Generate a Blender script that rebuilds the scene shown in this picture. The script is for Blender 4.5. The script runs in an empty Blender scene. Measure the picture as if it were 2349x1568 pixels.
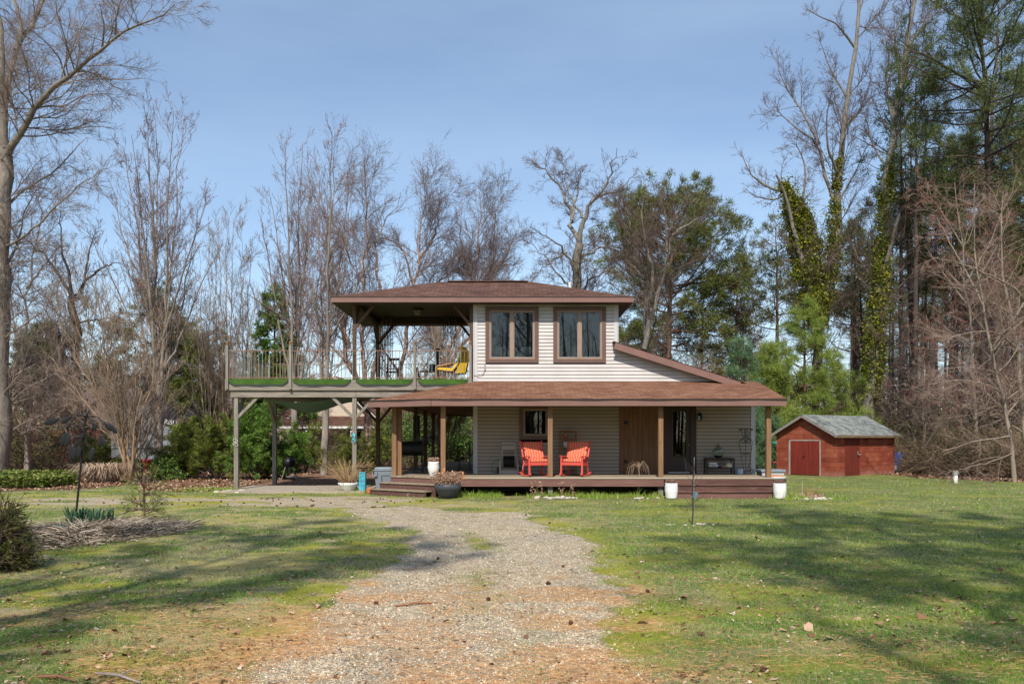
import bpy, math, random
import numpy as np
from mathutils import Vector, Matrix
random.seed(7); RNG = np.random.default_rng(11)
D = bpy.data; SC = bpy.context.scene; COL = SC.collection
PI = math.pi; R = math.radians
# ---- camera model (photo pixels on a 2349 px wide picture) used to measure real positions
FP, CX, HZ, EYE = 1860.0, 1174.5, 1004.0, 1.75
def W(px, py, Y): return ((px-CX)/FP*Y, Y, EYE+(HZ-py)/FP*Y)
def G(px, py):
    Y = EYE*FP/(py-HZ); return ((px-CX)/FP*Y, Y)

# ------------------------------------------------------------------ objects
LOC = {}
def tag(o, label=None, cat=None, group=None, kind=None):
    if label: o['label'] = label
    if cat: o['category'] = cat
    if group: o['group'] = group
    if kind: o['kind'] = kind
    return o
def thing(name, loc, label, cat, group=None, rz=0.0):
    o = D.objects.new(name, None); COL.objects.link(o); o.empty_display_size = .2
    o.location = loc; o.rotation_euler = (0, 0, rz)
    LOC[o.name] = Vector(loc)
    return tag(o, label, cat, group)
def children(o): return [c for c in D.objects if c.parent == o]
def copy_tree(o, kids, loc, rz, sc=1.0, label=None, group=None):
    """kids: list of (child, [grandchildren])"""
    r = o.copy(); COL.objects.link(r); r.location = loc; r.rotation_euler = (0, 0, rz); r.scale = (sc, sc, sc)
    if label: r['label'] = label
    if group: r['group'] = group
    for c, gs in kids:
        cc = c.copy(); COL.objects.link(cc); cc.parent = r
        for g in gs:
            gg = g.copy(); COL.objects.link(gg); gg.parent = cc
    return r
def kidtree(o): return [(c, children(c)) for c in children(o)]

def link_mesh(name, verts, faces, mat, parent=None, smooth=False, attrs=None, uvs=None, off=None):
    me = D.meshes.new(name)
    verts = np.asarray(verts, dtype=np.float64)
    if off is not None: verts = verts-np.asarray(off)
    nf = len(faces)
    if isinstance(faces, np.ndarray):
        k = faces.shape[1]
        me.vertices.add(len(verts)); me.vertices.foreach_set('co', verts.astype(np.float32).ravel())
        me.loops.add(nf*k); me.loops.foreach_set('vertex_index', faces.astype(np.int32).ravel())
        me.polygons.add(nf)
        me.polygons.foreach_set('loop_start', np.arange(0, nf*k, k, dtype=np.int32))
        me.polygons.foreach_set('loop_total', np.full(nf, k, dtype=np.int32))
        me.update(calc_edges=True)
    else:
        me.from_pydata([tuple(v) for v in verts], [], faces); me.update()
    if smooth: me.polygons.foreach_set('use_smooth', np.ones(len(me.polygons), dtype=bool))
    if attrs:
        for n, a in attrs.items():
            at = me.attributes.new(n, 'FLOAT', 'POINT'); at.data.foreach_set('value', np.asarray(a, dtype=np.float32))
    if uvs is not None:
        ul = me.uv_layers.new(name='UVMap'); ul.data.foreach_set('uv', np.asarray(uvs, dtype=np.float32).ravel())
    if mat is not None: me.materials.append(mat)
    o = D.objects.new(name, me); COL.objects.link(o)
    if parent is not None: o.parent = parent
    return o

class MB:
    def __init__(s): s.v = []; s.f = []; s.uv = []
    def poly(s, pts, uv=None):
        i = len(s.v); s.v += [tuple(p) for p in pts]; s.f.append(tuple(range(i, i+len(pts))))
        s.uv.append(uv)
    def add(s, vs, fs):
        i = len(s.v); s.v += [tuple(p) for p in vs]
        for f in fs: s.f.append(tuple(i+k for k in f)); s.uv.append(None)
    def box(s, x0, x1, y0, y1, z0, z1):
        vs = [(x0,y0,z0),(x1,y0,z0),(x1,y1,z0),(x0,y1,z0),(x0,y0,z1),(x1,y0,z1),(x1,y1,z1),(x0,y1,z1)]
        s.add(vs, [(0,3,2,1),(4,5,6,7),(0,1,5,4),(1,2,6,5),(2,3,7,6),(3,0,4,7)]); return s
    def obox(s, c, size, M=None, rz=0, rx=0, ry=0):
        if M is None: M = Matrix.Rotation(rz,3,'Z') @ Matrix.Rotation(ry,3,'Y') @ Matrix.Rotation(rx,3,'X')
        a, b, h = size[0]/2, size[1]/2, size[2]/2; c = Vector(c)
        vs = [c+M@Vector(p) for p in [(-a,-b,-h),(a,-b,-h),(a,b,-h),(-a,b,-h),(-a,-b,h),(a,-b,h),(a,b,h),(-a,b,h)]]
        s.add(vs, [(0,3,2,1),(4,5,6,7),(0,1,5,4),(1,2,6,5),(2,3,7,6),(3,0,4,7)]); return s
    def bar(s, p0, p1, w, h, up=(0,0,1)):
        p0 = Vector(p0); p1 = Vector(p1); d = (p1-p0); L = d.length; d.normalize()
        u = Vector(up); x = d.cross(u)
        if x.length < 1e-4: x = d.cross(Vector((0,1,0)))
        x.normalize(); z = x.cross(d).normalized()
        M = Matrix((x, d, z)).transposed()
        return s.obox((p0+p1)/2, (w, L, h), M)
    def tube(s, pts, r, n=6, cap=True):
        pts = [Vector(p) for p in pts]; m = len(pts)
        if not hasattr(r, '__len__'): r = [r]*m
        base = len(s.v); prev = None
        for i, p in enumerate(pts):
            d = (pts[min(i+1,m-1)]-pts[max(i-1,0)])
            d = d.normalized() if d.length > 1e-9 else Vector((0,0,1))
            if prev is None:
                x = d.cross(Vector((0,0,1)) if abs(d.z) < .9 else Vector((1,0,0))).normalized()
            else:
                x = (prev-d*prev.dot(d)).normalized()
            prev = x; y = d.cross(x)
            for k in range(n):
                a = 2*PI*k/n; s.v.append(tuple(p+(x*math.cos(a)+y*math.sin(a))*r[i]))
        for i in range(m-1):
            for k in range(n):
                a = base+i*n+k; b = base+i*n+(k+1)%n
                s.f.append((a, b, b+n, a+n)); s.uv.append(None)
        if cap:
            s.f.append(tuple(base+k for k in reversed(range(n)))); s.uv.append(None)
            s.f.append(tuple(base+(m-1)*n+k for k in range(n))); s.uv.append(None)
        return s
    def lathe(s, prof, loc=(0,0,0), n=20, cap=True):
        base = len(s.v); m = len(prof)
        for r, z in prof:
            for k in range(n):
                a = 2*PI*k/n; s.v.append((loc[0]+r*math.cos(a), loc[1]+r*math.sin(a), loc[2]+z))
        for i in range(m-1):
            for k in range(n):
                a = base+i*n+k; b = base+i*n+(k+1)%n
                s.f.append((a, b, b+n, a+n)); s.uv.append(None)
        if cap:
            s.f.append(tuple(base+k for k in reversed(range(n)))); s.uv.append(None)
            s.f.append(tuple(base+(m-1)*n+k for k in range(n))); s.uv.append(None)
        return s
    def sbox(s, c, size, e=.35, nu=20, nv=12, M=None):
        """superellipsoid: soft cushion / rounded block"""
        base = len(s.v); c = Vector(c); a, b, h = size[0]/2, size[1]/2, size[2]/2
        f = lambda w, m: math.copysign(abs(w)**m, w)
        for i in range(nv+1):
            ph = -PI/2+PI*i/nv
            for k in range(nu):
                th = 2*PI*k/nu
                p = Vector((a*f(math.cos(ph),e)*f(math.cos(th),e), b*f(math.cos(ph),e)*f(math.sin(th),e), h*f(math.sin(ph),e)))
                if M is not None: p = M@p
                s.v.append(tuple(c+p))
        for i in range(nv):
            for k in range(nu):
                q = base+i*nu+k; w = base+i*nu+(k+1)%nu
                s.f.append((q, w, w+nu, q+nu)); s.uv.append(None)
        return s
    def prism(s, poly, axis, a0, a1):
        """poly in the two other axes; extruded along axis ('x','y','z')"""
        def P(p, a):
            return (a,p[0],p[1]) if axis == 'x' else ((p[0],a,p[1]) if axis == 'y' else (p[0],p[1],a))
        n = len(poly); vs = [P(p,a0) for p in poly]+[P(p,a1) for p in poly]
        fs = [tuple(range(n)), tuple(reversed(range(n,2*n)))]+[(i, i+n, (i+1)%n+n, (i+1)%n) for i in range(n)]
        s.add(vs, fs); return s
    def build(s, name, mat, parent=None, local=False, smooth=False, bevel=0, label=None, cat=None, group=None, kind=None, loc=None):
        off = None
        if parent is not None and not local:
            o = parent; off = Vector((0,0,0))
            while o is not None:
                off += LOC.get(o.name, Vector((0,0,0))); o = o.parent
            off = tuple(off)
        uvs = None
        if any(u is not None for u in s.uv):
            uvs = []
            for f, u in zip(s.f, s.uv):
                uvs += (u if u is not None else [(s.v[k][0], s.v[k][1]) for k in f])
        if loc is not None and parent is None: off = loc
        o = link_mesh(name, s.v, s.f, mat, parent, smooth, uvs=uvs, off=off)
        if loc is not None and parent is None: o.location = loc; LOC[o.name] = Vector(loc)
        else: LOC[o.name] = Vector((0,0,0))
        if bevel:
            b = o.modifiers.new('bevel', 'BEVEL'); b.width = bevel; b.segments = 2; b.limit_method = 'ANGLE'
        return tag(o, label, cat, group, kind)

# ------------------------------------------------------------------ numpy noise
_LAT = np.random.default_rng(5).random((256, 256))
def vnoise(x, y, s=1.0, o=0):
    x = np.asarray(x)/s+37.3*(o+1); y = np.asarray(y)/s+91.7*(o+1)
    xi = np.floor(x).astype(int); yi = np.floor(y).astype(int); fx = x-xi; fy = y-yi
    fx = fx*fx*(3-2*fx); fy = fy*fy*(3-2*fy)
    g = lambda a, b: _LAT[a & 255, b & 255]
    return (g(xi,yi)*(1-fx)+g(xi+1,yi)*fx)*(1-fy)+(g(xi,yi+1)*(1-fx)+g(xi+1,yi+1)*fx)*fy
def fbm(x, y, s=1.0, o=0, oct=4):
    t = 0; a = .5; n = 0
    for k in range(oct): t = t+a*vnoise(x, y, s/2**k, o+k*3); n += a; a *= .55
    return t/n
def sstep(a, b, x):
    t = np.clip((x-a)/(b-a), 0, 1); return t*t*(3-2*t)

# ------------------------------------------------------------------ materials
class NT:
    def __init__(s, m):
        m.use_nodes = True; s.t = m.node_tree; s.n = s.t.nodes; s.n.clear()
        s.out = s.n.new('ShaderNodeOutputMaterial')
    def new(s, typ, **kw):
        n = s.n.new(typ)
        for k, v in kw.items():
            if k.startswith('i_'): n.inputs[int(k[2:])].default_value = v
            else: setattr(n, k, v)
        return n
    def L(s, a, b): s.t.links.new(a, b)
    def ramp(s, fac, stops, interp='LINEAR'):
        r = s.new('ShaderNodeValToRGB'); e = r.color_ramp.elements; r.color_ramp.interpolation = interp
        while len(e) < len(stops): e.new(.5)
        for q, (p, c) in zip(e, stops): q.position = p; q.color = (*c, 1) if len(c) == 3 else c
        s.L(fac, r.inputs[0]); return r.outputs[0]
    def noise(s, scale, detail=4, rough=.6, vec=None, out=0, dist=0):
        n = s.new('ShaderNodeTexNoise'); n.inputs['Scale'].default_value = scale
        n.inputs['Detail'].default_value = detail; n.inputs['Roughness'].default_value = rough; n.inputs['Distortion'].default_value = dist
        if vec is not None: s.L(vec, n.inputs['Vector'])
        return n.outputs[out]
    def mix(s, fac, a, b, mode='MIX'):
        m = s.new('ShaderNodeMix', data_type='RGBA', blend_type=mode)
        for sock, val in ((m.inputs[0], fac), (m.inputs[6], a), (m.inputs[7], b)):
            if hasattr(val, 'is_linked') or hasattr(val, 'links'): s.L(val, sock)
            else: sock.default_value = (*val, 1) if isinstance(val, tuple) and len(val) == 3 else val
        return m.outputs[2]
    def math(s, op, a, b=None, clamp=False):
        m = s.new('ShaderNodeMath', operation=op); m.use_clamp = clamp
        for sock, val in ((m.inputs[0], a), (m.inputs[1], b)):
            if val is None: continue
            if hasattr(val, 'links'): s.L(val, sock)
            else: sock.default_value = val
        return m.outputs[0]
    def attr(s, n):
        return s.new('ShaderNodeAttribute', attribute_name=n).outputs['Fac']
    def coord(s, which='Object', scale=None, rot=None):
        c = s.new('ShaderNodeTexCoord').outputs[which]
        if scale or rot:
            m = s.new('ShaderNodeMapping')
            if scale: m.inputs['Scale'].default_value = scale
            if rot: m.inputs['Rotation'].default_value = rot
            s.L(c, m.inputs[0]); return m.outputs[0]
        return c
    def pos(s): return s.new('ShaderNodeNewGeometry').outputs['Position']
    def mapv(s, v, scale):
        m = s.new('ShaderNodeMapping'); m.inputs['Scale'].default_value = scale; s.L(v, m.inputs[0]); return m.outputs[0]
    def bump(s, h, strength=.3, dist=.01):
        b = s.new('ShaderNodeBump'); b.inputs['Strength'].default_value = strength; b.inputs['Distance'].default_value = dist
        s.L(h, b.inputs['Height']); return b.outputs[0]
    def bsdf(s, col, rough=.7, normal=None, metal=0, spec=.3, trans=0, alpha=None):
        b = s.new('ShaderNodeBsdfPrincipled')
        if hasattr(col, 'links'): s.L(col, b.inputs['Base Color'])
        else: b.inputs['Base Color'].default_value = (*col, 1)
        if hasattr(rough, 'links'): s.L(rough, b.inputs['Roughness'])
        else: b.inputs['Roughness'].default_value = rough
        b.inputs['Metallic'].default_value = metal; b.inputs['Specular IOR Level'].default_value = spec
        b.inputs['Transmission Weight'].default_value = trans
        if normal is not None: s.L(normal, b.inputs['Normal'])
        s.L(b.outputs[0], s.out.inputs[0]); return b
MATS = {}
def mat(name, fn):
    if name not in MATS:
        m = D.materials.new(name); MATS[name] = m; fn(NT(m))
    return MATS[name]
def plain(name, c, rough=.6, var=.25, scale=6, spec=.3, metal=0, bump=.15):
    def fn(t):
        n = t.noise(scale, 5, .65, t.pos()); n2 = t.noise(scale*9, 3, .6, t.pos())
        f = t.math('ADD', t.math('MULTIPLY', n, .7), t.math('MULTIPLY', n2, .3))
        d = tuple(x*(1-var) for x in c); l = tuple(min(1, x*(1+var)) for x in c)
        t.bsdf(t.ramp(f, [(.3, d), (.7, l)]), rough, t.bump(n2, bump, .004), metal, spec)
    return mat(name, fn)
def wood(name, c1, c2, axis='z', rough=.75, grain=1.0, dark=None):
    """weathered timber with grain running along axis (world position)"""
    def fn(t):
        sc = {'x': (1.2,26,26), 'y': (26,1.2,26), 'z': (26,26,1.2)}[axis]
        p = t.pos(); v = t.mapv(p, sc)
        g = t.noise(1.0*grain, 6, .7, v, dist=.6); b = t.noise(.9, 3, .5, p)
        k = t.noise(5.5, 2, .4, t.mapv(p, {'x': (.5,2.2,2.2), 'y': (2.2,.5,2.2), 'z': (2.2,2.2,.5)}[axis]))
        col = t.ramp(g, [(.32, c1), (.62, c2)])
        col = t.mix(t.math('MULTIPLY', t.ramp(b, [(.35,(0,0,0)),(.7,(1,1,1))]), .35), col, tuple(x*.62 for x in c1))
        col = t.mix(t.ramp(k, [(.7,(0,0,0)),(.78,(.75,.75,.75))]), col, dark or tuple(x*.35 for x in c1))
        t.bsdf(col, rough, t.bump(g, .35, .004), 0, .2)
    return mat(name, fn)
# ================================================================== world, sun, camera
SUN_EL, SUN_AZ = R(47), R(-7)          # azimuth measured from straight behind the camera
world = D.worlds.new('World'); SC.world = world; world.use_nodes = True
wn = world.node_tree.nodes; wl = world.node_tree.links; wn.clear()
sky = wn.new('ShaderNodeTexSky'); sky.sky_type = 'NISHITA'; sky.sun_disc = False
sky.sun_elevation = SUN_EL; sky.sun_rotation = PI-SUN_AZ
sky.air_density = 1.0; sky.dust_density = .6; sky.ozone_density = 1.3; sky.altitude = 10
bg = wn.new('ShaderNodeBackground'); bg.inputs[1].default_value = .172
wo = wn.new('ShaderNodeOutputWorld')
# thin high haze / wisps of cloud, a real property of the air everywhere in the sky
tc = wn.new('ShaderNodeTexCoord'); mp = wn.new('ShaderNodeMapping'); mp.inputs['Scale'].default_value = (1.2, 1.2, 5)
nz = wn.new('ShaderNodeTexNoise'); nz.inputs['Scale'].default_value = 1.7; nz.inputs['Detail'].default_value = 6
rp = wn.new('ShaderNodeValToRGB'); rp.color_ramp.elements[0].position = .42; rp.color_ramp.elements[1].position = .85
sep = wn.new('ShaderNodeSeparateXYZ'); mr = wn.new('ShaderNodeMapRange')
mr.inputs['From Min'].default_value = .0; mr.inputs['From Max'].default_value = .55; mr.inputs['To Min'].default_value = .5; mr.inputs['To Max'].default_value = .24
mu = wn.new('ShaderNodeMath'); mu.operation = 'MULTIPLY'
ad = wn.new('ShaderNodeMath'); ad.operation = 'ADD'; ad.use_clamp = True; ad.inputs[1].default_value = .10
mx = wn.new('ShaderNodeMix'); mx.data_type = 'RGBA'; mx.inputs[7].default_value = (3.7, 4.8, 6.1, 1)
wl.new(tc.outputs['Generated'], mp.inputs[0]); wl.new(mp.outputs[0], nz.inputs['Vector']); wl.new(nz.outputs[0], rp.inputs[0])
wl.new(tc.outputs['Generated'], sep.inputs[0]); wl.new(sep.outputs['Z'], mr.inputs[0])
wl.new(rp.outputs[0], mu.inputs[0]); wl.new(mr.outputs[0], mu.inputs[1]); wl.new(mu.outputs[0], ad.inputs[0])
wl.new(ad.outputs[0], mx.inputs[0]); wl.new(sky.outputs[0], mx.inputs[6])
wl.new(mx.outputs[2], bg.inputs[0]); wl.new(bg.outputs[0], wo.inputs[0])
sl = D.lights.new('sun', 'SUN'); sl.energy = 5.4; sl.angle = R(.53); sl.color = (1.0, .93, .83)
so = D.objects.new('sun', sl); COL.objects.link(so)
sd = Vector((math.sin(SUN_AZ)*math.cos(SUN_EL), -math.cos(SUN_AZ)*math.cos(SUN_EL), math.sin(SUN_EL)))
so.rotation_euler = sd.to_track_quat('Z', 'Y').to_euler(); so.location = sd*60
cam = D.cameras.new('camera'); co = D.objects.new('camera', cam); COL.objects.link(co); SC.camera = co
cam.sensor_width = 36; cam.lens = FP/2349*36; cam.shift_y = (HZ-784)/2349; cam.clip_end = 3000; cam.clip_start = .05
co.location = (0, 0, EYE); co.rotation_euler = (R(90), 0, 0)
SC.view_settings.view_transform = 'Standard'; SC.view_settings.look = 'None'; SC.view_settings.exposure = 0
SC.render.engine = 'CYCLES'
SC.cycles.max_bounces = 6; SC.cycles.diffuse_bounces = 3; SC.cycles.transparent_max_bounces = 12; SC.cycles.transmission_bounces = 6
SC.cycles.caustics_reflective = False; SC.cycles.caustics_refractive = False

# ================================================================== ground masks
def poly_sdf(px, py, poly):
    """signed distance, positive inside"""
    px = np.asarray(px, float); py = np.asarray(py, float)
    d = np.full(px.shape, 1e9); ins = np.zeros(px.shape, bool); n = len(poly)
    for i in range(n):
        ax, ay = poly[i]; bx, by = poly[(i+1) % n]
        ex, ey = bx-ax, by-ay; t = np.clip(((px-ax)*ex+(py-ay)*ey)/(ex*ex+ey*ey+1e-12), 0, 1)
        d = np.minimum(d, np.hypot(px-ax-t*ex, py-ay-t*ey))
        c = ((ay > py) != (by > py)) & (px < (bx-ax)*(py-ay)/((by-ay) if by != ay else 1e-9)+ax)
        ins ^= c
    return np.where(ins, d, -d)
DRIVE = [G(*p) for p in [(430,1640),(560,1520),(690,1440),(750,1380),(855,1322),(935,1270),(925,1225),(880,1196),(800,1176),(700,1160),(400,1157),(-100,1160),(-700,1165),
                         (-700,1143),(0,1143),(600,1136),(850,1139),(1000,1150),(1130,1163),(1235,1182),(1290,1215),(1345,1268),(1385,1325),(1420,1386),(1447,1450),(1470,1520),(1500,1620)]]
DRIVE = [(x, y) for x, y in DRIVE]
NEED = [G(*p) for p in [(150,1640),(330,1560),(560,1470),(700,1400),(900,1350),(1150,1330),(1380,1360),(1450,1440),(1530,1540),(1600,1640)]]
BED = [G(*p) for p in [(300,1098),(330,1126),(560,1130),(820,1120),(860,1106),(1000,1080),(1000,1060),(-600,1060),(-700,1110),(0,1128),(190,1124),(290,1112)]]
FOREST = [(17.6,39.5),(19.5,33.5),(24,27),(60,16),(120,20),(200,400),(-300,400),(-60,47),(12.0,46.5),(13.4,43.5)]
_ML = sorted([G(*p)[::-1] for p in [(1050,1195),(1110,1260),(1110,1330),(1135,1420),(1160,1620)]]); MIDY = [q[0] for q in _ML]; MIDX = [q[1] for q in _ML]
def masks(x, y):
    n1 = fbm(x, y, 1.6, 1)-.5; n2 = fbm(x, y, .45, 2, 3)-.5; n3 = fbm(x, y, 5, 3)-.5
    sd = poly_sdf(x, y, DRIVE)
    near = np.clip((14-y)/8, 0, 1)
    grav = sstep(-.28, .30, sd+n1*1.0+n2*.7-.02)
    # ragged grass islands along the far arm and in the middle strip
    arm = np.clip((y-17)/3, 0, 1)
    grav = grav*(1-arm*sstep(.48, .62, fbm(x*.55, y*1.5, 1.1, 7)))
    mid = np.minimum.reduce([np.abs(x-np.interp(y, MIDY, MIDX)), np.full(x.shape, 9.)]) if np.ndim(x) else 9.
    mid = np.exp(-(mid/.38)**2)*sstep(.35, .6, fbm(x, y*.7, 1.1, 47))*np.clip((17-y)/3, 0, 1)
    grav = grav*(1-.62*mid)
    need = sstep(-1.0, .5, poly_sdf(x, y, NEED)+n1*2.2+n2*1.0)*np.clip((13.5-y)/3.5, 0, 1)
    need = need*sstep(.40, .64, fbm(x, y*1.6, .9, 11)+.10*near)*.8
    need = np.clip(need*(.75+.9*np.exp(-((sd+.15)/.7)**2)), 0, 1)
    need2 = sstep(.50, .62, fbm(x*.6, y*1.4, 1.0, 14)+.07*(x < -.5)*np.clip((11-y)/4, 0, 1)+n2*.12)*(.38+.20*(x < -.5))          # thin needle drift elsewhere in the lawn
    need = np.maximum(need, need2*np.clip((14-y)/6, 0, 1))
    bed = sstep(-.35, .45, poly_sdf(x, y, BED)+n1*1.3)
    forest = sstep(-1.0, 1.2, poly_sdf(x, y, FOREST)+n3*4+n1)
    fb = sstep(-.2, .25, np.minimum(np.minimum(x+2.2, 8.6-x), np.minimum(y-22.9, 25-y))+n1*.4)*.8   # bed in front of the porch
    lit = np.clip(np.maximum(np.maximum(bed, forest), fb*.55), 0, 1)
    dry = np.maximum(sstep(.54, .72, fbm(x, y*1.5, 2.2, 17)+n2*.25)*.6, sstep(.56, .68, fbm(x, y*1.6, .55, 19, 3))*.75)
    moss = sstep(.53, .68, fbm(x, y*1.3, 1.0, 23)+n2*.15)
    rt = sstep(-1, 4, x); dry = dry*(1-.65*rt); moss = moss*(1-.5*rt)
    edge = sstep(-.9, -.05, sd)*(1-grav)
    moss = np.maximum(moss*.9, edge*sstep(.4, .6, fbm(x, y, 1.2, 29)))
    return dict(grav=grav*(1-lit*.9), need=need, lit=lit, dry=dry, moss=moss)
def gz(x, y):
    return (fbm(x, y, 3.5, 31, 3)-.5)*.07+(fbm(x, y, .5, 33, 3)-.5)*.025

def m_ground(t):
    p = t.pos(); A = {k: t.attr(k) for k in ('grav','need','lit','dry','moss')}
    n1 = t.noise(3.0, 5, .65, p); n2 = t.noise(28, 4, .7, p); n3 = t.noise(110, 3, .7, p)
    grass = t.ramp(n2, [(.28,(.042,.075,.020)),(.5,(.095,.155,.035)),(.72,(.19,.25,.07))])
    v3 = t.new('ShaderNodeTexVoronoi'); v3.inputs['Scale'].default_value = 34; t.L(p, v3.inputs['Vector']); v3s = t.new('ShaderNodeSeparateColor'); t.L(v3.outputs['Color'], v3s.inputs[0])
    grass = t.mix(t.math('MULTIPLY', t.math('GREATER_THAN', v3s.outputs[0], .72), .8), grass, t.ramp(v3s.outputs[1], [(0,(.10,.06,.035)),(.5,(.30,.19,.11)),(1,(.50,.40,.26))]))
    grass = t.mix(t.math('MULTIPLY', A['moss'], .85), grass, t.ramp(n3, [(.3,(.16,.16,.018)),(.7,(.42,.38,.045))]))
    grass = t.mix(t.math('MULTIPLY', A['dry'], .8), grass, t.ramp(n3, [(.3,(.24,.18,.10)),(.7,(.55,.45,.28))]))
    vo = t.new('ShaderNodeTexVoronoi'); vo.inputs['Scale'].default_value = 62; t.L(p, vo.inputs['Vector'])
    vs = t.new('ShaderNodeSeparateColor'); t.L(vo.outputs['Color'], vs.inputs[0])
    gc = t.ramp(vs.outputs[0], [(0,(.18,.14,.10)),(.25,(.48,.38,.25)),(.5,(.70,.57,.39)),(.8,(.84,.73,.53)),(1,(.34,.31,.28))])
    big = t.noise(.55, 4, .6, p)
    gc = t.mix(t.ramp(big, [(.50,(0,0,0)),(.70,(.65,.65,.65))]), gc, t.ramp(vs.outputs[1], [(0,(.18,.17,.16)),(.5,(.42,.38,.32)),(1,(.68,.61,.50))]))
    gc = t.mix(t.ramp(n1, [(.48,(0,0,0)),(.66,(.72,.72,.72))]), gc, t.mix(n2, (.13,.09,.05), (.22,.17,.07)))
    gc = t.mix(t.math('MULTIPLY', t.ramp(vo.outputs['Distance'], [(.25,(0,0,0)),(.75,(1,1,1))]), .55), gc, (.13,.10,.065))
    st = t.new('ShaderNodeTexNoise'); st.inputs['Scale'].default_value = 1; st.inputs['Detail'].default_value = 4
    t.L(t.mapv(p, (9,120,1)), st.inputs['Vector'])
    nc = t.ramp(st.outputs[0], [(.3,(.22,.115,.05)),(.5,(.48,.28,.125)),(.7,(.68,.47,.26))])
    v2 = t.new('ShaderNodeTexVoronoi'); v2.inputs['Scale'].default_value = 17; t.L(p, v2.inputs['Vector'])
    v2s = t.new('ShaderNodeSeparateColor'); t.L(v2.outputs['Color'], v2s.inputs[0])
    lc = t.ramp(v2s.outputs[0], [(0,(.05,.03,.02)),(.35,(.14,.075,.045)),(.7,(.27,.15,.095)),(1,(.38,.25,.17))])
    def soft(m, k=1.4): return t.math('ADD', m, t.math('MULTIPLY', t.math('SUBTRACT', n2, .5), k), True)
    gm = t.ramp(soft(A['grav'], 1.0), [(.42,(0,0,0)),(.58,(1,1,1))])
    col = t.mix(gm, grass, gc)
    col = t.mix(t.ramp(soft(t.math('MULTIPLY', A['need'], .85), 1.3), [(.40,(0,0,0)),(.66,(.82,.82,.82))]), col, nc)
    col = t.mix(t.ramp(soft(A['lit'], .8), [(.4,(0,0,0)),(.6,(1,1,1))]), col, lc)
    col = t.mix(t.math('MULTIPLY', t.ramp(n1, [(.3,(1,1,1)),(.6,(0,0,0))]), .3), col, (.04,.035,.02))
    h = t.math('ADD', t.math('MULTIPLY', t.math('SUBTRACT', 1.0, vo.outputs['Distance']), gm), n2)
    t.bsdf(col, .95, t.bump(h, .8, .012), 0, .1)
MG = mat('ground_cover', m_ground)
xs = np.concatenate([-14-np.cumsum(np.geomspace(.15, 90, 34))[::-1], np.arange(-14, 16.01, .07), 16+np.cumsum(np.geomspace(.15, 90, 34))])
ys = np.concatenate([4.0-np.cumsum(np.geomspace(.15, 60, 30))[::-1], np.arange(4.0, 32.01, .07), 32+np.cumsum(np.geomspace(.15, 110, 36))])
GX, GY = np.meshgrid(xs, ys); MK = masks(GX, GY); GZ = gz(GX, GY)
nx, ny = len(xs), len(ys)
vid = np.arange(nx*ny).reshape(ny, nx)
quads = np.stack([vid[:-1,:-1], vid[:-1,1:], vid[1:,1:], vid[1:,:-1]], -1).reshape(-1, 4)
gm = MK['grav']; isdr = ((gm[:-1,:-1]+gm[1:,1:]+gm[1:,:-1]+gm[:-1,1:])/4 > .5).reshape(-1)
V = np.stack([GX, GY, GZ], -1).reshape(-1, 3)
def sub_mesh(name, q):
    u, inv = np.unique(q, return_inverse=True)
    o = link_mesh(name, V[u], inv.reshape(-1, 4), MG, smooth=True, attrs={k: v.reshape(-1)[u] for k, v in MK.items()})
    return tag(o, kind='structure')
sub_mesh('lawn', quads[~isdr]); sub_mesh('gravel_driveway', quads[isdr])

# ------------------------------------------------------------------ scattered stuff on the ground
def screen_pts(n, py0, py1, m=.18, seed=1, xr=None):
    r = np.random.default_rng(seed)
    py = r.uniform(py0, py1, n); Y = EYE*FP/(py-HZ)
    px = r.uniform(-2349*m, 2349*(1+m), n) if xr is None else r.uniform(xr[0], xr[1], n)
    return (px-CX)*Y/FP, Y
def m_grass(t):
    p = t.pos(); n = t.noise(.8, 4, .6, p); r = t.attr('rnd'); d = t.attr('dry'); ms = t.attr('moss')
    c = t.ramp(r, [(0,(.07,.175,.028)),(.4,(.15,.305,.045)),(.75,(.265,.43,.065)),(1,(.46,.51,.17))])
    c = t.mix(t.ramp(n, [(.35,(0,0,0)),(.65,(.5,.5,.5))]), c, (.32,.36,.06))
    c = t.mix(t.math('MULTIPLY', ms, .5), c, (.37,.44,.045))
    c = t.mix(d, c, t.ramp(r, [(0,(.34,.27,.14)),(1,(.66,.56,.34))]))
    b = t.bsdf(c, .7, None, 0, .15)
    tr = t.new('ShaderNodeBsdfTranslucent'); t.L(c, tr.inputs[0]); mx = t.new('ShaderNodeMixShader'); mx.inputs[0].default_value = .3
    t.L(b.outputs[0], mx.inputs[1]); t.L(tr.outputs[0], mx.inputs[2]); t.L(mx.outputs[0], t.out.inputs[0])
MGR = mat('grass_blades', m_grass)
def blades(name, X, Y, h, w, mt, attrs, lean=.5, seed=3):
    n = len(X); r = np.random.default_rng(seed); a = r.uniform(0, 2*PI, n); l = r.uniform(0, 2*PI, n)
    z = gz(X, Y); le = h*r.uniform(.1, lean, n)*1.2
    P0 = np.stack([X-np.cos(a)*w/2, Y-np.sin(a)*w/2, z-.004], 1); P1 = np.stack([X+np.cos(a)*w/2, Y+np.sin(a)*w/2, z-.004], 1)
    P2 = np.stack([X+np.cos(l)*le, Y+np.sin(l)*le, z+h], 1)
    v = np.stack([P0, P1, P2], 1).reshape(-1, 3); f = np.arange(3*n).reshape(-1, 3)
    return tag(link_mesh(name, v, f, mt, attrs={k: np.repeat(q, 3) for k, q in attrs.items()}), kind='stuff')
X, Y = screen_pts(620000, 1096, 1640, seed=21)
M_ = masks(X, Y); r = np.random.default_rng(8)
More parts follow.
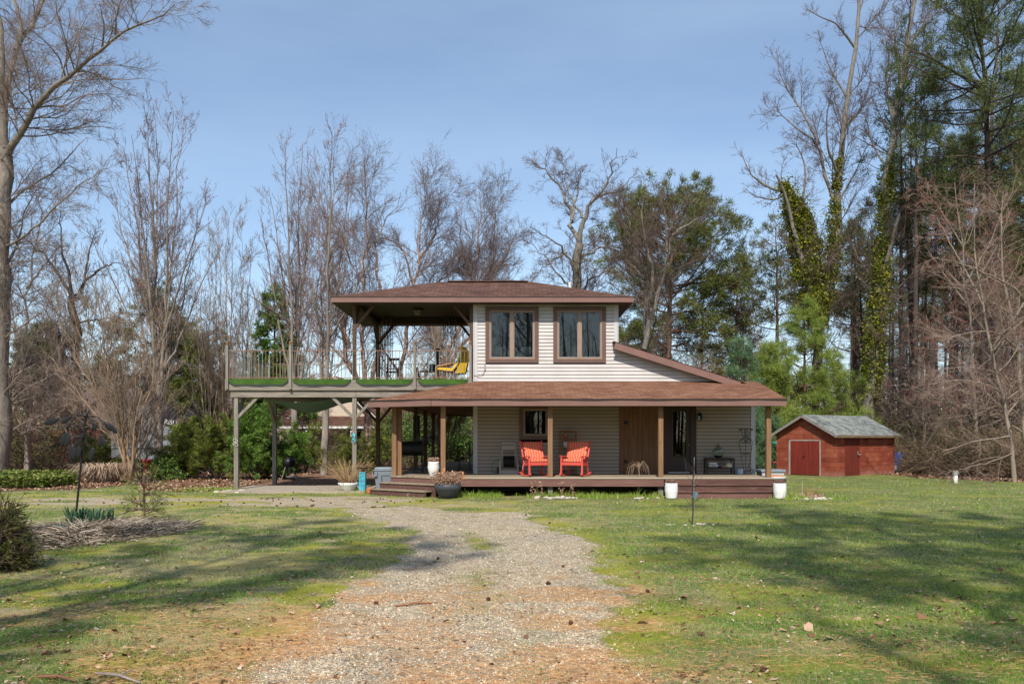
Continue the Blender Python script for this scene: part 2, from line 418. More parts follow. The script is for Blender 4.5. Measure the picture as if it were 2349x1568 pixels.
HOUSE_FP = (X > -4.0) & (X < 8.0) & (Y > 23.5+np.where(X < -1.9, 1.0, 0)+.6*(X < 4.5))
keep = (r.random(len(X)) > M_['grav']*1.02-.02) & (r.random(len(X)) > M_['lit']*1.1) & (r.random(len(X)) > M_['need']*.62) & ~HOUSE_FP
keep &= ~((X > -9.6) & (X < -4.4) & (Y > 26.4) & (Y < 30.2))
keep &= (r.random(len(X)) < .30+.70*sstep(.34, .52, fbm(X, Y, .30, 41, 3))+.2*sstep(-1, 4, X))
X, Y = X[keep], Y[keep]; M_ = {k: v[keep] for k, v in M_.items()}; n = len(X)
tall = sstep(.55, .70, fbm(X, Y, .5, 45, 2)); h = r.gamma(4, .0058, n)*(.6+.8*tall+.4*fbm(X, Y, 1.2, 43))*(1-.45*M_['moss'])*(1+.02*Y); w = np.maximum(.0035, .00062*Y)*r.uniform(.7, 1.3, n)
dr = (r.random(n) < .10+.75*M_['dry']+.35*M_['need']).astype(float)*r.uniform(.5, 1, n)
blades('grass', X, Y, h, w, MGR, dict(rnd=r.random(n), dry=dr, moss=M_['moss']), 1.2)
# brighter weedy tufts in the bed along the porch
X = np.concatenate([r.uniform(-2, 4.4, 9000), r.normal(8.5, .45, 1500), r.uniform(-6.3, -4.6, 900), r.normal(-9.9, .55, 1500)])
Y = np.concatenate([r.normal(23.85, .16, 9000), r.normal(23.3, .2, 1500), r.normal(26.0, .18, 900), r.normal(26.6, .3, 1500)])
k = fbm(X, Y, .35, 51, 2) > .43; X, Y = X[k], Y[k]; n = len(X)
blades('weeds', X, Y, r.gamma(4, .021, n)*(.5+fbm(X, Y, .8, 53)), r.uniform(.012, .028, n), MGR, dict(rnd=r.random(n)*.8+.1, dry=(r.random(n) < .12)*.8, moss=r.random(n)*.7), .6)

def flakes(name, X, Y, size, mt, asp=.65, seed=4, lift=.012, rough=.5, curl=.3):
    """leaf shaped flakes: 6-gon fans folded along the midrib"""
    n = len(X); r = np.random.default_rng(seed); a = r.uniform(0, 2*PI, n)
    tl = r.normal(0, rough, (n, 2)); z = gz(X, Y)+lift*r.uniform(.3, 1.6, n)
    base = np.array([(-1,0,0),(-.35,.62,1),(.35,.55,1),(1,0,0),(.35,-.55,1),(-.35,-.62,1)])
    s = size[:, None]
    bx = base[:, 0][None]*s*.5*r.uniform(.8, 1.2, (n, 6)); by = base[:, 1][None]*s*asp*r.uniform(.6, 1.2, (n, 6)); bz = base[:, 2][None]*s*curl*r.uniform(-.3, 1, (n, 6))
    bz = bz+bx*tl[:, :1]*.6+by*tl[:, 1:]*.6; bz = np.maximum(bz, -lift*.6)
    ca, sa = np.cos(a)[:, None], np.sin(a)[:, None]
    v = np.stack([X[:, None]+bx*ca-by*sa, Y[:, None]+bx*sa+by*ca, z[:, None]+bz], -1).reshape(-1, 3)
    i = np.arange(n)[:, None]*6
    f = np.concatenate([i+np.array([0,1,2,3]), i+np.array([0,3,4,5])]).reshape(-1, 4)
    return tag(link_mesh(name, v, f, mt, attrs=dict(rnd=np.repeat(r.random(n), 6))), kind='stuff')
def m_leaf(t):
    r_ = t.attr('rnd')
    t.bsdf(t.ramp(r_, [(0,(.09,.045,.028)),(.3,(.20,.10,.055)),(.6,(.33,.20,.12)),(.85,(.45,.30,.20)),(1,(.55,.45,.36))]), .8, None, 0, .15)
ML = mat('dead_leaf', m_leaf)
X, Y = screen_pts(2400, 1120, 1620, seed=31); m0 = masks(X, Y)
k = (m0['grav'] < .4) | (r.random(len(X)) < .12); k &= fbm(X, Y, 2.5, 61) > .34; k &= ~((X > -4) & (X < 8) & (Y > 23.6)); X, Y = X[k], Y[k]
flakes('fallen_leaves', X, Y, r.gamma(5, .0095, len(X)).clip(.02, .11), ML)
X, Y = screen_pts(20000, 1110, 1630, seed=32); m0 = masks(X, Y)
k = (r.random(len(X)) < .75-.55*m0['grav']-.35*sstep(-1, 4, X)) & (fbm(X, Y, .8, 63) > .42) & ~((X > -4) & (X < 8) & (Y > 23.6)); X, Y = X[k], Y[k]
flakes('leaf_crumbs', X, Y, r.uniform(.012, .034, len(X))*(1+.02*Y), ML, lift=.02, seed=44)
X, Y = screen_pts(90000, 1062, 1136, m=.1, seed=33); m0 = masks(X, Y)
k = (r.random(len(X)) < m0['lit']**2*.95) & ~((X > -9.6) & (X < 8) & (Y > 23.6)); X, Y = X[k], Y[k]
flakes('leaf_litter', X, Y, r.uniform(.05, .12, len(X)), ML, lift=.03)
X = r.uniform(17, 34, 5000); Y = r.uniform(24, 40, 5000); m0 = masks(X, Y); k = r.random(5000) < m0['lit']
flakes('leaf_litter', X[k], Y[k], r.uniform(.08, .2, k.sum()), ML, lift=.03)
# pine needles
def m_need(t):
    t.bsdf(t.ramp(t.attr('rnd'), [(0,(.20,.09,.035)),(.5,(.46,.22,.085)),(1,(.62,.38,.18))]), .7, None, 0, .2)
X, Y = screen_pts(70000, 1190, 1640, seed=35); m0 = masks(X, Y)
k = r.random(len(X)) < np.clip(m0['need'], .05, 1)*.8; X, Y = X[k], Y[k]; n = len(X)
a = r.normal(0, .7, n)+(r.random(n) < .25)*1.3; L = r.uniform(.06, .15, n); z = gz(X, Y)+r.uniform(.004, .03, n); wd = np.maximum(.0022, .0004*Y)
dx, dy = np.cos(a)*L/2, np.sin(a)*L/2; nx_, ny_ = -np.sin(a)*wd, np.cos(a)*wd; dz = r.normal(0, .008, n)
v = np.stack([np.stack([X-dx, Y-dy, z-dz], 1), np.stack([X+nx_, Y+ny_, z+.002], 1), np.stack([X+dx, Y+dy, z+dz], 1)], 1).reshape(-1, 3)
tag(link_mesh('pine_needle_litter', v, np.arange(3*n).reshape(-1, 3), mat('fallen_needle', m_need), attrs=dict(rnd=np.repeat(r.random(n), 3))), kind='stuff')
# loose stones on the driveway
def m_stone(t):
    t.bsdf(t.ramp(t.attr('rnd'), [(0,(.14,.13,.12)),(.3,(.34,.28,.21)),(.6,(.54,.42,.28)),(.88,(.68,.56,.39)),(1,(.74,.67,.54))]), .8, None, 0, .2)
MST = mat('loose_stone', m_stone)
X, Y = screen_pts(150000, 1165, 1640, m=0, seed=37); m0 = masks(X, Y); k = r.random(len(X)) < m0['grav']*.95*(1-.4*m0['need']); X, Y = X[k], Y[k]; n = len(X)
s = r.gamma(4, .0015, n)+.0003*Y; z = gz(X, Y)
O = np.array([(1,0,0),(0,1,0),(-1,0,0),(0,-1,0),(0,0,1)], float)
a = r.uniform(0, 6.28, n); ca, sa = np.cos(a)[:, None], np.sin(a)[:, None]
jj = r.uniform(.6, 1.3, (n, 5)); ox = O[:, 0]*jj; oy = O[:, 1]*jj*.8
v = np.stack([X[:, None]+(ox*ca-oy*sa)*s[:, None], Y[:, None]+(ox*sa+oy*ca)*s[:, None], z[:, None]+(O[:, 2]*.8*jj)*s[:, None]-.001], -1)
v[:, 4, 0] += r.normal(0, .3, n)*s; v = v.reshape(-1, 3)
i = np.arange(n)[:, None]*5; f = np.concatenate([i+np.array(q) for q in ([0,1,4],[1,2,4],[2,3,4],[3,0,4])])
tag(link_mesh('gravel', v, f, MST, attrs=dict(rnd=np.repeat(r.random(n), 5))), kind='stuff')
# ================================================================== materials of the house
def m_siding(t):
    p = t.pos(); n = t.noise(1.3, 4, .6, p); n2 = t.noise(1, 4, .6, t.mapv(p, (2.2, 2.2, 14)))
    c = t.ramp(n, [(.3,(.49,.46,.435)),(.7,(.59,.565,.55))])
    c = t.mix(t.math('MULTIPLY', t.ramp(n2, [(.5,(0,0,0)),(.8,(1,1,1))]), .3), c, (.36,.30,.24))
    # scorched / mildewed streaks beside the board door, low under the porch
    s = t.new('ShaderNodeSeparateXYZ'); t.L(p, s.inputs[0])
    gx = t.ramp(t.math('MULTIPLY', t.math('SUBTRACT', s.outputs['X'], 2.1), .7), [(.0,(0,0,0)),(.9,(1,1,1)),(1,(1,1,1))])
    gx = t.math('MULTIPLY', gx, t.math('LESS_THAN', s.outputs['X'], 3.56))
    gzz = t.math('MULTIPLY', t.math('GREATER_THAN', s.outputs['Z'], 1.5), t.math('LESS_THAN', s.outputs['Z'], 2.9))
    st = t.ramp(t.noise(1, 5, .7, t.mapv(p, (1.1, 1, 9)), dist=.4), [(.46,(0,0,0)),(.66,(1,1,1))])
    c = t.mix(t.math('MULTIPLY', t.math('MULTIPLY', gx, gzz), t.math('MULTIPLY', st, .8)), c, (.13,.085,.05))
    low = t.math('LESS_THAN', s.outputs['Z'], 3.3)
    c = t.mix(t.math('MULTIPLY', low, .85), c, (.36,.285,.22))  # porch shade put into the colour: wall below the porch roof is darker
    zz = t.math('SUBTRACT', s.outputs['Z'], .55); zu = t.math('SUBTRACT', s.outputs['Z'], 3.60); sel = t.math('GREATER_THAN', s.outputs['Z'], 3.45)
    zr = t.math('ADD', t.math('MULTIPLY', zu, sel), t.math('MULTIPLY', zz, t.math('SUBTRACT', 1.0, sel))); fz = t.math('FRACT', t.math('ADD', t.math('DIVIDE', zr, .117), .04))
    c = t.mix(t.math('MULTIPLY', t.ramp(fz, [(.0,(1,1,1)),(.09,(.85,.85,.85)),(.16,(.25,.25,.25)),(.30,(0,0,0)),(.8,(0,0,0)),(1,(.2,.2,.2))]), t.math('SUBTRACT', 1.0, t.math('MULTIPLY', sel, .45))), c, tuple([.085,.07,.055]))  # lap shade painted as a dark line along each board's lower edge
    t.bsdf(c, .55, t.bump(t.noise(60, 2, .5, p), .05, .002), 0, .25)
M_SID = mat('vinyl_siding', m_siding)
M_CORNER = plain('corner_trim', (.52,.51,.52), .5, .08)
M_FASCIA = plain('brown_fascia', (.205,.115,.095), .45, .12, 2)
M_TRIM = plain('brown_trim', (.135,.082,.066), .45, .12, 3)
M_DARKTRIM = plain('dark_brown_trim', (.045,.028,.024), .5, .15, 3)
M_TAN = plain('tan_window_frame', (.30,.20,.14), .5, .1, 3)
M_GREYF = plain('grey_window_sash', (.22,.20,.20), .5, .1, 3)
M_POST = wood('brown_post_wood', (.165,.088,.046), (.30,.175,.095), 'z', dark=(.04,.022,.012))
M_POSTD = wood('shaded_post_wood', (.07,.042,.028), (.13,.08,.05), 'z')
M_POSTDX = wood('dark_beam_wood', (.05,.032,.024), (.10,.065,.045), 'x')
M_GREYZ = wood('weathered_post', (.13,.115,.095), (.30,.27,.225), 'z')
M_GREYX = wood('weathered_beam', (.13,.115,.095), (.33,.29,.24), 'x')
M_GREYY = wood('weathered_joist', (.14,.12,.10), (.26,.23,.19), 'y')
M_RIM = wood('brown_painted_board', (.135,.068,.056), (.215,.115,.095), 'x', dark=(.10,.055,.045))
M_RIMW = wood('worn_step_board', (.055,.03,.024), (.175,.09,.072), 'x', dark=(.30,.22,.17))
M_TREAD = wood('worn_tread', (.20,.155,.11), (.36,.29,.21), 'x')
M_DOORB = wood('pine_boards', (.12,.060,.032), (.24,.128,.070), 'z', dark=(.035,.018,.01))
def shingles(name, stops, sc=1.0, moss=None):
    def fn(t):
        uv = t.new('ShaderNodeUVMap').outputs[0]; p = t.pos()
        b = t.new('ShaderNodeTexBrick'); b.inputs['Scale'].default_value = 1; b.offset = .5; b.inputs['Brick Width'].default_value = .30*sc; b.inputs['Row Height'].default_value = .135*sc
        b.inputs['Mortar Size'].default_value = .008; b.inputs['Mortar Smooth'].default_value = .3
        b.inputs['Color1'].default_value = (0,0,0,1); b.inputs['Color2'].default_value = (1,1,1,1); b.inputs['Mortar'].default_value = (.5,.5,.5,1); b.inputs['Bias'].default_value = 0
        # break the regularity of the courses a little
        wob = t.noise(.9, 3, .5, p, out=1); va = t.new('ShaderNodeVectorMath', operation='MULTIPLY_ADD'); va.inputs[1].default_value = (.05,.018,0)
        t.L(wob, va.inputs[0]); t.L(uv, va.inputs[2]); t.L(va.outputs[0], b.inputs['Vector'])
        n = t.noise(60, 3, .7, p); big = t.noise(.8, 4, .6, p)
        f = t.math('ADD', t.math('MULTIPLY', b.outputs[0], .28), t.math('ADD', t.math('MULTIPLY', n, .34), t.math('MULTIPLY', big, .40)))
        c = t.ramp(f, stops)
        c = t.mix(t.math('MULTIPLY', b.outputs['Fac'], .75), c, tuple(x*.35 for x in stops[0][1]))
        if moss:
            c = t.mix(t.ramp(t.noise(2.2, 6, .75, p, dist=1), [(.47,(0,0,0)),(.56,(1,1,1))]), c, moss)
            c = t.mix(t.ramp(t.noise(9, 4, .7, p), [(.60,(0,0,0)),(.66,(1,1,1))]), c, (.05,.045,.04))
        sp = t.new('ShaderNodeSeparateXYZ'); t.L(va.outputs[0], sp.inputs[0])
        saw = t.math('FRACT', t.math('DIVIDE', sp.outputs['Y'], .135*sc))
        h = t.math('SUBTRACT', t.math('MULTIPLY', n, .25), t.math('ADD', t.math('MULTIPLY', saw, .9), t.math('MULTIPLY', b.outputs['Fac'], .5)))
        t.bsdf(c, .9, t.bump(h, .9, .012), 0, .15)
    return mat(name, fn)
M_SH_UP = shingles('brown_roof_shingle', [(.30,(.062,.034,.026)),(.5,(.110,.057,.040)),(.72,(.17,.093,.067))])
M_SH_LO = shingles('faded_roof_shingle', [(.30,(.125,.058,.035)),(.5,(.208,.098,.058)),(.72,(.28,.152,.098))])
M_SOFF = None
def m_soffit(t):
    p = t.pos(); s = t.new('ShaderNodeSeparateXYZ'); t.L(p, s.inputs[0])
    fr = t.math('FRACT', t.math('MULTIPLY', s.outputs['Y'], 9.0)); ln = t.math('LESS_THAN', fr, .12)
    t.bsdf(t.mix(ln, (.075,.06,.055), (.02,.016,.014)), .6, None, 0, .2)
M_SOFF = mat('beaded_soffit', m_soffit)
M_PLY = wood('plywood_ceiling', (.16,.075,.035), (.27,.14,.07), 'y')
def m_floor(t):
    p = t.pos(); s = t.new('ShaderNodeSeparateXYZ'); t.L(p, s.inputs[0])
    b = t.math('MULTIPLY', s.outputs['Y'], 1/.14); fr = t.math('FRACT', b); fl = t.math('FLOOR', b)
    w = t.new('ShaderNodeTexWhiteNoise', noise_dimensions='1D'); t.L(fl, w.inputs['W'])
    g = t.noise(1, 5, .7, t.mapv(p, (1.3, 24, 24))); big = t.noise(1.1, 4, .6, p)
    f = t.math('ADD', t.math('MULTIPLY', w.outputs[0], .35), t.math('ADD', t.math('MULTIPLY', g, .4), t.math('MULTIPLY', big, .25)))
    c = t.ramp(f, [(.25,(.20,.155,.11)),(.5,(.31,.25,.18)),(.75,(.42,.35,.26))])
    c = t.mix(t.math('LESS_THAN', fr, .07), c, (.03,.022,.015))
    t.bsdf(c, .8, t.bump(g, .3, .004), 0, .2)
M_FLOOR = mat('deck_boards', m_floor)
M_BLOCK = plain('foundation_block', (.12,.11,.10), .9, .2)
M_BLACK = plain('black_metal', (.012,.012,.013), .45, .2)
M_WHITE = plain('white_plastic', (.72,.72,.70), .45, .08)
def m_glass(t):
    gl = t.new('ShaderNodeBsdfGlossy'); gl.inputs['Roughness'].default_value = .01; gl.inputs[0].default_value = (.72,.70,.66,1)
    tr = t.new('ShaderNodeBsdfTransparent'); tr.inputs[0].default_value = (.75,.78,.78,1)
    fr = t.new('ShaderNodeFresnel'); fr.inputs[0].default_value = 1.5
    mx = t.new('ShaderNodeMixShader'); t.L(t.math('ADD', t.math('MULTIPLY', fr.outputs[0], 1.0), .02), mx.inputs[0])
    t.L(tr.outputs[0], mx.inputs[1]); t.L(gl.outputs[0], mx.inputs[2]); t.L(mx.outputs[0], t.out.inputs[0])
M_GLASS = mat('window_glass', m_glass)
def m_curtain(t):
    p = t.pos(); n = t.noise(1, 5, .75, t.mapv(p, (34, 1, 1.4))); b = t.noise(2, 3, .6, p)
    c = t.ramp(t.math('ADD', t.math('MULTIPLY', n, .75), t.math('MULTIPLY', b, .25)), [(.36,(.045,.048,.050)),(.6,(.16,.165,.165)),(.75,(.38,.39,.39))])
    t.bsdf(c, .9)
M_CURT = mat('sheer_curtain', m_curtain)
M_DARKROOM = plain('dark_interior', (.02,.019,.018), .9, .2)

# ================================================================== the house
FZ, YP, YW, YF = .575, 24.3, 26.7, 24.1
XL, XR, XU = -1.242, 7.97, 3.466
house = thing('house', (3.0, 29.0, 0), 'two storey house with pale lap siding, brown shingle roofs and a wraparound porch', 'house')
def siding(mb, o, u, n, z0, z1, openings=(), pitch=.117, x0f=None, x1f=None, L=1):
    """lap boards on a wall from o along u, outward normal n. openings = (u0,u1,z0,z1)"""
    o = Vector(o); u = Vector(u); n = Vector(n); z = z0
    P = lambda a, zz, d: tuple(o+u*a+n*d+Vector((0,0,zz)))
    while z < z1-1e-4:
        zt = min(z+pitch, z1); a0 = x0f(z) if x0f else 0; a1 = x1f(z) if x1f else L; a1t = x1f(zt) if x1f else L
        iv = [(a0, a1, a1t)]
        for (p, q, oz0, oz1) in openings:
            if oz1 <= z+.02 or oz0 >= zt-.02: continue
            nv = []
            for (s, e, et) in iv:
                if q <= s or p >= e: nv.append((s, e, et)); continue
                if p > s: nv.append((s, p, p))
                if q < e: nv.append((q, e, et))
            iv = nv
        for s, e, et in iv:
            if e-s < .01: continue
            et = max(et, s+.001)
            mb.poly([P(s,z,.026), P(e,z,.026), P(et,zt,.004), P(s,zt,.004)])
            mb.poly([P(s,z,.026), P(s,z,.003), P(e,z,.003), P(e,z,.026)])
        z = zt
# openings (world x, z)
W1 = (-.876, .876, 4.216, 6.065); W2 = (1.358, 3.09, 4.216, 6.065)
WL = (.24, 1.30, 1.694, 2.835); DD = (4.98, 6.055, .575, 2.82); BD = (3.54, 4.98, .575, 2.84)
mb = MB()
# lower front wall
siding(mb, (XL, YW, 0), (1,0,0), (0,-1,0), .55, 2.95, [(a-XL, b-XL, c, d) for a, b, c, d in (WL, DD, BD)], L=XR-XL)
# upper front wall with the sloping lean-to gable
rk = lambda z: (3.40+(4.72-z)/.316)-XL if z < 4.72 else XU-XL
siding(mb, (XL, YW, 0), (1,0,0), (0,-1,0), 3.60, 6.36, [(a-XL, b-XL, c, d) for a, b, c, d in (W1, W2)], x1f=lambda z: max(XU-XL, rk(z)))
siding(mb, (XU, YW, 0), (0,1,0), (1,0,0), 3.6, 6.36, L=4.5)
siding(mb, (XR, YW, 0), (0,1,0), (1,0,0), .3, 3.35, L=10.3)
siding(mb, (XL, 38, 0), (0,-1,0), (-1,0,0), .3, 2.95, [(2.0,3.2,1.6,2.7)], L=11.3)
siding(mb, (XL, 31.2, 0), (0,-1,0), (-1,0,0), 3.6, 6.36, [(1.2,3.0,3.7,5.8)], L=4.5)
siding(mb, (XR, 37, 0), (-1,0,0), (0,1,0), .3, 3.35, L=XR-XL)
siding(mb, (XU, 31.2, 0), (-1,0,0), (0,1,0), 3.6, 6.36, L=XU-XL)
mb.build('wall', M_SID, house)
# inner shell (keeps light out of the rooms)
mb = MB()
for b in [(XL+.03,XR-.03,36.9,36.96,0,3.4),(XR-.1,XR-.04,YW+.05,36.9,0,3.3),(XL+.03,XU,31.1,31.16,3.5,6.3),(XU-.1,XU-.04,YW+.05,31.1,3.5,6.3),(XL+.03,XR-.1,YW+1.6,YW+1.66,.3,3.4),(XL+.03,XU-.1,YW+1.6,YW+1.66,3.5,6.3),(XL+.05,XR-.1,YW+.05,36.9,3.38,3.44),
          (XL+.03,XL+.09,YW+.03,37,0,3.5),(XL+.03,XL+.09,YW+.03,31.1,3.45,6.3),(XL+.03,XR-.1,YW+.05,37,.3,.5)]: mb.box(*b)
mb.build('interior', M_DARKROOM, house)
mb = MB(); mb.box(XL+.01, XR-.01, YW+.01, YW+.2, -.3, .56); mb.box(XL+.01, XL+.2, YW+.2, 38, -.3, .3); mb.box(XR-.2, XR-.01, YW+.2, 37, -.3, .3)
mb.build('foundation', M_BLOCK, house)
mb = MB()
for x, z0, z1 in [(XL,.56,2.95),(XR,.3,3.3),(XL,3.6,6.36),(XU,4.72,6.36)]:
    s = 1 if x > 0 else -1
    mb = MB(); mb.box(x-.005-.10*(s > 0), x+.005+.10*(s < 0), YW-.035, YW+.0, z0, z1); mb.box(x-(.035 if s < 0 else 0), x+(.035 if s > 0 else 0), YW-.035, YW+.09, z0, z1); mb.build('corner_board', M_CORNER, house)
mb = MB(); mb.box(XL-.01, 7.3, YW-.045, YW-.005, 3.49, 3.615); mb.build('flashing_board', M_TRIM, house)

def window(name, w, panes, label=None):
    x0, x1, z0, z1 = w; fr = MB(); t = .125; y0, y1 = YW-.055, YW+.02
    for b in [(x0,x0+t,y0,y1,z0,z1),(x1-t,x1,y0,y1,z0,z1),(x0+t,x1-t,y0-.003,y1,z1-t,z1),(x0+t,x1-t,y0-.003,y1,z0,z0+t)]: fr.box(*b)
    f = fr.build(name, M_TRIM, house, label=label)
    s = MB(); a0, a1, c0, c1 = x0+t, x1-t, z0+t, z1-t; k = .045
    for b in [(a0,a0+k,c0,c1),(a1-k,a1,c0,c1),(a0+k,a1-k,c0,c0+k),(a0+k,a1-k,c1-k,c1)]: s.box(b[0], b[1], YW-.035, YW+.04, b[2], b[3])
    wd = (a1-a0-2*k)/panes
    for i in range(1, panes): s.box(a0+k+wd*i-.05, a0+k+wd*i+.05, YW-.04, YW+.04, c0+k, c1-k)
    s.build('sash', M_TAN, f)
    g2 = MB()
    for i in range(panes):
        b0, b1 = a0+k+wd*i+(.05 if i else 0), a0+k+wd*(i+1)-(.05 if i < panes-1 else 0); q = .03
        for b in [(b0,b0+q,c0+k,c1-k),(b1-q,b1,c0+k,c1-k),(b0+q,b1-q,c0+k,c0+k+q),(b0+q,b1-q,c1-k-q,c1-k)]: g2.box(b[0], b[1], YW-.02, YW+.03, b[2], b[3])
        g = MB(); g.box(b0+q, b1-q, YW+.0, YW+.006, c0+k+q, c1-k-q); g.build('pane', M_GLASS, f)
    g2.build('sash_lining', M_GREYF, f)
    if panes == 2:
        cm = MB(); n = 60; zz = (c0, c1)
        for i in range(n):
            xa, xb = a0+(a1-a0)*i/n, a0+(a1-a0)*(i+1)/n
            ya, yb = YW+.16+.03*math.sin(i*1.1), YW+.16+.03*math.sin((i+1)*1.1)
            cm.poly([(xa,ya,zz[0]),(xb,yb,zz[0]),(xb,yb,zz[1]),(xa,ya,zz[1])])
        cm.build('curtain', M_CURT, f)
    return f
f1 = window('window', W1, 2); f2 = window('window', W2, 2); f3 = window('window', WL, 1, 'smaller single window under the porch')
M_PAPER = plain('paper', (.42,.50,.50), .6, .06)
mb = MB(); mb.box(.30, .60, YW+.05, YW+.055, 4.46, 4.76); mb.build('notice', M_PAPER, f1, label='pale paper notice inside the right hand pane')
mb = MB(); mb.box(-.40, -.16, YW+.05, YW+.055, 4.46, 4.76); mb.build('notice', plain('paper_dim', (.20,.22,.23), .6, .06), f1)
# black door
mb = MB(); x0, x1, z0, z1 = DD
for b in [(x0-.03,x0+.15,z0,z1),(x1-.19,x1,z0,z1),(x0+.15,x1-.19,z1-.10,z1)]: mb.box(b[0], b[1], YW-.06, YW+.05, b[2], b[3])
mb.build('door_casing', M_DARKTRIM, house)
lf = MB(); a0, a1 = x0+.15, x1-.19; g0, g1, gz0, gz1 = a0+.17, a1-.13, 1.07, 2.62
for b in [(a0,g0,z0+.03,z1-.10),(g1,a1,z0+.03,z1-.10),(g0,g1,z0+.03,gz0),(g0,g1,gz1,z1-.10)]: lf.box(b[0], b[1], YW-.015, YW+.03, b[2], b[3])
dleaf = lf.build('door', M_DARKTRIM, house, label='dark brown glazed entry door')
mb = MB(); k = .025
for b in [(g0-k,g0,gz0-k,gz1+k),(g1,g1+k,gz0-k,gz1+k),(g0,g1,gz0-k,gz0),(g0,g1,gz1,gz1+k)]: mb.box(b[0], b[1], YW-.025, YW-.014, b[2], b[3])
mb.build('glazing_bead', plain('door_bead', (.07,.045,.038), .4, .1), dleaf)
mb = MB(); mb.box(g0, g1, YW+.0, YW+.006, gz0, gz1); mb.build('glass', M_GLASS, dleaf)
mb = MB(); mb.sbox((a1-.05, YW-.06, 1.52), (.06,.06,.06), 1.0, 12, 8); mb.tube([(a1-.05,YW-.02,1.52),(a1-.05,YW-.06,1.52)], .012); mb.build('door_knob', plain('brass', (.55,.36,.12), .3, .1, metal=.9), dleaf, smooth=True)
mb = MB(); mb.box(a0+.02, a1-.02, YW-.05, YW-.0155, z0+.02, z0+.06); mb.build('threshold', plain('aluminium_strip', (.42,.42,.42), .4, .1, metal=.6), dleaf)
# board door
mb = MB(); x0, x1, z0, z1 = BD; rr = random.Random(3); x = x0
while x < x1-.02:
    w = min(rr.uniform(.13,.19), x1-x); pr = .05+rr.uniform(0,.006)+(.012 if x0+.25 < x < x1-.3 else 0); mb.box(x+.003, x+w-.003, YW-pr, YW+.03, z0, z1 if not (x0+.2 < x < x1-.3) else z1-.10); x += w
bd = mb.build('board_door', M_DOORB, house, label='rough pine board storage door')
mb = MB(); mb.box(x0, x1, YW-.07, YW+.03, z1-.095, z1); mb.build('door_head', M_DOORB, bd)
mb = MB()
for zz in (.98, 2.25): mb = MB(); mb.box(x0+.14, x0+.26, YW-.085, YW-.06, zz-.05, zz+.05); mb.build('hinge', M_BLACK, bd)

# ---- porch floor and steps
def extr(mb, poly, z0, z1): mb.prism(poly, 'z', z0, z1)
fl = [(-2.06,YF),(7.80,YF),(7.80,YW),(XL,YW),(XL,40.2),(-3.82,40.2),(-3.82,25.36)]
mb = MB(); extr(mb, fl, FZ-.04, FZ); mb.build('porch_floor', M_FLOOR, house)
mb = MB(); mb.box(-2.05, 4.52, YF+.02, YF+.06, .31, FZ-.042); mb.box(7.72, 7.76, YF+.02, YW, .28, FZ-.042)
a = Vector((-3.8,25.38,0)); b = Vector((-2.05,24.12,0)); mb.bar(a+Vector((0.01,.02,.43)), b+Vector((.01,.02,.43)), .04, .21)
mb.box(-3.8, -3.76, 25.4, 40.1, .31, FZ-.042)
mb.build('rim_board', M_RIM, house)
fp = lambda x, y: mb.box(x-.07, x+.07, y-.07, y+.07, -.2, .31)
mb = MB()
for x, y in [(1.143,YP),(4.45,YP),(-2.0,24.5),(7.6,YP),(-3.6,29.9),(-3.6,33)]: mb = MB(); fp(x, y); mb.build('pier', M_GREYZ, house)
def step(parent, p0, p1, n, z, depth=.30, last=False):
    """one step: tread plus riser below it, p0-p1 is the back edge, n outward"""
    p0 = Vector((*p0,0)); p1 = Vector((*p1,0)); n = Vector((*n,0)); u = (p1-p0).normalized()
    q = [p0, p1, p1+n*depth, p0+n*depth]; m = MB()
    m.prism([(v.x, v.y) for v in q], 'z', z-.035, z); m.build('step_tread', M_TREAD if parent[1] else M_RIMW, house)
    r0, r1 = p0+n*(depth-.05), p1+n*(depth-.05); m = MB(); m.bar(r0+Vector((0,0,z/2-.02)), r1+Vector((0,0,z/2-.02)), .03, z-.035+.1 if last else z-.04); m.build('step_riser', M_RIM if last else M_RIMW, house)
for i, z in enumerate((.385, .195)):
    step((0, 0), (4.56, YF-.27*i+.02), (7.76, YF-.27*i+.02), (0,-1), z, .29, last=(i == 1))
mb = MB(); mb.box(4.56, 7.76, YF+.015, YF+.05, .30, FZ-.042); mb.build('step_riser', M_RIMW, house)
n = Vector((-.585,-.811)); a2, b2 = Vector((-3.85,25.36)), Vector((-2.10,24.10)); u = (b2-a2).normalized()
for i, z in enumerate((.385, .195)):
    p, q = a2+n*(.30*i)-u*(.12*(i+1)), b2+n*(.30*i)+u*(.02-.12*i)
    step((0, 1), p, q, n, z, .32, last=False)
# ---- porch posts
def post(x, y, z0, z1, m=M_POST, w=.145, nm='porch_post', par=None):
    mb = MB(); mb.box(x-w/2, x+w/2, y-w/2, y+w/2, z0, z1); return mb.build(nm, m, par or house, bevel=.006)
for x, y in [(-2.06,YP),(1.143,YP),(4.45,YP),(7.68,YP),(-3.70,25.52),(-3.56,25.66)]: post(x, y, FZ, 2.70)
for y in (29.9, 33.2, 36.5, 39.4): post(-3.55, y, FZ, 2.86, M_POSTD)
mb = MB(); mb.box(-2.13, 7.83, YP-.06, YP+.06, 2.70, 2.86)
mb.bar((-2.1,YP+.0,2.78), (-3.72,25.5,2.78), .11, .16)
mb.box(-3.63, -3.49, 25.7, 40, 2.86, 3.0); mb.box(-3.5, XL-.05, 39.35, 39.5, 2.80, 3.0)
mb.build('porch_beam', M_POSTDX, house)
mb = MB(); mb.prism([(-2.38,24.0),(8.0,24.0),(8.0,YW),(XL,YW),(XL,40.2),(-4.35,40.2),(-4.35,25.12)], 'z', 2.862, 2.872); mb.build('porch_ceiling', M_PLY, house)
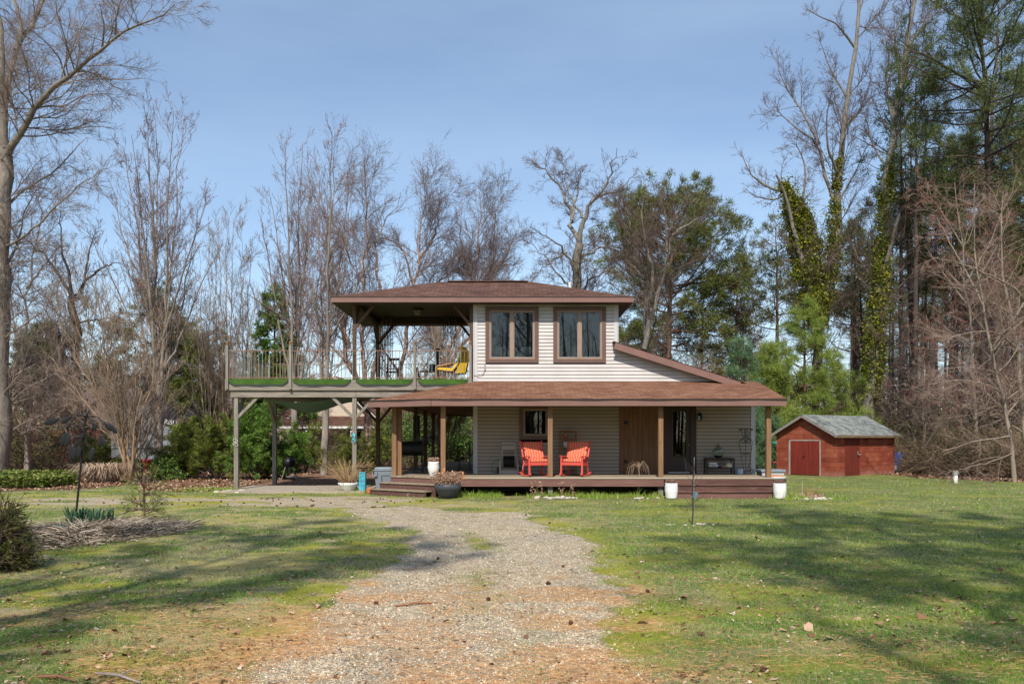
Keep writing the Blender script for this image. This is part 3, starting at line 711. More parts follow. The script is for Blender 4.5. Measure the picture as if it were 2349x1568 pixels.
# ---- lower roof
def roof_face(mb, pts):
    """shingle face with uv in metres, v up the slope"""
    pts = [Vector(p) for p in pts]; n = (pts[1]-pts[0]).cross(pts[2]-pts[0]).normalized()
    if n.z < 0: n = -n
    u = Vector((0,0,1)).cross(n).normalized(); v = n.cross(u).normalized()
    mb.poly(pts, [((p).dot(u), (p).dot(v)) for p in pts])
EZ = 2.90
A = (-2.38,23.88,EZ); B = (-4.46,25.05,EZ); C_ = (-4.46,26.58,EZ+.0); T = (XL,YW-.05,3.60); E1 = (8.10,23.88,EZ); E2 = (8.10,YW,3.60)
mb = MB(); roof_face(mb, [A, E1, E2, T]); roof_face(mb, [B, A, T]); roof_face(mb, [C_, B, T]); roof_face(mb, [(8.1,YW,3.60),(8.1,27.6,3.3),(7.3,27.6,3.61),(7.3,YW,3.6)])
# waviness along the eave: subdivide is not needed, the drip edge below carries it
lo = mb.build('roof', M_SH_LO, house, label='lower porch roof of faded brown shingles')
mb = MB(); dn = -.02
for p, q in ((E1, A), (A, B), (B, C_)):
    p = Vector(p); q = Vector(q); m = 26 if (p-q).length > 5 else 6
    for i in range(m):
        s, e = p.lerp(q, i/m), p.lerp(q, (i+1)/m); d = (q-p).normalized(); o = Vector((d.y,-d.x,0))*-1
        if o.y > 0 and p is not C_: o = o*1
        w0 = .035+.012*math.sin(i*1.3+p.x); w1 = .035+.012*math.sin((i+1)*1.3+p.x)
        mb.poly([s+Vector((0,-.012,.006)), e+Vector((0,-.012,.006)), e+Vector((0,-.012,-w1)), s+Vector((0,-.012,-w0))])
mb.build('drip_edge', plain('drip_edge', (.03,.02,.018), .6, .1), house)
mb = MB()
def fascia(mb, p, q, h=.175, t=.03, z=EZ-.03):
    p = Vector((p[0],p[1],z-h/2)); q = Vector((q[0],q[1],z-h/2)); mb.bar(p, q, t, h)
fascia(mb, (8.09,23.905), (-2.375,23.905)); fascia(mb, (-2.385,23.905), (-4.44,25.065)); fascia(mb, (-4.44,25.08), (-4.44,26.56))
mb.bar((8.085,23.93,EZ-.10), (8.085,YW+.0,3.50), .03, .17)
mb.build('fascia', M_FASCIA, house)
# ---- lean-to roof behind the sloping rake
mb = MB(); x0, z0, x1, z1 = 3.30, 4.90, 8.25, 3.33
roof_face(mb, [(x0,26.36,z0),(x1,26.36,z1),(x1,37.2,z1),(x0,37.2,z0)])
mb.poly([(x0,26.36,z0-.03),(x0,37.2,z0-.03),(x1,37.2,z1-.03),(x1,26.36,z1-.03)])
mb.poly([(XL-.3,31.2,4.4),(x0,31.2,4.88),(x0,37.3,4.2),(XL-.3,37.3,3.6)]); 
mb.build('roof', M_SH_UP, house, label='side lean-to roof sloping down to the right')
mb = MB(); mb.bar((3.34,26.38,4.755), (7.42,26.38,3.465), .03, .215); mb.build('rake_board', M_FASCIA, house)
mb = MB(); mb.poly([(3.4,26.4,4.66),(7.4,26.4,3.4),(7.4,26.7,3.4),(3.4,26.7,4.66)]); mb.build('rake_soffit', M_SOFF, house)
# ---- upper roof
UX0, UX1, UY0, UY1, UZ = -5.84, 3.92, 26.15, 31.75, 6.30
r0, r1 = (-2.59,28.95,7.32), (.71,28.95,7.32)
c = [(UX0,UY0,UZ),(UX1,UY0,UZ),(UX1,UY1,UZ),(UX0,UY1,UZ)]
mb = MB(); roof_face(mb, [c[0],c[1],r1,r0]); roof_face(mb, [c[1],c[2],r1]); roof_face(mb, [c[2],c[3],r0,r1]); roof_face(mb, [c[3],c[0],r0])
up = mb.build('roof', M_SH_UP, house, label='upper hipped roof of brown shingles')
mb = MB(); mb.prism([(28.75,7.30),(28.95,7.37),(29.15,7.30)], 'x', -2.3, .55); mb.build('ridge_vent', M_SH_UP, up)
mb = MB()
for p, q in ((c[0],c[1]),(c[1],c[2]),(c[2],c[3]),(c[3],c[0])):
    fascia(mb, (p[0]*.998,p[1]), (q[0]*.998,q[1]), .155, .03, UZ-.022)
mb.build('fascia', M_FASCIA, house)
mb = MB()
for p, q in ((c[0],c[1]),(c[1],c[2]),(c[2],c[3]),(c[3],c[0])): mb.bar((p[0],p[1],UZ-.012), (q[0],q[1],UZ-.012), .05, .022)
mb.build('drip_edge', MATS['drip_edge'], house)
mb = MB(); z = UZ-.17  # eave soffit ring
for b in [(UX0+.01,UX1-.01,UY0+.01,26.72),(UX0+.01,UX1-.01,31.22,UY1-.01),(UX0+.01,-5.28,26.72,31.22),(XU+.04,UX1-.01,26.72,31.22)]: mb.box(b[0], b[1], b[2], b[3], z, z+.012)
mb.box(-5.28, XL-.04, 26.72, 31.22, 6.34, 6.352)
mb.build('soffit', M_SOFF, house)
mb = MB(); mb.box(-5.28,XL-.04,26.68,26.82,6.14,6.33); mb.box(-5.28,XL-.04,31.1,31.24,6.14,6.36); mb.box(-5.28,-5.14,26.83,31.09,6.14,6.36)
mb.build('porch_beam', M_POSTDX, house)
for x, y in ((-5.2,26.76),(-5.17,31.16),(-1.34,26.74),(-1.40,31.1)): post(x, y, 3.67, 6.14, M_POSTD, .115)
def brace(p, q, m=M_POSTD, w=.09, par=None):
    mb = MB(); mb.bar(p, q, w, .10, up=(0,1,0.01)); mb.build('brace', m, par or house)
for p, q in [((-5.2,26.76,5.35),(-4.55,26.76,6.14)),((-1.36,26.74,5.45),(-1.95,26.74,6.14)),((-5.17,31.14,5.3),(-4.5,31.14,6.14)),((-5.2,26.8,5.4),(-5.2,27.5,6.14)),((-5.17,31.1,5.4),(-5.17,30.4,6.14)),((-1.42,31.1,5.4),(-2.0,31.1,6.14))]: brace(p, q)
# vents on the roof
mb = MB(); mb.lathe([(.045,6.7),(.045,7.20)], (2.02,28.4,0), 12, True); mb.build('roof_vent_pipe', M_WHITE, house, label='white pipe near the top of the upper roof', smooth=False)
mb = MB(); mb.lathe([(.06,3.2),(.06,3.82)], (7.35,27.7,0), 12); mb.build('roof_vent_pipe', M_WHITE, house, label='white pipe low on the lean-to roof')
# lantern by the door
mb = MB(); lx, lz = 6.165, 2.44
mb.box(lx-.05,lx+.05,YW-.05,YW-.02,lz-.06,lz+.12); mb.tube([(lx,YW-.05,lz+.08),(lx,YW-.13,lz+.16),(lx,YW-.14,lz+.12)], .01); mb.lathe([(.0,.15),(.03,.12),(.075,.07),(.075,.06)], (lx,YW-.14,lz), 6)
for k in range(6):
    a = PI/3*k; mb.tube([(lx+.065*math.cos(a),YW-.14+.065*math.sin(a),lz+.06),(lx+.05*math.cos(a),YW-.14+.05*math.sin(a),lz-.11)], .006, 4)
mb.lathe([(.055,-.13),(.055,-.11)], (lx,YW-.14,lz), 6)
ln = mb.build('wall_lantern', M_BLACK, house)
mb = MB(); mb.lathe([(.043,-.11),(.056,.06)], (lx,YW-.14,lz), 6); mb.build('lantern_glass', M_GLASS, ln)
# ceiling light under the upper roof
mb = MB(); lx, ly = -3.35, 28.9; mb.lathe([(.22,0),(.22,-.03),(.15,-.05)], (lx,ly,6.34), 6); cl = mb.build('ceiling_light', M_BLACK, house)
mb = MB(); mb.lathe([(.17,-.05),(.13,-.2)], (lx,ly,6.34), 6); mb.build('light_glass', plain('frosted_glass', (.22,.21,.18), .4, .1), cl)
# outside wire and switch box on the upper wall
mb = MB(); mb.box(-.915,-.865,YW-.06,YW-.022,3.98,4.17); mb.tube([(-.89,YW-.04,3.98),(-.95,YW-.05,3.85),(-1.15,YW-.05,3.78),(-1.25,YW-.06,3.82)], .009, 5); mb.build('cable_box', plain('grey_plastic', (.33,.31,.30), .5, .1), house)

# ================================================================== raised deck
deck = thing('raised_deck', (-5.5, 29.0, 0), 'weathered grey timber deck on tall braced posts beside the house', 'deck')
DX0, DX1, DY0, DY1, DZ = -9.42, -1.30, 26.60, 31.5, 3.66
mb = MB(); mb.box(DX0, DX1, DY0+.04, DY1, DZ-.035, DZ); mb.build('deck_floor', M_FLOOR, deck)
mb = MB(); mb.box(DX0,DX1,DY0,DY0+.038,3.315,DZ); mb.box(DX0,DX0+.038,DY0+.04,DY1,3.315,DZ-.037); mb.box(DX0,DX1,DY1-.04,DY1-.002,3.315,DZ-.037); mb.build('rim_joist', M_GREYX, deck)
mb = MB(); mb.box(-9.25,-5.14,DY0+.06,DY0+.10,3.09,3.305); mb.build('support_beam', M_GREYX, deck)
mb = MB(); mb.box(-5.13,DX1,DY0+.06,DY0+.10,3.09,3.305); mb.build('support_beam', M_GREYX, deck)
mb = MB(); mb.box(-9.25,DX1,DY0+.22,DY0+.26,3.09,3.305); mb.build('support_beam', M_GREYX, deck)
mb = MB(); mb.box(-9.1,DX1,29.95,30.0,3.09,3.305); mb.build('support_beam', M_GREYX, deck)
for i in range(20):
    x = -9.3+i*.41; mb = MB(); mb.box(x, x+.04, DY0+.045, DY1-.045, 3.31, DZ-.037); mb.build('joist', M_GREYY, deck)
for x in (-9.09, -5.19): post(x, DY0+.16, -.3, 3.09, M_GREYZ, .14, 'deck_post', deck)
post(-8.78, 30.0, -.3, 3.09, M_GREYZ, .14, 'deck_post', deck)
post(-4.95, 29.95, -.3, 3.09, M_POSTD, .14, 'deck_post', deck)
for p, q in [((-9.05,26.76,2.42),(-8.36,26.76,3.12)),((-5.23,26.76,2.42),(-5.95,26.76,3.12)),((-5.15,26.76,2.42),(-4.5,26.76,3.12)),((-9.09,26.8,2.4),(-9.09,27.5,3.12)),
             ((-8.78,29.9,2.4),(-8.78,29.2,3.12)),((-8.74,30,2.4),(-8.1,30,3.12))]: brace(p, q, M_GREYZ, .09, deck)
for p, q in [((-5.0,29.95,2.35),(-5.65,29.95,3.1)),((-4.9,29.95,2.35),(-4.3,29.95,3.1))]: brace(p, q, M_POSTD, .09, deck)
# rail posts with ball finials
def railpost(par, x, y, z0=3.42, z1=4.78):
    mb = MB(); mb.box(x-.043,x+.043,y-.043,y+.043,z0,z1); p = mb.build('rail_post', M_GREYZ, par, bevel=.006)
    mb = MB(); mb.lathe([(.05,0),(.035,.025),(.045,.05)], (x,y,z1), 12); mb.sbox((x,y,z1+.09), (.105,.105,.09), 1, 12, 8); mb.build('finial', M_POST, p, smooth=True)
M_RUST = plain('rusty_bar', (.26,.15,.10), .7, .45, 5); M_BARP = plain('painted_bar', (.30,.22,.19), .6, .35, 4); M_BART = plain('teal_bar', (.20,.33,.32), .6, .3, 4)
def railing(name, label, p, q, posts, ztop=4.605, zbot=3.72, pitch=.118, skip=()):
    p = Vector((*p,0)); q = Vector((*q,0)); o = thing(name, (p.x, p.y, DZ), label, 'railing', 'railings round the raised deck')
    d = (q-p); L = d.length; d.normalize()
    for s in posts: railpost(o, *(p+d*s).to_2d(), z0=3.34 if p.y == q.y and p.y < 27 else DZ)
    for z in (ztop, zbot):
        mb = MB(); mb.tube([p+Vector((0,0,z)), q+Vector((0,0,z))], .014, 6); mb.build('rail', M_RUST, o)
    n = int(L/pitch); rr = random.Random(5)
    for i in range(1, n):
        s = L*i/n
        if any(abs(s-k) < .07 for k in posts): continue
        a = p+d*s; mb = MB(); mb.tube([a+Vector((0,0,zbot)), a+Vector((rr.uniform(-.008,.008),0,ztop))], .0085, 5)
        mb.build('baluster', rr.choice([M_RUST, M_BARP, M_BARP, M_BART]), o)
railing('deck_railing', 'thin rusty bar railing along the front edge of the raised deck', (-9.36,26.56), (-1.32,26.56), [.03, 2.10, 6.18, 8.0])
railing('deck_railing', 'thin bar railing along the open left end of the raised deck', (-9.36,26.68), (-9.36,31.35), [2.3, 4.6])
railing('deck_railing', 'thin bar railing along the back edge of the raised deck, against the trees', (-9.25,31.42), (-1.5,31.42), [2.05, 4.1], ztop=4.60)
# artificial turf lying on the deck, draped over the edge between the posts
def m_turf(t):
    p = t.pos(); n = t.noise(140, 3, .7, p); b = t.noise(4, 3, .6, p)
    t.bsdf(t.ramp(t.math('ADD', t.math('MULTIPLY', n, .8), t.math('MULTIPLY', b, .2)), [(.35,(.018,.05,.010)),(.5,(.055,.12,.022)),(.7,(.14,.22,.05))]), .8, t.bump(n, 1, .01), 0, .1)
M_TURF = mat('artificial_turf', m_turf); M_TBACK = plain('turf_backing', (.045,.05,.06), .7, .2)
tf = thing('artificial_turf', (-5.3, 28, DZ), 'bright green artificial turf laid on the raised deck and hanging over its edge', 'turf')
mb = MB(); mb.box(DX0+.05, DX1-.05, DY0+.05, DY1-.1, DZ+.004, DZ+.02); mb.build('turf_sheet', M_TURF, tf)
for x0, x1 in [(-9.30,-7.34),(-7.18,-5.28),(-5.12,-3.26),(-3.08,-1.45)]:
    mb = MB(); bk = MB(); n = 44; y = DY0-.02
    for i in range(n):
        f = lambda k: min(1, 9*min(k/n+.01, 1-k/n+.01))**.6
        xa, xb = x0+(x1-x0)*i/n, x0+(x1-x0)*(i+1)/n; ha, hb = .17*f(i)+.0, .17*f(i+1)
        w = lambda xx: .012*math.sin(xx*7)
        mb.poly([(xa,y+w(xa)-.012,DZ+.012-ha),(xb,y+w(xb)-.012,DZ+.012-hb),(xb,y-.02,DZ+.022),(xa,y-.02,DZ+.022)])
        mb.poly([(xa,y-.02,DZ+.022),(xb,y-.02,DZ+.022),(xb,DY0+.06,DZ+.022),(xa,DY0+.06,DZ+.022)])
        bk.poly([(xa,y+w(xa)-.004,DZ-.025-ha*1.08),(xb,y+w(xb)-.004,DZ-.025-hb*1.08),(xb,y-.004,DZ+.01),(xa,y-.004,DZ+.01)])
    mb.build('turf_flap', M_TURF, tf); bk.build('turf_backing', M_TBACK, tf)
# green shade cloth slung beneath
mb = MB(); nx2, ny2 = 30, 10
def zt(i, j):
    u, v = i/nx2, j/ny2; return 3.10-.02-.42*math.sin(PI*min(1,max(0,u)))**1.2*(.35+.65*math.sin(PI*v)**.8)*(1-.1*math.sin(u*9))
for i in range(nx2):
    for j in range(ny2):
        P = lambda a, b: (-8.55+2.95*a/nx2, 26.9+2.6*b/ny2, zt(a, b))
        mb.poly([P(i,j),P(i+1,j),P(i+1,j+1),P(i,j+1)])
mb.build('shade_cloth', plain('green_cloth', (.075,.14,.095), .85, .12, 2), None, smooth=True, label='dark green cloth sagging below the raised deck', cat='shade cloth', loc=(-7.1,28.2,3.0))
# concrete pad
mb = MB(); mb.box(-9.3,-6.95,25.7,28.9,-.08,.058); mb.box(-6.93,-4.7,25.75,28.9,-.08,.064); mb.build('concrete_pad', plain('old_concrete', (.33,.28,.22), .9, .22, 2.5), None, kind='structure')
# ================================================================== things on the porch
def m_stripe(t):
    s = t.new('ShaderNodeSeparateXYZ'); c = t.new('ShaderNodeTexCoord'); t.L(c.outputs['Object'], s.inputs[0])
    wob = t.noise(7, 2, .5, c.outputs['Object']); xx = t.math('ADD', t.math('MULTIPLY', s.outputs['X'], 13.5), t.math('MULTIPLY', wob, .35))
    f = t.math('FRACT', xx)
    col = t.ramp(f, [(0,(.62,.06,.05)),(.14,(.74,.24,.05)),(.32,(.72,.42,.28)),(.42,(.60,.07,.07)),(.54,(.13,.02,.08)),(.63,(.62,.25,.24)),(.72,(.74,.26,.06)),(.84,(.55,.045,.06))], 'CONSTANT')
    t.bsdf(col, .85, t.bump(t.noise(9, 3, .5, c.outputs['Object']), .4, .02), 0, .1)
M_STR = mat('striped_cushion', m_stripe); M_RED = plain('coral_red_paint', (.62,.085,.065), .5, .12, 4)
def rocking_chair(loc, rz, label):
    o = thing('rocking_chair', loc, label, 'rocking chair', 'red rocking chairs on the porch', rz=rz)
    def P(m, nm, mt=M_RED, sm=False, bv=.004, par=None): return m.build(nm, mt, par or o, local=True, smooth=sm, bevel=bv)
    for s in (-1, 1):
        x = s*.29
        m = MB(); n = 12; pts = []
        for i in range(n+1):
            y = -.40+.92*i/n; z = .02+.30*((y-.02)**2)*1.05; pts.append((x, y, z+.012))
        for i in range(n): m.bar(pts[i], pts[i+1], .038, .045)
        P(m, 'rocker')
        m = MB(); m.bar((x,-.30,.06), (x,-.27,.63), .045, .05, up=(0,1,0)); P(m, 'front_leg')
        m = MB(); m.bar((x*.92,.36,.07), (x*.98,.17,.42), .04, .05, up=(0,1,0)); m.bar((x*.98,.17,.42), (x*1.06,.44,1.12), .04, .045, up=(0,1,0)); P(m, 'back_post')
        m = MB(); m.bar((x*1.04,-.33,.645), (x*1.04,.27,.60), .065, .028); P(m, 'armrest')
    m = MB(); m.bar((-.29,-.28,.40), (.29,-.28,.40), .03, .085); m.bar((-.29,.20,.36), (.29,.20,.36), .03, .07)
    for s in (-1,1): m.bar((s*.29,-.28,.40), (s*.28,.2,.365), .028, .07)
    P(m, 'seat_frame')
    m = MB()
    for k in range(7): m.bar((-.24+.08*k,-.27,.435), (-.24+.08*k,.2,.40), .05, .014)
    P(m, 'seat_slats')
    m = MB()
    for k in range(5): m.bar((-.2+.1*k,.19,.42), (-.2+.1*k,.43,1.06), .045, .014, up=(0,1,0))
    m.bar((-.29,.425,1.06), (.29,.425,1.06), .03, .06); P(m, 'backrest')
    # cushions: tufted pads
    Mx = Matrix.Rotation(R(-4), 3, 'X'); m = MB(); m.sbox((0,-.05,.485), (.56,.52,.13), .42, 36, 14, Mx); c1 = P(m, 'seat_cushion', M_STR, True, 0)
    Mb = Matrix.Rotation(R(-20), 3, 'X'); m = MB(); m.sbox((0,.195,.68), (.54,.13,.34), .40, 36, 16, Mb); P(m, 'back_cushion', M_STR, True, 0)
    m = MB(); m.sbox((0,.32,.95), (.55,.12,.28), .36, 36, 16, Mb); P(m, 'back_cushion', M_STR, True, 0)
    o.scale = (1.16, 1, .97)
    m = MB(); m.tube([(-.28,.1,.43),(-.31,.16,.38),(-.33,.15,.24)], .008, 5); m.tube([(-.28,.1,.43),(-.30,.2,.36),(-.29,.22,.3)], .008, 5); P(m, 'ribbon', plain('pink_ribbon', (.75,.25,.32), .7, .1), False, 0)
    return o
rocking_chair((.74, 24.90, FZ), R(20), 'coral red rocking chair with striped cushions, left of the porch post')
rocking_chair((1.93, 24.90, FZ), R(-24), 'coral red rocking chair with striped cushions, in front of the slim wooden plant shelf')
# plant shelf
o = thing('plant_shelf', (1.88, 26.45, FZ), 'slim orange-brown open shelf standing against the siding behind the chairs', 'shelf'); MS = plain('honey_wood', (.26,.10,.035), .5, .2, 8)
x0, x1, y0, y1 = 1.55, 2.10, 26.3, 26.58
for x in (x0, x1-.03):
    for y in (y0, y1-.03): m = MB(); m.box(x, x+.03, y, y+.03, FZ, FZ+1.42); m.build('upright', MS, o)
for z in (.12, .48, .84, 1.12, 1.40): m = MB(); m.box(x0+.03, x1-.03, y0, y1, FZ+z, FZ+z+.02); m.build('shelf_board', MS, o)
m = MB()
for x in (x0, x1-.03): m.bar((x+.015,y0+.03,FZ+1.1), (x+.015,y1-.03,FZ+.5), .02, .02)
m.build('side_brace', MS, o)
def pot(name, prof, loc, mt, label, cat='pot', group=None, soil=None, n=24):
    o = thing(name, loc, label, cat, group); m = MB(); m.lathe(prof, (0,0,0), n, cap=False)
    r0, z0 = prof[0]; m.v.append((0,0,z0)); c = len(m.v)-1
    for k in range(n): m.f.append((k, c, (k+1)%n)); m.uv.append(None)
    m.build('pot_body', mt, o, local=True, smooth=True)
    if soil:
        m = MB(); m.lathe([(soil[0], soil[1]-.01), (soil[0]*.98, soil[1])], (0,0,0), n); m.build('soil', plain('potting_soil', (.05,.035,.025), .95, .3, 20), o, local=True)
    return o
M_TERR = plain('terracotta', (.48,.14,.055), .8, .15, 10); M_CER = plain('white_ceramic', (.70,.70,.68), .35, .06, 4)
pot('plant_pot', [(.055,0),(.07,.13),(.082,.135),(.085,.17),(.07,.17),(.065,.12)], (1.75,26.44,FZ+1.14), M_TERR, 'ribbed terracotta pot on the upper tier of the plant shelf')
pot('plant_pot', [(.05,0),(.075,.19),(.07,.19),(.05,.02)], (1.74,26.44,FZ+.86), M_CER, 'white tapered pot on the middle tier of the plant shelf')
for i in range(4): pot('glass_votive', [(.018,0),(.026,.11),(.022,.11),(.016,.02)], (1.865+i*.055,26.42,FZ+.86), M_CER, 'small white tumbler beside the white pot on the plant shelf', 'tumbler', 'tumblers on the plant shelf', n=10)
# hose reel cart
o = thing('hose_reel_cart', (-.12, 26.2, FZ), 'beige wheeled hose reel cart with wound black hose against the siding', 'hose reel'); M_BG = plain('beige_plastic', (.36,.32,.28), .5, .12, 6)
cx, cy = -.10, 26.2
for s in (-1, 1):
    m = MB(); m.bar((cx+s*.30,cy-.12,FZ), (cx+s*.27,cy-.05,FZ+.52), .04, .06, up=(0,1,0)); m.bar((cx+s*.23,cy,FZ+.30), (cx+s*.21,cy+.10,FZ+1.02), .045, .03, up=(0,1,0)); m.build('side_frame', M_BG, o)
    m = MB(); m.tube([(cx+s*.33,cy+.1,FZ+.11),(cx+s*.38,cy+.1,FZ+.11)], .11, 16); m.build('wheel', M_BLACK, o)
for q_ in [(cx-.23,cx+.23,cy+.06,cy+.11,FZ+.98,FZ+1.03),(cx-.20,cx+.20,cy+.03,cy+.13,FZ+.80,FZ+.92),(cx-.29,cx+.29,cy-.16,cy-.1,FZ+.0,FZ+.13),(cx-.29,cx+.29,cy+.1,cy+.14,FZ+.10,FZ+.2)]: m = MB(); m.box(*q_); m.build('cross_member', M_BG, o)
m = MB()
for k in range(11):
    x = cx-.165+.033*k; r_ = .16+.012*math.sin(k*2.2); m.tube([(x+.0,cy+r_*math.cos(a),FZ+.42+r_*math.sin(a)) for a in np.linspace(0, 2*PI, 17)], .02, 6, False)
m.tube([(cx-.17,cy,FZ+.42),(cx+.17,cy,FZ+.42)], .14, 16); m.build('wound_hose', plain('black_hose', (.010,.011,.012), .5, .3), o, smooth=True)
m = MB(); m.tube([(cx+.29,cy,FZ+.42),(cx+.36,cy-.02,FZ+.40),(cx+.36,cy-.06,FZ+.34),(cx+.48,cy-.06,FZ+.33)], .014, 6); m.build('crank', M_BLACK, o)
m = MB(); m.tube([(cx-.29,cy-.1,FZ+.50),(cx-.42,cy-.05,FZ+.47),(cx-.52,cy,FZ+.36),(cx-.56,cy,FZ+.2),(cx-.53,cy-.02,FZ+.06),(cx-.42,cy-.05,FZ+.02),(cx-.3,cy-.08,FZ+.02)], .013, 8); m.build('hose_end', plain('green_hose', (.02,.20,.13), .4, .1), o, smooth=True)
m = MB(); m.tube([(cx+.3,cy,FZ+.02),(cx+.6,cy-.1,FZ+.018),(cx+.8,cy+.1,FZ+.018),(cx+.62,cy+.2,FZ+.018)], .012, 6); m.build('hose_tail', M_BLACK, o)
# console table with things on it
o = thing('console_table', (6.7, 26.3, FZ), 'low dark slatted two tier table against the siding right of the door', 'table'); M_DK = plain('dark_stained_wood', (.035,.022,.018), .5, .3, 6)
x0, x1, y0, y1 = 6.26, 7.18, 26.12, 26.50
for x in (x0, x1-.045):
    for y in (y0, y1-.045): m = MB(); m.box(x, x+.045, y, y+.045, FZ, FZ+.50); m.build('leg', M_DK, o)
m = MB()
for k in range(16): m.box(x0+.0+k*(x1-x0-.05)/15, x0+.045+k*(x1-x0-.05)/15, y0, y1, FZ+.505, FZ+.53)
m.box(x0+.046,x1-.046,y0+.005,y0+.03,FZ+.45,FZ+.503); m.box(x0+.046,x1-.046,y1-.03,y1-.005,FZ+.45,FZ+.503); m.build('table_top', M_DK, o)
m = MB(); m.box(x0+.005,x1-.005,y0+.046,y1-.046,FZ+.19,FZ+.215); m.box(x0+.046,x1-.046,y0+.005,y0+.03,FZ+.175,FZ+.215); m.build('lower_shelf', M_DK, o)
o = thing('demijohn', (6.69, 26.31, FZ+.53), 'round clear glass demijohn with a cork on the dark table', 'bottle')
def m_jug(t):
    gl = t.new('ShaderNodeBsdfGlossy'); gl.inputs['Roughness'].default_value = .03
    tr = t.new('ShaderNodeBsdfTransparent'); tr.inputs[0].default_value = (.72,.82,.76,1)
    lw = t.new('ShaderNodeLayerWeight'); lw.inputs[0].default_value = .35; mx = t.new('ShaderNodeMixShader'); t.L(t.ramp(lw.outputs['Facing'], [(0,(.05,)*3),(.8,(.3,)*3),(1,(.7,)*3)]), mx.inputs[0])
    t.L(tr.outputs[0], mx.inputs[1]); t.L(gl.outputs[0], mx.inputs[2]); t.L(mx.outputs[0], t.out.inputs[0])
m = MB(); m.lathe([(.06,0),(.11,.02)]+[(.185*math.cos(a),.19+.185*math.sin(a)) for a in np.linspace(-.9,1.25,14)]+[(.042,.375),(.042,.42)], (0,0,0), 28); m.build('glass_body', mat('jug_glass', m_jug), o, local=True, smooth=True)
m = MB(); m.lathe([(.042,.40),(.047,.47)], (0,0,0), 14); m.build('cork', plain('cork', (.30,.17,.10), .9, .15, 30), o, local=True)
m = MB(); m.lathe([(.05,.008),(.10,.022),(.14,.06),(.15,.075)], (0,0,0), 24); m.build('sediment', plain('dark_sediment', (.012,.014,.012), .5), o, local=True, smooth=True)
o = thing('wrapped_bundle', (6.52, 26.3, FZ+.216), 'white and grey plastic wrapped bundle on the lower tier of the dark table', 'package')
m = MB(); m.sbox((0,0,.06), (.30,.2,.11), .5, 20, 10); m.build('wrapper', plain('white_wrap', (.62,.62,.64), .35, .15, 14), o, local=True, smooth=True)
m = MB(); m.sbox((-.01,0,.145), (.29,.19,.06), .5, 20, 10); m.build('wrapper', MATS['white_wrap'], o, local=True, smooth=True)
m = MB(); m.box(-.07,.06,-.112,-.10,.03,.085); m.build('printed_label', plain('label_grey', (.30,.28,.26), .5, .5, 40), o, local=True)
for x, c, h, nm in [(6.96,(.75,.70,.12),.12,'yellow'),(7.01,(.80,.80,.78),.15,'white'),(7.06,(.80,.78,.50),.14,'cream'),(7.10,(.78,.78,.76),.13,'small white'),(6.32,(.70,.45,.05),.13,'orange'),(6.37,(.08,.35,.10),.16,'green')]:
    o = thing('spray_bottle', (x, 26.28, FZ+.216), f'{nm} plastic garden product bottle on the lower tier of the dark table', 'bottle', 'garden bottles on the dark table')
    m = MB(); m.lathe([(.021,0),(.022,h*.65),(.012,h*.78),(.012,h)], (0,0,0), 12); m.build('bottle_body', plain('plastic_'+nm.replace(' ','_'), c, .4, .1), o, local=True, smooth=True)
    m = MB(); m.lathe([(.014,h),(.014,h+.022)], (0,0,0), 10); m.build('cap', M_WHITE if nm != 'white' else plain('green_cap', (.1,.4,.15), .4), o, local=True)
o = thing('garden_gloves', (6.80, 26.24, FZ+.216), 'crumpled pink and black gloves on the lower tier of the dark table', 'gloves')
m = MB(); m.sbox((-.07,0,.022), (.12,.1,.045), .8, 12, 8); m.sbox((-.13,.02,.03), (.05,.05,.05), .8, 10, 6); m.build('black_glove', M_BLACK, o, local=True, smooth=True)
m = MB(); m.sbox((.05,0,.02), (.13,.09,.04), .8, 12, 8); m.sbox((.11,-.01,.03), (.06,.04,.03), .8, 10, 6); m.build('pink_glove', plain('pink_fabric', (.62,.16,.20), .8), o, local=True, smooth=True)
pot('bucket', [(.10,0),(.115,.17),(.12,.17),(.105,.01)], (7.40,26.38,FZ), plain('grey_white_bucket', (.50,.53,.56), .4, .06), 'small pale bucket between the dark table and the wire trellis', 'bucket')
# wire plant stand / trellis
o = thing('plant_trellis', (7.75, 26.35, FZ), 'tall black wrought iron plant stand with scrolls beside the wall corner', 'trellis'); tx, ty = 7.60, 26.35
def sc_(cx_, cz, r_, d, turns=1.6, a0=0): return [(cx_+d*(r_*(1-.55*k/26))*math.cos(a0+turns*2*PI*k/26), ty, cz+(r_*(1-.55*k/26))*math.sin(a0+turns*2*PI*k/26)) for k in range(27)]
m = MB(); m.tube([(tx-.20,ty,FZ+1.46),(tx+.20,ty,FZ+1.46)], .011, 5)
for s in (-1, -.33, .33, 1): m.tube([(tx+s*.15,ty,FZ+1.46),(tx+s*.09,ty,FZ+1.20)], .010, 5)
m.tube([(tx-.10,ty,FZ+1.20),(tx+.10,ty,FZ+1.20)], .010, 5)
for s in (-1, 1): m.tube(sc_(tx+s*.20,FZ+1.44,.035,s), .007, 4)
m.build('basket', M_BLACK, o)
m = MB(); m.tube([(tx,ty,FZ+.02),(tx,ty,FZ+1.50)], .009, 5)
for s in (-1, 1):
    m.tube([(tx+s*.04,ty,FZ+1.18),(tx+s*.15,ty,FZ+1.15),(tx+s*.215,ty,FZ+1.06),(tx+s*.20,ty,FZ+.93),(tx+s*.17,ty,FZ+.72),(tx+s*.11,ty,FZ+.35),(tx+s*.06,ty,FZ+.10),(tx+s*.03,ty,FZ+.02)], .009, 5)
m.build('stand_frame', M_BLACK, o)
m = MB()
for s in (-1, 1):
    m.tube(sc_(tx+s*.085,FZ+1.07,.085,s), .007, 4); m.tube(sc_(tx+s*.07,FZ+.66,.055,s), .007, 4); m.tube(sc_(tx+s*.19,FZ+.09,.085,-s), .008, 4)
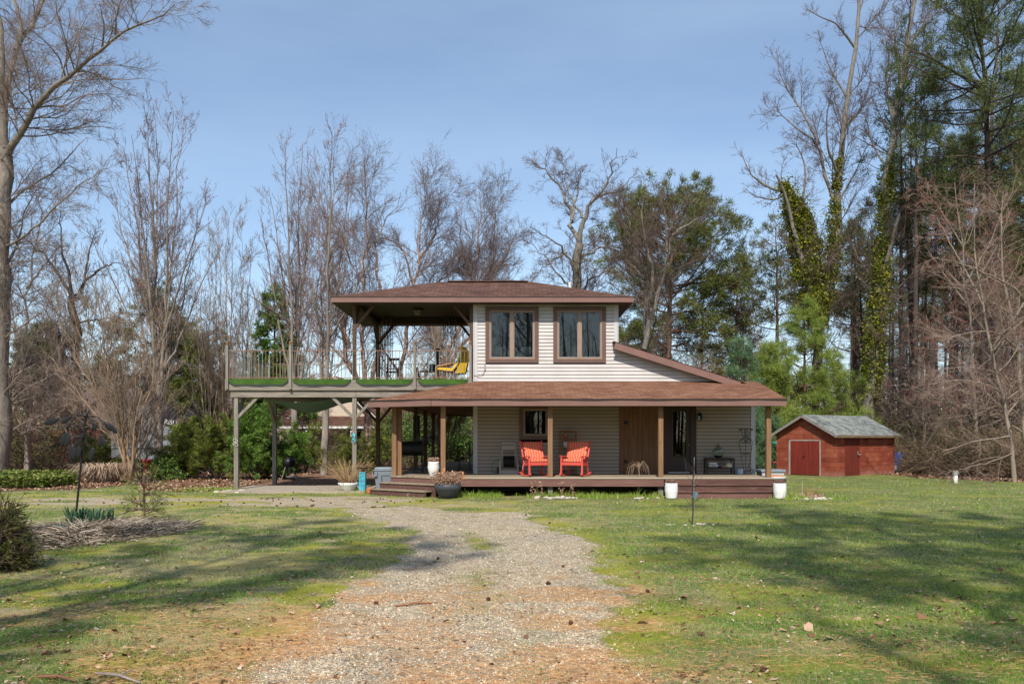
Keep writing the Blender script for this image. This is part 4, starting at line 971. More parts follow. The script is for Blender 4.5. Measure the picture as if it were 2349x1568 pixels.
m.build('scrollwork', M_BLACK, o)
# white floor urn, big dark planter, bowl, ribbed white planters
def twigs(name, base, n, h, spread, mt, par, seed=1, r=.004, curl=.3, buds=None):
    rr = random.Random(seed); m = MB()
    for i in range(n):
        a = rr.uniform(0, 2*PI); s = spread*math.sqrt(rr.random()); hh = h*rr.uniform(.45, 1.05); pts = []
        bx, by = base[0]+.25*s*math.cos(a), base[1]+.25*s*math.sin(a); k = 5; wx, wy = 0, 0
        for j in range(k+1):
            u = j/k; wx += rr.uniform(-1, 1)*curl*h*.10; wy += rr.uniform(-1, 1)*curl*h*.10
            pts.append((bx+math.cos(a)*s*u**1.3+wx, by+math.sin(a)*s*u**1.3+wy, base[2]+hh*(u-.18*curl*u*u)))
        m.tube(pts, [r*(1.2-.8*j/k) for j in range(k+1)], 3, False)
        if buds:
            for j in (3, 4, 5):
                if rr.random() < buds: p = Vector(pts[j]); m.sbox(p, (.035, .03, .03), 1, 5, 3)
    return m.build(name, mt, par, local=True, smooth=False)
M_DRY = plain('dry_stem', (.30,.19,.11), .9, .4, 14); M_DRYR = plain('dry_red_stem', (.26,.12,.07), .9, .4, 14); M_DRYG = plain('dry_flower', (.34,.22,.15), .9, .4, 20)
def seedheads(par, base, n, spread, h, mt, seed=2, s=.03):
    rr = random.Random(seed); m = MB()
    for i in range(n):
        a = rr.uniform(0, 2*PI); q = spread*math.sqrt(rr.random()); z = base[2]+h*rr.random()
        m.obox((base[0]+q*math.cos(a), base[1]+q*math.sin(a), z), (s*rr.uniform(.5,1.3), s*rr.uniform(.3,1), s*.35), rz=rr.uniform(0,3), rx=rr.uniform(-1,1), ry=rr.uniform(-1,1))
    return m.build('dry_leaves', mt, par, local=True)
o = pot('flower_urn', [(.10,0),(.115,.03),(.16,.18),(.185,.30),(.165,.42),(.175,.46),(.155,.46),(.15,.40)], (-2.36,24.42,FZ), M_CER, 'white urn holding a dried plant on the porch edge beside a post', 'planter', soil=(.15,.40))
seedheads(o, (0,0,.46), 260, .17, .12, M_DRYG); twigs('dry_stems', (0,0,.40), 26, .2, .16, M_DRY, o)
M_CHAR = plain('charcoal_planter', (.055,.06,.07), .5, .25, 5)
o = pot('large_planter', [(.22,0),(.27,.10),(.37,.24),(.40,.30),(.39,.35),(.37,.42),(.34,.42),(.33,.36)], (-1.86,23.45,.02), M_CHAR, 'big charcoal planter with dried brown plants at the foot of the porch', 'planter', soil=(.34,.37), n=32)
twigs('dry_stems', (0,0,.36), 90, .48, .50, M_DRYR, o, 5, .006, 1.2); seedheads(o, (0,0,.40), 420, .45, .35, M_DRYG, 6, .04)
rr = random.Random(12)
for k in range(9):
    m = MB(); a = rr.uniform(0, 6.28); q = rr.uniform(.05,.5); m.sbox((q*math.cos(a), q*math.sin(a), rr.uniform(.55,.85)), (.05,.04,.12), .9, 8, 6, Matrix.Rotation(rr.uniform(-.6,.6),3,'X')); m.build('faded_bloom', plain('faded_bloom', (.52,.22,.10), .9, .2), o, local=True, smooth=True)
def ribbed(n, r, h): return [(r*.82,0)]+[(r*(.86+.14*min(1,(k/n)*2.2))*(1+.018*(k%2))*(1-.05*max(0,k/n-.75)*4), .01+h*k/n) for k in range(n+1)]+[(r*.86,h+.01),(r*.84,h-.06)]
M_RIB = plain('matte_white_ceramic', (.72,.72,.70), .7, .08, 5)
def ribpot(x, y, label):
    o = pot('ribbed_planter', ribbed(30,.185,.43), (x,y,.01), M_RIB, label, 'planter', 'ribbed white planters flanking the steps', soil=(.15,.40), n=32)
    twigs('dry_plant', (0,0,.38), 120, .19, .17, plain('dry_heather', (.26,.15,.12), .9, .4, 20), o, 3, .0045, .8); seedheads(o, (0,0,.42), 260, .15, .10, MATS['dry_heather'], 4, .022)
    return o
ribpot(4.60, 23.42, 'tall ribbed white planter at the left end of the wide porch steps'); ribpot(7.72, 23.38, 'tall ribbed white planter at the right end of the wide porch steps')
o = pot('bowl_planter', [(.13,0),(.17,.03),(.20,.08),(.30,.22),(.335,.30),(.32,.30),(.28,.22)], (-5.26,26.05,.02), M_CER, 'wide white bowl planter with a bare budding shrub beside the concrete pad', 'planter', soil=(.29,.26), n=28)
twigs('bare_shrub', (0,0,.24), 150, .95, .75, plain('straw_stem', (.36,.24,.13), .9, .35, 14), o, 9, .006, .45, buds=.12)
# painted post with a dish
o = thing('bird_bath', (-4.80, 26.1, 0), 'square post painted in blue streaks carrying a shallow dish', 'bird bath')
def m_blue(t):
    p = t.pos(); n = t.noise(1, 5, .7, t.mapv(p, (22,22,2.2))); f = t.noise(7, 2, .5, p)
    c = t.ramp(n, [(.3,(.03,.10,.34)),(.45,(.05,.34,.48)),(.55,(.10,.50,.55)),(.65,(.05,.22,.52)),(.75,(.35,.62,.62))])
    t.bsdf(t.mix(t.ramp(f, [(.66,(0,0,0)),(.70,(.9,.9,.9))]), c, (.42,.10,.35)), .6)
m = MB(); m.box(-4.915,-4.705,26.0,26.21,0,.66); m.build('painted_post', mat('blue_painted', m_blue), o, bevel=.01)
m = MB(); m.lathe([(.06,.66),(.05,.74),(.20,.80),(.22,.82),(.205,.82),(.05,.77)], (-4.81,26.105,0), 20, True); m.build('dish', plain('rusty_dish', (.12,.075,.06), .6, .3), o, smooth=True)
# orange brick-like block, refuse bin
m = MB(); m.box(-4.62,-4.47,25.75,25.92,.0,.17); m.build('clay_block', M_TERR, label='small orange clay block on the ground by the corner steps', cat='block', loc=(-4.55,25.8,0), bevel=.01)
o = thing('refuse_bin', (-4.35, 26.3, 0), 'blue-grey plastic wheeled refuse bin with closed lid behind the corner steps', 'bin'); M_BIN = plain('grey_blue_plastic', (.20,.235,.27), .45, .1, 3)
bx, by = -4.13, 26.3
m = MB(); m.add([(bx-.23,by-.22,.05),(bx+.23,by-.22,.05),(bx+.23,by+.22,.05),(bx-.23,by+.22,.05),(bx-.30,by-.30,.70),(bx+.30,by-.30,.70),(bx+.30,by+.30,.70),(bx-.30,by+.30,.70)], [(0,3,2,1),(4,5,6,7),(0,1,5,4),(1,2,6,5),(2,3,7,6),(3,0,4,7)]); m.build('bin_body', M_BIN, o, bevel=.02)
m = MB(); m.box(bx-.32,bx+.32,by-.32,by+.32,.70,.73); m.build('rim', M_BIN, o, bevel=.01)
m = MB(); m.sbox((bx,by,.76), (.62,.62,.10), .35, 24, 8); m.build('lid', M_BIN, o, smooth=True)
m = MB(); m.box(bx-.36,bx-.20,by-.345,by-.30,.52,.56); m.box(bx-.36,bx-.33,by-.345,by-.3,.56,.68); m.box(bx-.22,bx-.19,by-.345,by-.3,.56,.68); m.build('handle', M_BIN, o)
m = MB(); m.tube([(bx-.05,by-.285,.55),(bx+.28,by-.285,.55)], .012, 6); m.tube([(bx-.05,by-.27,.3),(bx-.05,by-.285,.55)], .012, 6); m.build('moulded_line', plain('bin_shadow', (.05,.06,.08), .5), o)
for s in (-1, 1): m = MB(); m.tube([(bx+s*.20,by+.24,.09),(bx+s*.26,by+.24,.09)], .09, 14); m.build('wheel', M_BLACK, o)
# barrel grill on the left porch
o = thing('smoker_grill', (-3.9, 27.6, FZ), 'black smoker grill half hidden behind the double corner post', 'grill'); gx, gy = -3.4, 27.4
m = MB(); m.tube([(gx-.45,gy,FZ+.82),(gx+.38,gy,FZ+.82)], .24, 20); m.build('barrel', M_BLACK, o)
m = MB(); m.tube([(gx+.25,gy,FZ+1.0),(gx+.25,gy,FZ+1.28)], .05, 10); m.build('chimney', M_BLACK, o)
for s in (-1, 1):
    for q in (-1, 1): m = MB(); m.bar((gx+s*.35,gy+q*.12,FZ+.66), (gx+s*.38,gy+q*.2,FZ), .03, .03, up=(0,1,0)); m.build('leg', M_BLACK, o)
m = MB(); m.box(gx-.4,gx+.8,gy-.2,gy+.2,FZ+.12,FZ+.15); m.build('lower_shelf', M_BLACK, o)
m = MB(); m.box(gx-.85,gx-.46,gy-.15,gy+.15,FZ+.72,FZ+.75); m.build('side_table', M_BLACK, o)
# kettle grill under the deck
kx, kz = (663-CX)/FP*33.5, EYE+(HZ-1061)/FP*33.5
o = thing('kettle_grill', (kx, 33.5, 0), 'black kettle grill on a single visible leg among the evergreen bushes', 'grill')
m = MB(); m.sbox((kx,33.5,kz+.02), (.56,.54,.46), 1, 24, 14); m.build('kettle', M_BLACK, o, smooth=True)
m = MB(); m.lathe([(.02,0),(.06,.04)], (kx,33.5,kz+.24), 10); m.build('lid_knob', M_BLACK, o)
for a in (-.3, 1.8, 3.9): m = MB(); m.tube([(kx+.15*math.cos(a),33.5+.15*math.sin(a),kz-.12),(kx+.36*math.cos(a),33.5+.36*math.sin(a),0)], .018, 6); m.build('leg', plain('steel_leg', (.35,.35,.36), .4, .1, metal=.5), o)
m = MB(); m.box(kx-.1,kx+.35,33.35,33.65,.15,.17); m.build('rack', MATS['steel_leg'], o)
# wind chime + hanging pots along the side posts
o = thing('wind_chime', (-3.45, 28.6, 2.6), 'long dark tubular wind chime hanging in front of the first side post', 'wind chime'); hx, hy = (718/2.763+1300)/1.6326, 28.8
hx = (hx-CX)/FP*28.8
m = MB(); m.lathe([(.10,0),(.10,.03)], (hx,hy,2.62), 12); m.tube([(hx,hy,2.65),(hx,hy,2.86)], .006, 4); m.build('hanger', M_BLACK, o)
for k in range(6):
    a = PI/3*k; m = MB(); m.tube([(hx+.10*math.cos(a),hy+.1*math.sin(a),2.55),(hx+.10*math.cos(a),hy+.1*math.sin(a),1.85-.06*k)], .022, 7); m.tube([(hx+.1*math.cos(a),hy+.1*math.sin(a),2.62),(hx+.1*math.cos(a),hy+.1*math.sin(a),2.55)], .003, 3); m.build('chime_tube', M_BLACK, o)
m = MB(); m.tube([(hx,hy,2.62),(hx,hy,1.55)], .004, 3); m.box(hx-.05,hx+.05,hy-.003,hy+.003,1.42,1.56); m.build('sail', M_BLACK, o)
for zx, zy, Y_ in [(800,540,33.0),(772,575,32.9),(858,508,36.2),(925,535,39.0),(950,566,39.1)]:
    px, py = (1300+zx/2.763)/1.6326, (1450+zy/2.763)/1.6326; x, y, z = W(px, py, Y_)
    o = thing('wall_planter', (x, y, z), f'half round hanging pot on {"the nearer" if Y_ < 34 else ("the middle" if Y_ < 37 else "the farthest")} side porch post, {"upper" if zy in (540,508,535) else "lower"} one', 'hanging pot', 'hanging pots on the side porch posts')
    m = MB(); m.lathe([(.04,-.12),(.13,-.04),(.16,.06),(.15,.06)], (0,0,0), 14, False); m.build('pot_bowl', plain('grey_purple_pot', (.16,.13,.15), .6, .15), o, local=True, smooth=True)
    m = MB(); m.tube([(-.15,0,.06),(0,.03,.2),(.15,0,.06)], .006, 4); m.build('bracket', M_BLACK, o, local=True)
# chair at the wall corner (side porch)
o = thing('metal_chair', (-1.55, 29.3, FZ), 'thin black metal chair seen edge on at the house corner', 'chair'); qx, qy = -1.72, 29.3
for a in (-.2, .2):
    for b in (-.2, .2): m = MB(); m.tube([(qx+a,qy+b,FZ),(qx+a*.9,qy+b*.9,FZ+.45)], .012, 5); m.build('leg', M_BLACK, o)
m = MB(); m.box(qx-.2,qx+.2,qy-.2,qy+.2,FZ+.44,FZ+.47); m.build('seat', M_BLACK, o); m = MB(); m.box(qx+.17,qx+.2,qy-.2,qy+.2,FZ+.5,FZ+.98); m.build('backrest', M_BLACK, o)
# little ornaments on the deck posts
o = thing('gecko_ornament', W(811+19,953,26.6), 'teal gecko ornament fixed on the middle deck post', 'ornament'); g0 = W(812,1006,26.68)
m = MB(); m.tube([(g0[0]-.02,26.66,g0[2]+.18),(g0[0]+.03,26.66,g0[2]+.08),(g0[0]-.01,26.66,g0[2]),(g0[0]+.05,26.66,g0[2]-.1),(g0[0]+.0,26.66,g0[2]-.17)], [.035,.03,.04,.025,.008], 7)
for s, z in ((1,.10),(-1,.08),(1,-.06),(-1,-.04)): m.tube([(g0[0],26.66,g0[2]+z),(g0[0]+s*.07,26.66,g0[2]+z+.03)], .012, 5)
m.build('gecko_body', plain('teal_enamel', (.08,.42,.50), .4, .25, 30), o, smooth=True)
o = thing('ring_ornament', W(540,1015,26.6), 'pale cluster of rings hung on the left front deck post', 'ornament'); g0 = W(540,1016,26.65)
for k, (dx, dz) in enumerate([(-.03,.1),(.03,.06),(-.04,-.02),(.035,-.06),(0,.02)]):
    m = MB(); m.tube([(g0[0]+dx+.045*math.cos(a),26.66,g0[2]+dz+.045*math.sin(a)) for a in np.linspace(0,2*PI,13)], .012, 5, False); m.build('ring', plain('bone_ring', (.45,.42,.36), .6), o)
# ================================================================== on the raised deck
M_YEL = plain('yellow_canvas', (.78,.50,.015), .7, .12, 5); M_BIR = plain('bent_birch', (.48,.24,.10), .5, .12, 6); M_YDK = plain('yellow_quilt', (.50,.30,.012), .8, .2, 5)
o = thing('lounge_armchair', (-2.0, 28.0, DZ+.02), 'bright yellow high backed cantilever armchair with bent wood arms on the raised deck', 'armchair'); ax, ay, az = -2.05, 28.1, DZ+.02
def pr(x, z): return (ax+x, z+az)
for s in (-1, 1):
    y = ay+s*.30; m = MB()
    m.tube([(ax-.50,y,az),(ax-.55,y,az+.25),(ax-.56,y,az+.46),(ax-.50,y,az+.54),(ax-.3,y,az+.57),(ax+.05,y,az+.64)], .026, 6); m.tube([(ax-.50,y,az+.02),(ax+.1,y,az+.02),(ax+.42,y,az+.05)], .022, 6)
    m.tube([(ax-.48,y*1,az+.42),(ax-.2,y,az+.37),(ax+.0,y,az+.36),(ax+.12,y,az+.5),(ax+.3,y,az+.8),(ax+.42,y,az+1.15)], .022, 6); m.build('armrest', M_BIR, o, smooth=True)
m = MB(); m.bar((ax-.55,ay,az+.455), (ax+.02,ay,az+.41), .56, .09); m.build('seat_cushion', M_YEL, o, bevel=.03)
m = MB(); m.bar((ax+.02,ay,az+.42), (ax+.28,ay,az+.82), .56, .10); m.bar((ax+.27,ay,az+.81), (ax+.35,ay,az+1.2), .56, .10); m.build('back_cushion', M_YEL, o, bevel=.03)
m = MB(); m.add([(ax+.36,ay-.30,az+1.22),(ax+.52,ay-.30,az+1.12),(ax+.62,ay-.3,az+.95),(ax+.52,ay-.3,az+.65),(ax+.45,ay-.3,az+.30),(ax+.1,ay-.3,az+.28),(ax+.30,ay-.3,az+.75)]+[(ax+.36,ay+.30,az+1.22),(ax+.52,ay+.30,az+1.12),(ax+.62,ay+.3,az+.95),(ax+.52,ay+.3,az+.65),(ax+.45,ay+.3,az+.30),(ax+.1,ay+.3,az+.28),(ax+.30,ay+.3,az+.75)],
      [(0,6,5,4,3,2,1),(7,8,9,10,11,12,13),(0,1,8,7),(1,2,9,8),(2,3,10,9),(3,4,11,10),(4,5,12,11)]); m.build('throw', M_YDK, o)
o = thing('wooden_chair', (-4.35, 29.6, DZ+.02), 'dark slat back wooden chair under the upper porch roof', 'chair'); qx, qy, qz = -4.30, 29.2, DZ+.02
for a in (-.2, .2):
    m = MB(); m.bar((qx+a,qy-.2,qz), (qx+a,qy-.2,qz+.43), .035, .035, up=(0,1,0)); m.build('leg', M_DK, o)
    m = MB(); m.bar((qx+a,qy+.2,qz), (qx+a*1.05,qy+.26,qz+.98), .035, .035, up=(0,1,0)); m.build('back_leg', M_DK, o)
m = MB(); m.box(qx-.23,qx+.23,qy-.22,qy+.22,qz+.43,qz+.46); m.build('seat', M_DK, o)
m = MB(); m.box(qx-.2,qx+.2,qy+.235,qy+.255,qz+.88,qz+.97); m.box(qx-.2,qx+.2,qy+.215,qy+.235,qz+.55,qz+.59)
for k in (-.09,0,.09): m.bar((qx+k,qy+.23,qz+.58), (qx+k,qy+.25,qz+.9), .03, .015, up=(0,1,0))
m.build('backrest', M_DK, o)
o = thing('side_table', (-3.0, 29.2, DZ+.02), 'small round glass topped table between the dark chair and the yellow armchair', 'table')
m = MB(); m.lathe([(.36,0),(.36,.02)], (-3.0,29.2,DZ+.47), 24); m.build('table_top', plain('smoked_glass', (.10,.13,.13), .2), o)
for a in (0, 2.1, 4.2): m = MB(); m.tube([(-3.0+.2*math.cos(a),29.2+.2*math.sin(a),DZ+.02),(-3.0+.25*math.cos(a),29.2+.25*math.sin(a),DZ+.47)], .015, 5); m.build('leg', M_BLACK, o)
m = MB(); m.lathe([(.14,0),(.14,.1),(.06,.35),(.05,.5)], (-3.28,28.0,DZ+.02), 14); m.build('candle_lantern', M_BLACK, label='dark cone shaped lantern on the turf left of the glass table', cat='lantern', loc=(-3.28,28,DZ+.02))
m = MB(); m.lathe([(.08,0),(.08,.15),(.045,.2),(.05,.85),(.075,.9),(.075,1.2),(.05,1.22)], (-2.62,28.6,DZ+.02), 14); m.build('patio_torch', M_BLACK, label='slim black patio pillar in front of the yellow armchair', cat='patio pillar', loc=(-2.62,28.6,DZ+.02))
m = MB(); m.lathe([(.12,0),(.13,.02),(.10,.2),(.12,.24)], (-2.85,29.1,DZ+.49), 14); m.build('table_lamp', plain('dark_teal_glass', (.05,.09,.09), .3), label='small dark glass vessel on the round glass table', cat='vase', loc=(-2.85,29.1,DZ+.49))
# hanging strands of shells / chain
M_SHELL = plain('rusty_shell', (.20,.115,.07), .7, .5, 30)
for x, y, zt_, n, L, lab in [(-4.74,30.6,6.33,10,2.5,'long curtain of hanging shell strands by the far left upper post'),(-2.35,30.6,6.33,12,1.15,'shorter bunch of hanging shell strands above the yellow armchair')]:
    o = thing('shell_strand_mobile', (x, y, zt_), lab, 'hanging mobile', 'hanging shell mobiles'); rr = random.Random(int(n))
    m = MB(); m.tube([(x-.24,y,zt_-.05),(x+.24,y,zt_-.05)], .015, 6); m.build('hanger', M_BLACK, o)
    for i in range(n):
        m = MB(); xx = x-.23+.46*i/(n-1); l = L*rr.uniform(.6,1); z = zt_-.05; yy = y+rr.uniform(-.12,.12)
        while z > zt_-l: m.obox((xx+rr.uniform(-.012,.012),yy,z), (.03,.012,.035), rz=rr.uniform(0,3), rx=rr.uniform(-.6,.6)); z -= .045
        m.tube([(xx,yy,zt_-.05),(xx,yy,zt_-l)], .004, 3, False); m.build('strand', M_SHELL if i % 3 else M_BLACK, o)

# ================================================================== the shed
SH = Vector((14.72, 37.0, 0)); th = R(35); ux = Vector((math.cos(th), math.sin(th), 0)); uy = Vector((-math.sin(th), math.cos(th), 0))   # ux along the eave wall, uy along the gable
shed = thing('shed', tuple(SH), 'small red painted block shed with double doors and a mossy grey roof', 'shed')
LA, LB, HW, HR = 5.0, 3.15, 1.95, 2.78
def S(a, b, z): return tuple(SH+ux*a+uy*b+Vector((0,0,z)))
def m_block(t):
    uv = t.new('ShaderNodeUVMap').outputs[0]; p = t.pos(); b = t.new('ShaderNodeTexBrick'); b.inputs['Scale'].default_value = 1; b.inputs['Brick Width'].default_value = .46; b.inputs['Row Height'].default_value = .215
    b.inputs['Mortar Size'].default_value = .007; b.inputs['Color1'].default_value = (0,0,0,1); b.inputs['Color2'].default_value = (1,1,1,1)
    va = t.new('ShaderNodeVectorMath', operation='MULTIPLY_ADD'); va.inputs[1].default_value = (.03,.02,0); t.L(t.noise(1.2, 3, .5, p, out=1), va.inputs[0]); t.L(uv, va.inputs[2]); t.L(va.outputs[0], b.inputs['Vector'])
    n = t.noise(2.2, 5, .65, p); n2 = t.noise(30, 3, .6, p)
    f = t.math('ADD', t.math('MULTIPLY', b.outputs[0], .22), t.math('ADD', t.math('MULTIPLY', n, .6), t.math('MULTIPLY', n2, .18)))
    c = t.ramp(f, [(.25,(.13,.030,.018)),(.5,(.255,.060,.033)),(.75,(.34,.112,.062))])
    s = t.new('ShaderNodeSeparateXYZ'); t.L(p, s.inputs[0])
    low = t.ramp(t.math('ADD', s.outputs['Z'], t.math('MULTIPLY', n, .35)), [(.15,(.7,.7,.7)),(.5,(0,0,0))])
    c = t.mix(low, c, (.34,.17,.14)); c = t.mix(t.math('MULTIPLY', b.outputs['Fac'], .55), c, (.07,.02,.015))
    t.bsdf(c, .8, t.bump(t.math('ADD', t.math('MULTIPLY', b.outputs['Fac'], -1), t.math('MULTIPLY', n2, .3)), .6, .008), 0, .15)
M_BLK = mat('red_painted_block', m_block)
def wall_uv(mb, pts, o, u):
    mb.poly(pts, [((Vector(p)-Vector(o)).dot(u), p[2]) for p in pts])
m = MB()
wall_uv(m, [S(0,LB,-.1), S(0,0,-.1), S(0,0,HW), S(0,LB/2,HR), S(0,LB,HW)], S(0,0,0), -uy)
wall_uv(m, [S(0,0,-.1), S(LA,0,-.1), S(LA,0,HW), S(0,0,HW)], S(0,0,0), ux)
wall_uv(m, [S(LA,0,-.1), S(LA,LB,-.1), S(LA,LB,HW), S(LA,LB/2,HR), S(LA,0,HW)], S(0,0,0), uy)
wall_uv(m, [S(LA,LB,-.1), S(0,LB,-.1), S(0,LB,HW), S(LA,LB,HW)], S(0,0,0), -ux)
m.build('wall', M_BLK, shed)
M_REDW = wood('red_painted_plank', (.12,.018,.013), (.25,.038,.025), 'z', dark=(.09,.02,.015)); M_WORN = wood('worn_white_trim', (.22,.17,.14), (.48,.45,.41), 'z', dark=(.25,.09,.06))
M_SHR = shingles('mossy_grey_shingle', [(.30,(.07,.075,.08)),(.5,(.155,.165,.17)),(.72,(.27,.28,.275))], 1.1, (.24,.26,.225))
rs = (HR-HW)/(LB/2); ov = .28; ez = HW-rs*ov
m = MB()
roof_face(m, [S(-.25,-ov,ez+.07), S(LA+.15,-ov,ez+.07), S(LA+.15,LB/2,HR+.07), S(-.25,LB/2,HR+.07)])
roof_face(m, [S(LA+.15,LB+ov,ez+.07), S(-.25,LB+ov,ez+.07), S(-.25,LB/2,HR+.07), S(LA+.15,LB/2,HR+.07)])
m.build('roof', M_SHR, shed)
M_BARGE = wood('grey_barge_board', (.14,.12,.11), (.34,.31,.29), 'x', dark=(.05,.04,.035))
for k in (0, 1):
    b0 = -ov if k == 0 else LB+ov; m = MB(); m.bar(S(-.235,b0,ez+.0), S(-.235,LB/2,HR+.0), .03, .12); m.build('barge_board', M_BARGE, shed)
m = MB(); m.bar(S(-.24,-ov+.01,ez+.01), S(LA+.15,-ov+.01,ez+.01), .03, .10); m.build('eave_board', wood('rotten_eave', (.09,.055,.03), (.28,.19,.11), 'x', dark=(.5,.5,.45)), shed)
m = MB(); m.prism([(0,0),(0,0)], 'x', 0, 0) if False else None
for a0, a1 in ((-.22, 0),(LA, LA+.13)):
    pass
def plank_door(a0, a1, z0, z1, face, n, name, mt, label=None):
    m = MB(); d = (a1-a0)/n
    for k in range(n):
        s, e = a0+d*k+.004, a0+d*(k+1)-.004; pr = .025+.006*(k % 2)
        if face == 'g': q = [S(0,s,z0), S(0,e,z0), S(0,e,z1), S(0,s,z1)]; nn = -ux
        else: q = [S(s,0,z0), S(e,0,z0), S(e,0,z1), S(s,0,z1)]; nn = -uy
        o1 = [tuple(Vector(v)+nn*.003) for v in q]; o2 = [tuple(Vector(v)+nn*pr) for v in q]
        m.add(o1+o2, [(0,1,2,3),(4,5,6,7),(0,1,5,4),(1,2,6,5),(2,3,7,6),(3,0,4,7)])
    return m.build(name, mt, shed, label=label)
g0_, g1_ = .72, 2.42
d1 = plank_door(g0_+.04, (g0_+g1_)/2-.004, .03, 1.60, 'g', 4, 'door', M_REDW); d2 = plank_door((g0_+g1_)/2+.004, g1_-.08, .03, 1.60, 'g', 4, 'door', M_REDW)
m = MB(); m.bar(S(-.02,g1_-.035,0), S(-.02,g1_-.035,1.66), .03, .09, up=tuple(uy)); m.bar(S(-.02,g0_+.015,0), S(-.02,g0_+.015,1.66), .03, .05, up=tuple(uy)); m.bar(S(-.02,g0_-.01,1.64), S(-.02,g1_+.01,1.64), .03, .05); m.build('door_frame', M_WORN, shed)
m = MB(); m.tube([S(-.05,(g0_+g1_)/2-.05,.93), S(-.08,(g0_+g1_)/2+.0,.88), S(-.06,(g0_+g1_)/2+.08,.82)], .014, 5); m.build('latch', M_BLACK, d1)
d3 = plank_door(.78, 1.86, .0, 1.80, 'e', 1, 'door', wood('dark_red_door', (.10,.018,.012), (.19,.035,.02), 'z'), 'plain dark red side door')
m = MB(); m.bar(S(1.92,-.02,0), S(1.92,-.02,1.86), .08, .03, up=tuple(uy)); m.build('door_frame', M_REDW, shed)
m = MB(); m.bar(S(1.78,-.045,.96), S(1.78,-.045,1.14), .05, .02, up=tuple(uy)); m.tube([S(1.74,-.07,.98), S(1.95,-.09,.97)], .02, 6); m.build('padlock_hasp', plain('dull_steel', (.45,.45,.46), .4, .1, metal=.6), d3)
for (px, py, c, nm) in [(1787,1016,(.02,.30,.28),'teal'),(1787,1061,(.75,.12,.20),'pink')]:
    x, y, z = W(px, py, 41.5); o = thing('garden_bird_stake', (x, y, 0), f'{nm} plastic bird on a thin stake peeking out left of the shed', 'garden ornament', 'bird stakes beside the shed')
    m = MB(); m.sbox((0,0,z), (.5,.22,.2), 1, 14, 8); m.tube([(-.2,0,z+.02),(-.34,0,z+.05)], .03, 6); m.build('bird_body', plain(nm+'_plastic', c, .4, .1), o, local=True, smooth=True)
    m = MB(); m.tube([(.02,0,z-.08),(.03,0,0)], .01, 5); m.build('stake', M_BLACK, o, local=True)
# boxes right of the porch
o = thing('storage_box', (8.9, 27.6, 0), 'pale grey lidded plastic storage box on the lawn behind the right porch post', 'box'); M_PG = plain('pale_grey_plastic', (.46,.46,.46), .5, .08); x0, x1, y0 = 8.45, 9.2, 27.4
m = MB(); m.box(x0,x1,y0,y0+.6,.0,.60); m.build('box_body', M_PG, o, bevel=.01); m = MB(); m.box(x0-.04,x1+.04,y0-.04,y0+.64,.60,.68); m.build('lid', plain('slate_lid', (.22,.25,.29), .5, .1), o, bevel=.01)
m = MB(); m.box(x0+.38,x0+.58,y0-.004,y0-.001,.40,.50); m.build('printed_label', plain('label_white', (.62,.62,.60), .5, .25, 60), o)
o = thing('air_conditioner', (8.1, 25.9, 0), 'round caged air conditioner unit with a rusty top behind the right porch post', 'air conditioner'); ax_, ay_ = 8.30, 25.6
m = MB(); m.lathe([(.30,0),(.30,.47)], (ax_,ay_,0), 24); m.build('coil', plain('dark_coil', (.05,.045,.045), .6, .3), o)
m = MB()
for k in range(40): a = 2*PI*k/40; m.tube([(ax_+.33*math.cos(a),ay_+.33*math.sin(a),.02),(ax_+.33*math.cos(a),ay_+.33*math.sin(a),.46)], .006, 4, False)
for z in (.1,.2,.3,.4): m.tube([(ax_+.33*math.cos(a),ay_+.33*math.sin(a),z) for a in np.linspace(0,2*PI,33)], .005, 4, False)
m.build('cage', M_BLACK, o); m = MB(); m.lathe([(.34,.46),(.35,.52),(.33,.54)], (ax_,ay_,0), 28); m.build('rim', plain('pale_metal', (.5,.5,.5), .5), o, smooth=True); m = MB(); m.lathe([(.30,.54),(.28,.575),(.0,.58)], (ax_,ay_,0), 28, False); m.build('fan_cover', plain('orange_rust', (.42,.20,.07), .7, .3), o)
# blue barrel, stump, pipes right of the shed
x, y, z = W(2059,1065,41.8); o = thing('blue_barrel', (x, y, 0), 'blue plastic barrel standing behind the right corner of the shed', 'barrel'); m = MB(); m.lathe([(.20,0),(.24,.05),(.25,.4),(.24,.45),(.25,.5),(.25,.9),(.21,.98),(.1,1.0)], (0,0,0), 20); m.build('barrel_body', plain('blue_plastic', (.02,.09,.40), .4, .15), o, local=True, smooth=True)
m = MB(); m.lathe([(.05,1.0),(.05,1.03)], (.1,0,0), 10); m.build('cap', M_WHITE, o, local=True)
x, y = G(2192,1108); o = thing('vent_pipe', (x, y, 0), 'short white capped pipe standing up out of the lawn edge', 'pipe'); m = MB(); m.lathe([(.075,-.1),(.075,.34)], (0,0,0), 16); m.build('pipe_body', M_WHITE, o, local=True, smooth=True); m = MB(); m.lathe([(.10,.34),(.10,.46),(.085,.48)], (0,0,0), 16); m.build('cap', plain('grey_cap', (.45,.46,.44), .5), o, local=True)
x, y = G(2052,1084.5); o = thing('utility_pedestal', (x, y, 0), 'small grey utility box on a stub post at the shed corner', 'utility box'); m = MB(); m.box(-.09,.09,-.06,.06,.15,.38); m.build('box_body', plain('grey_enamel', (.34,.36,.38), .5), o, local=True, bevel=.008); m = MB(); m.box(-.03,.03,-.03,.03,-.1,.15); m.build('stub', M_BLACK, o, local=True)

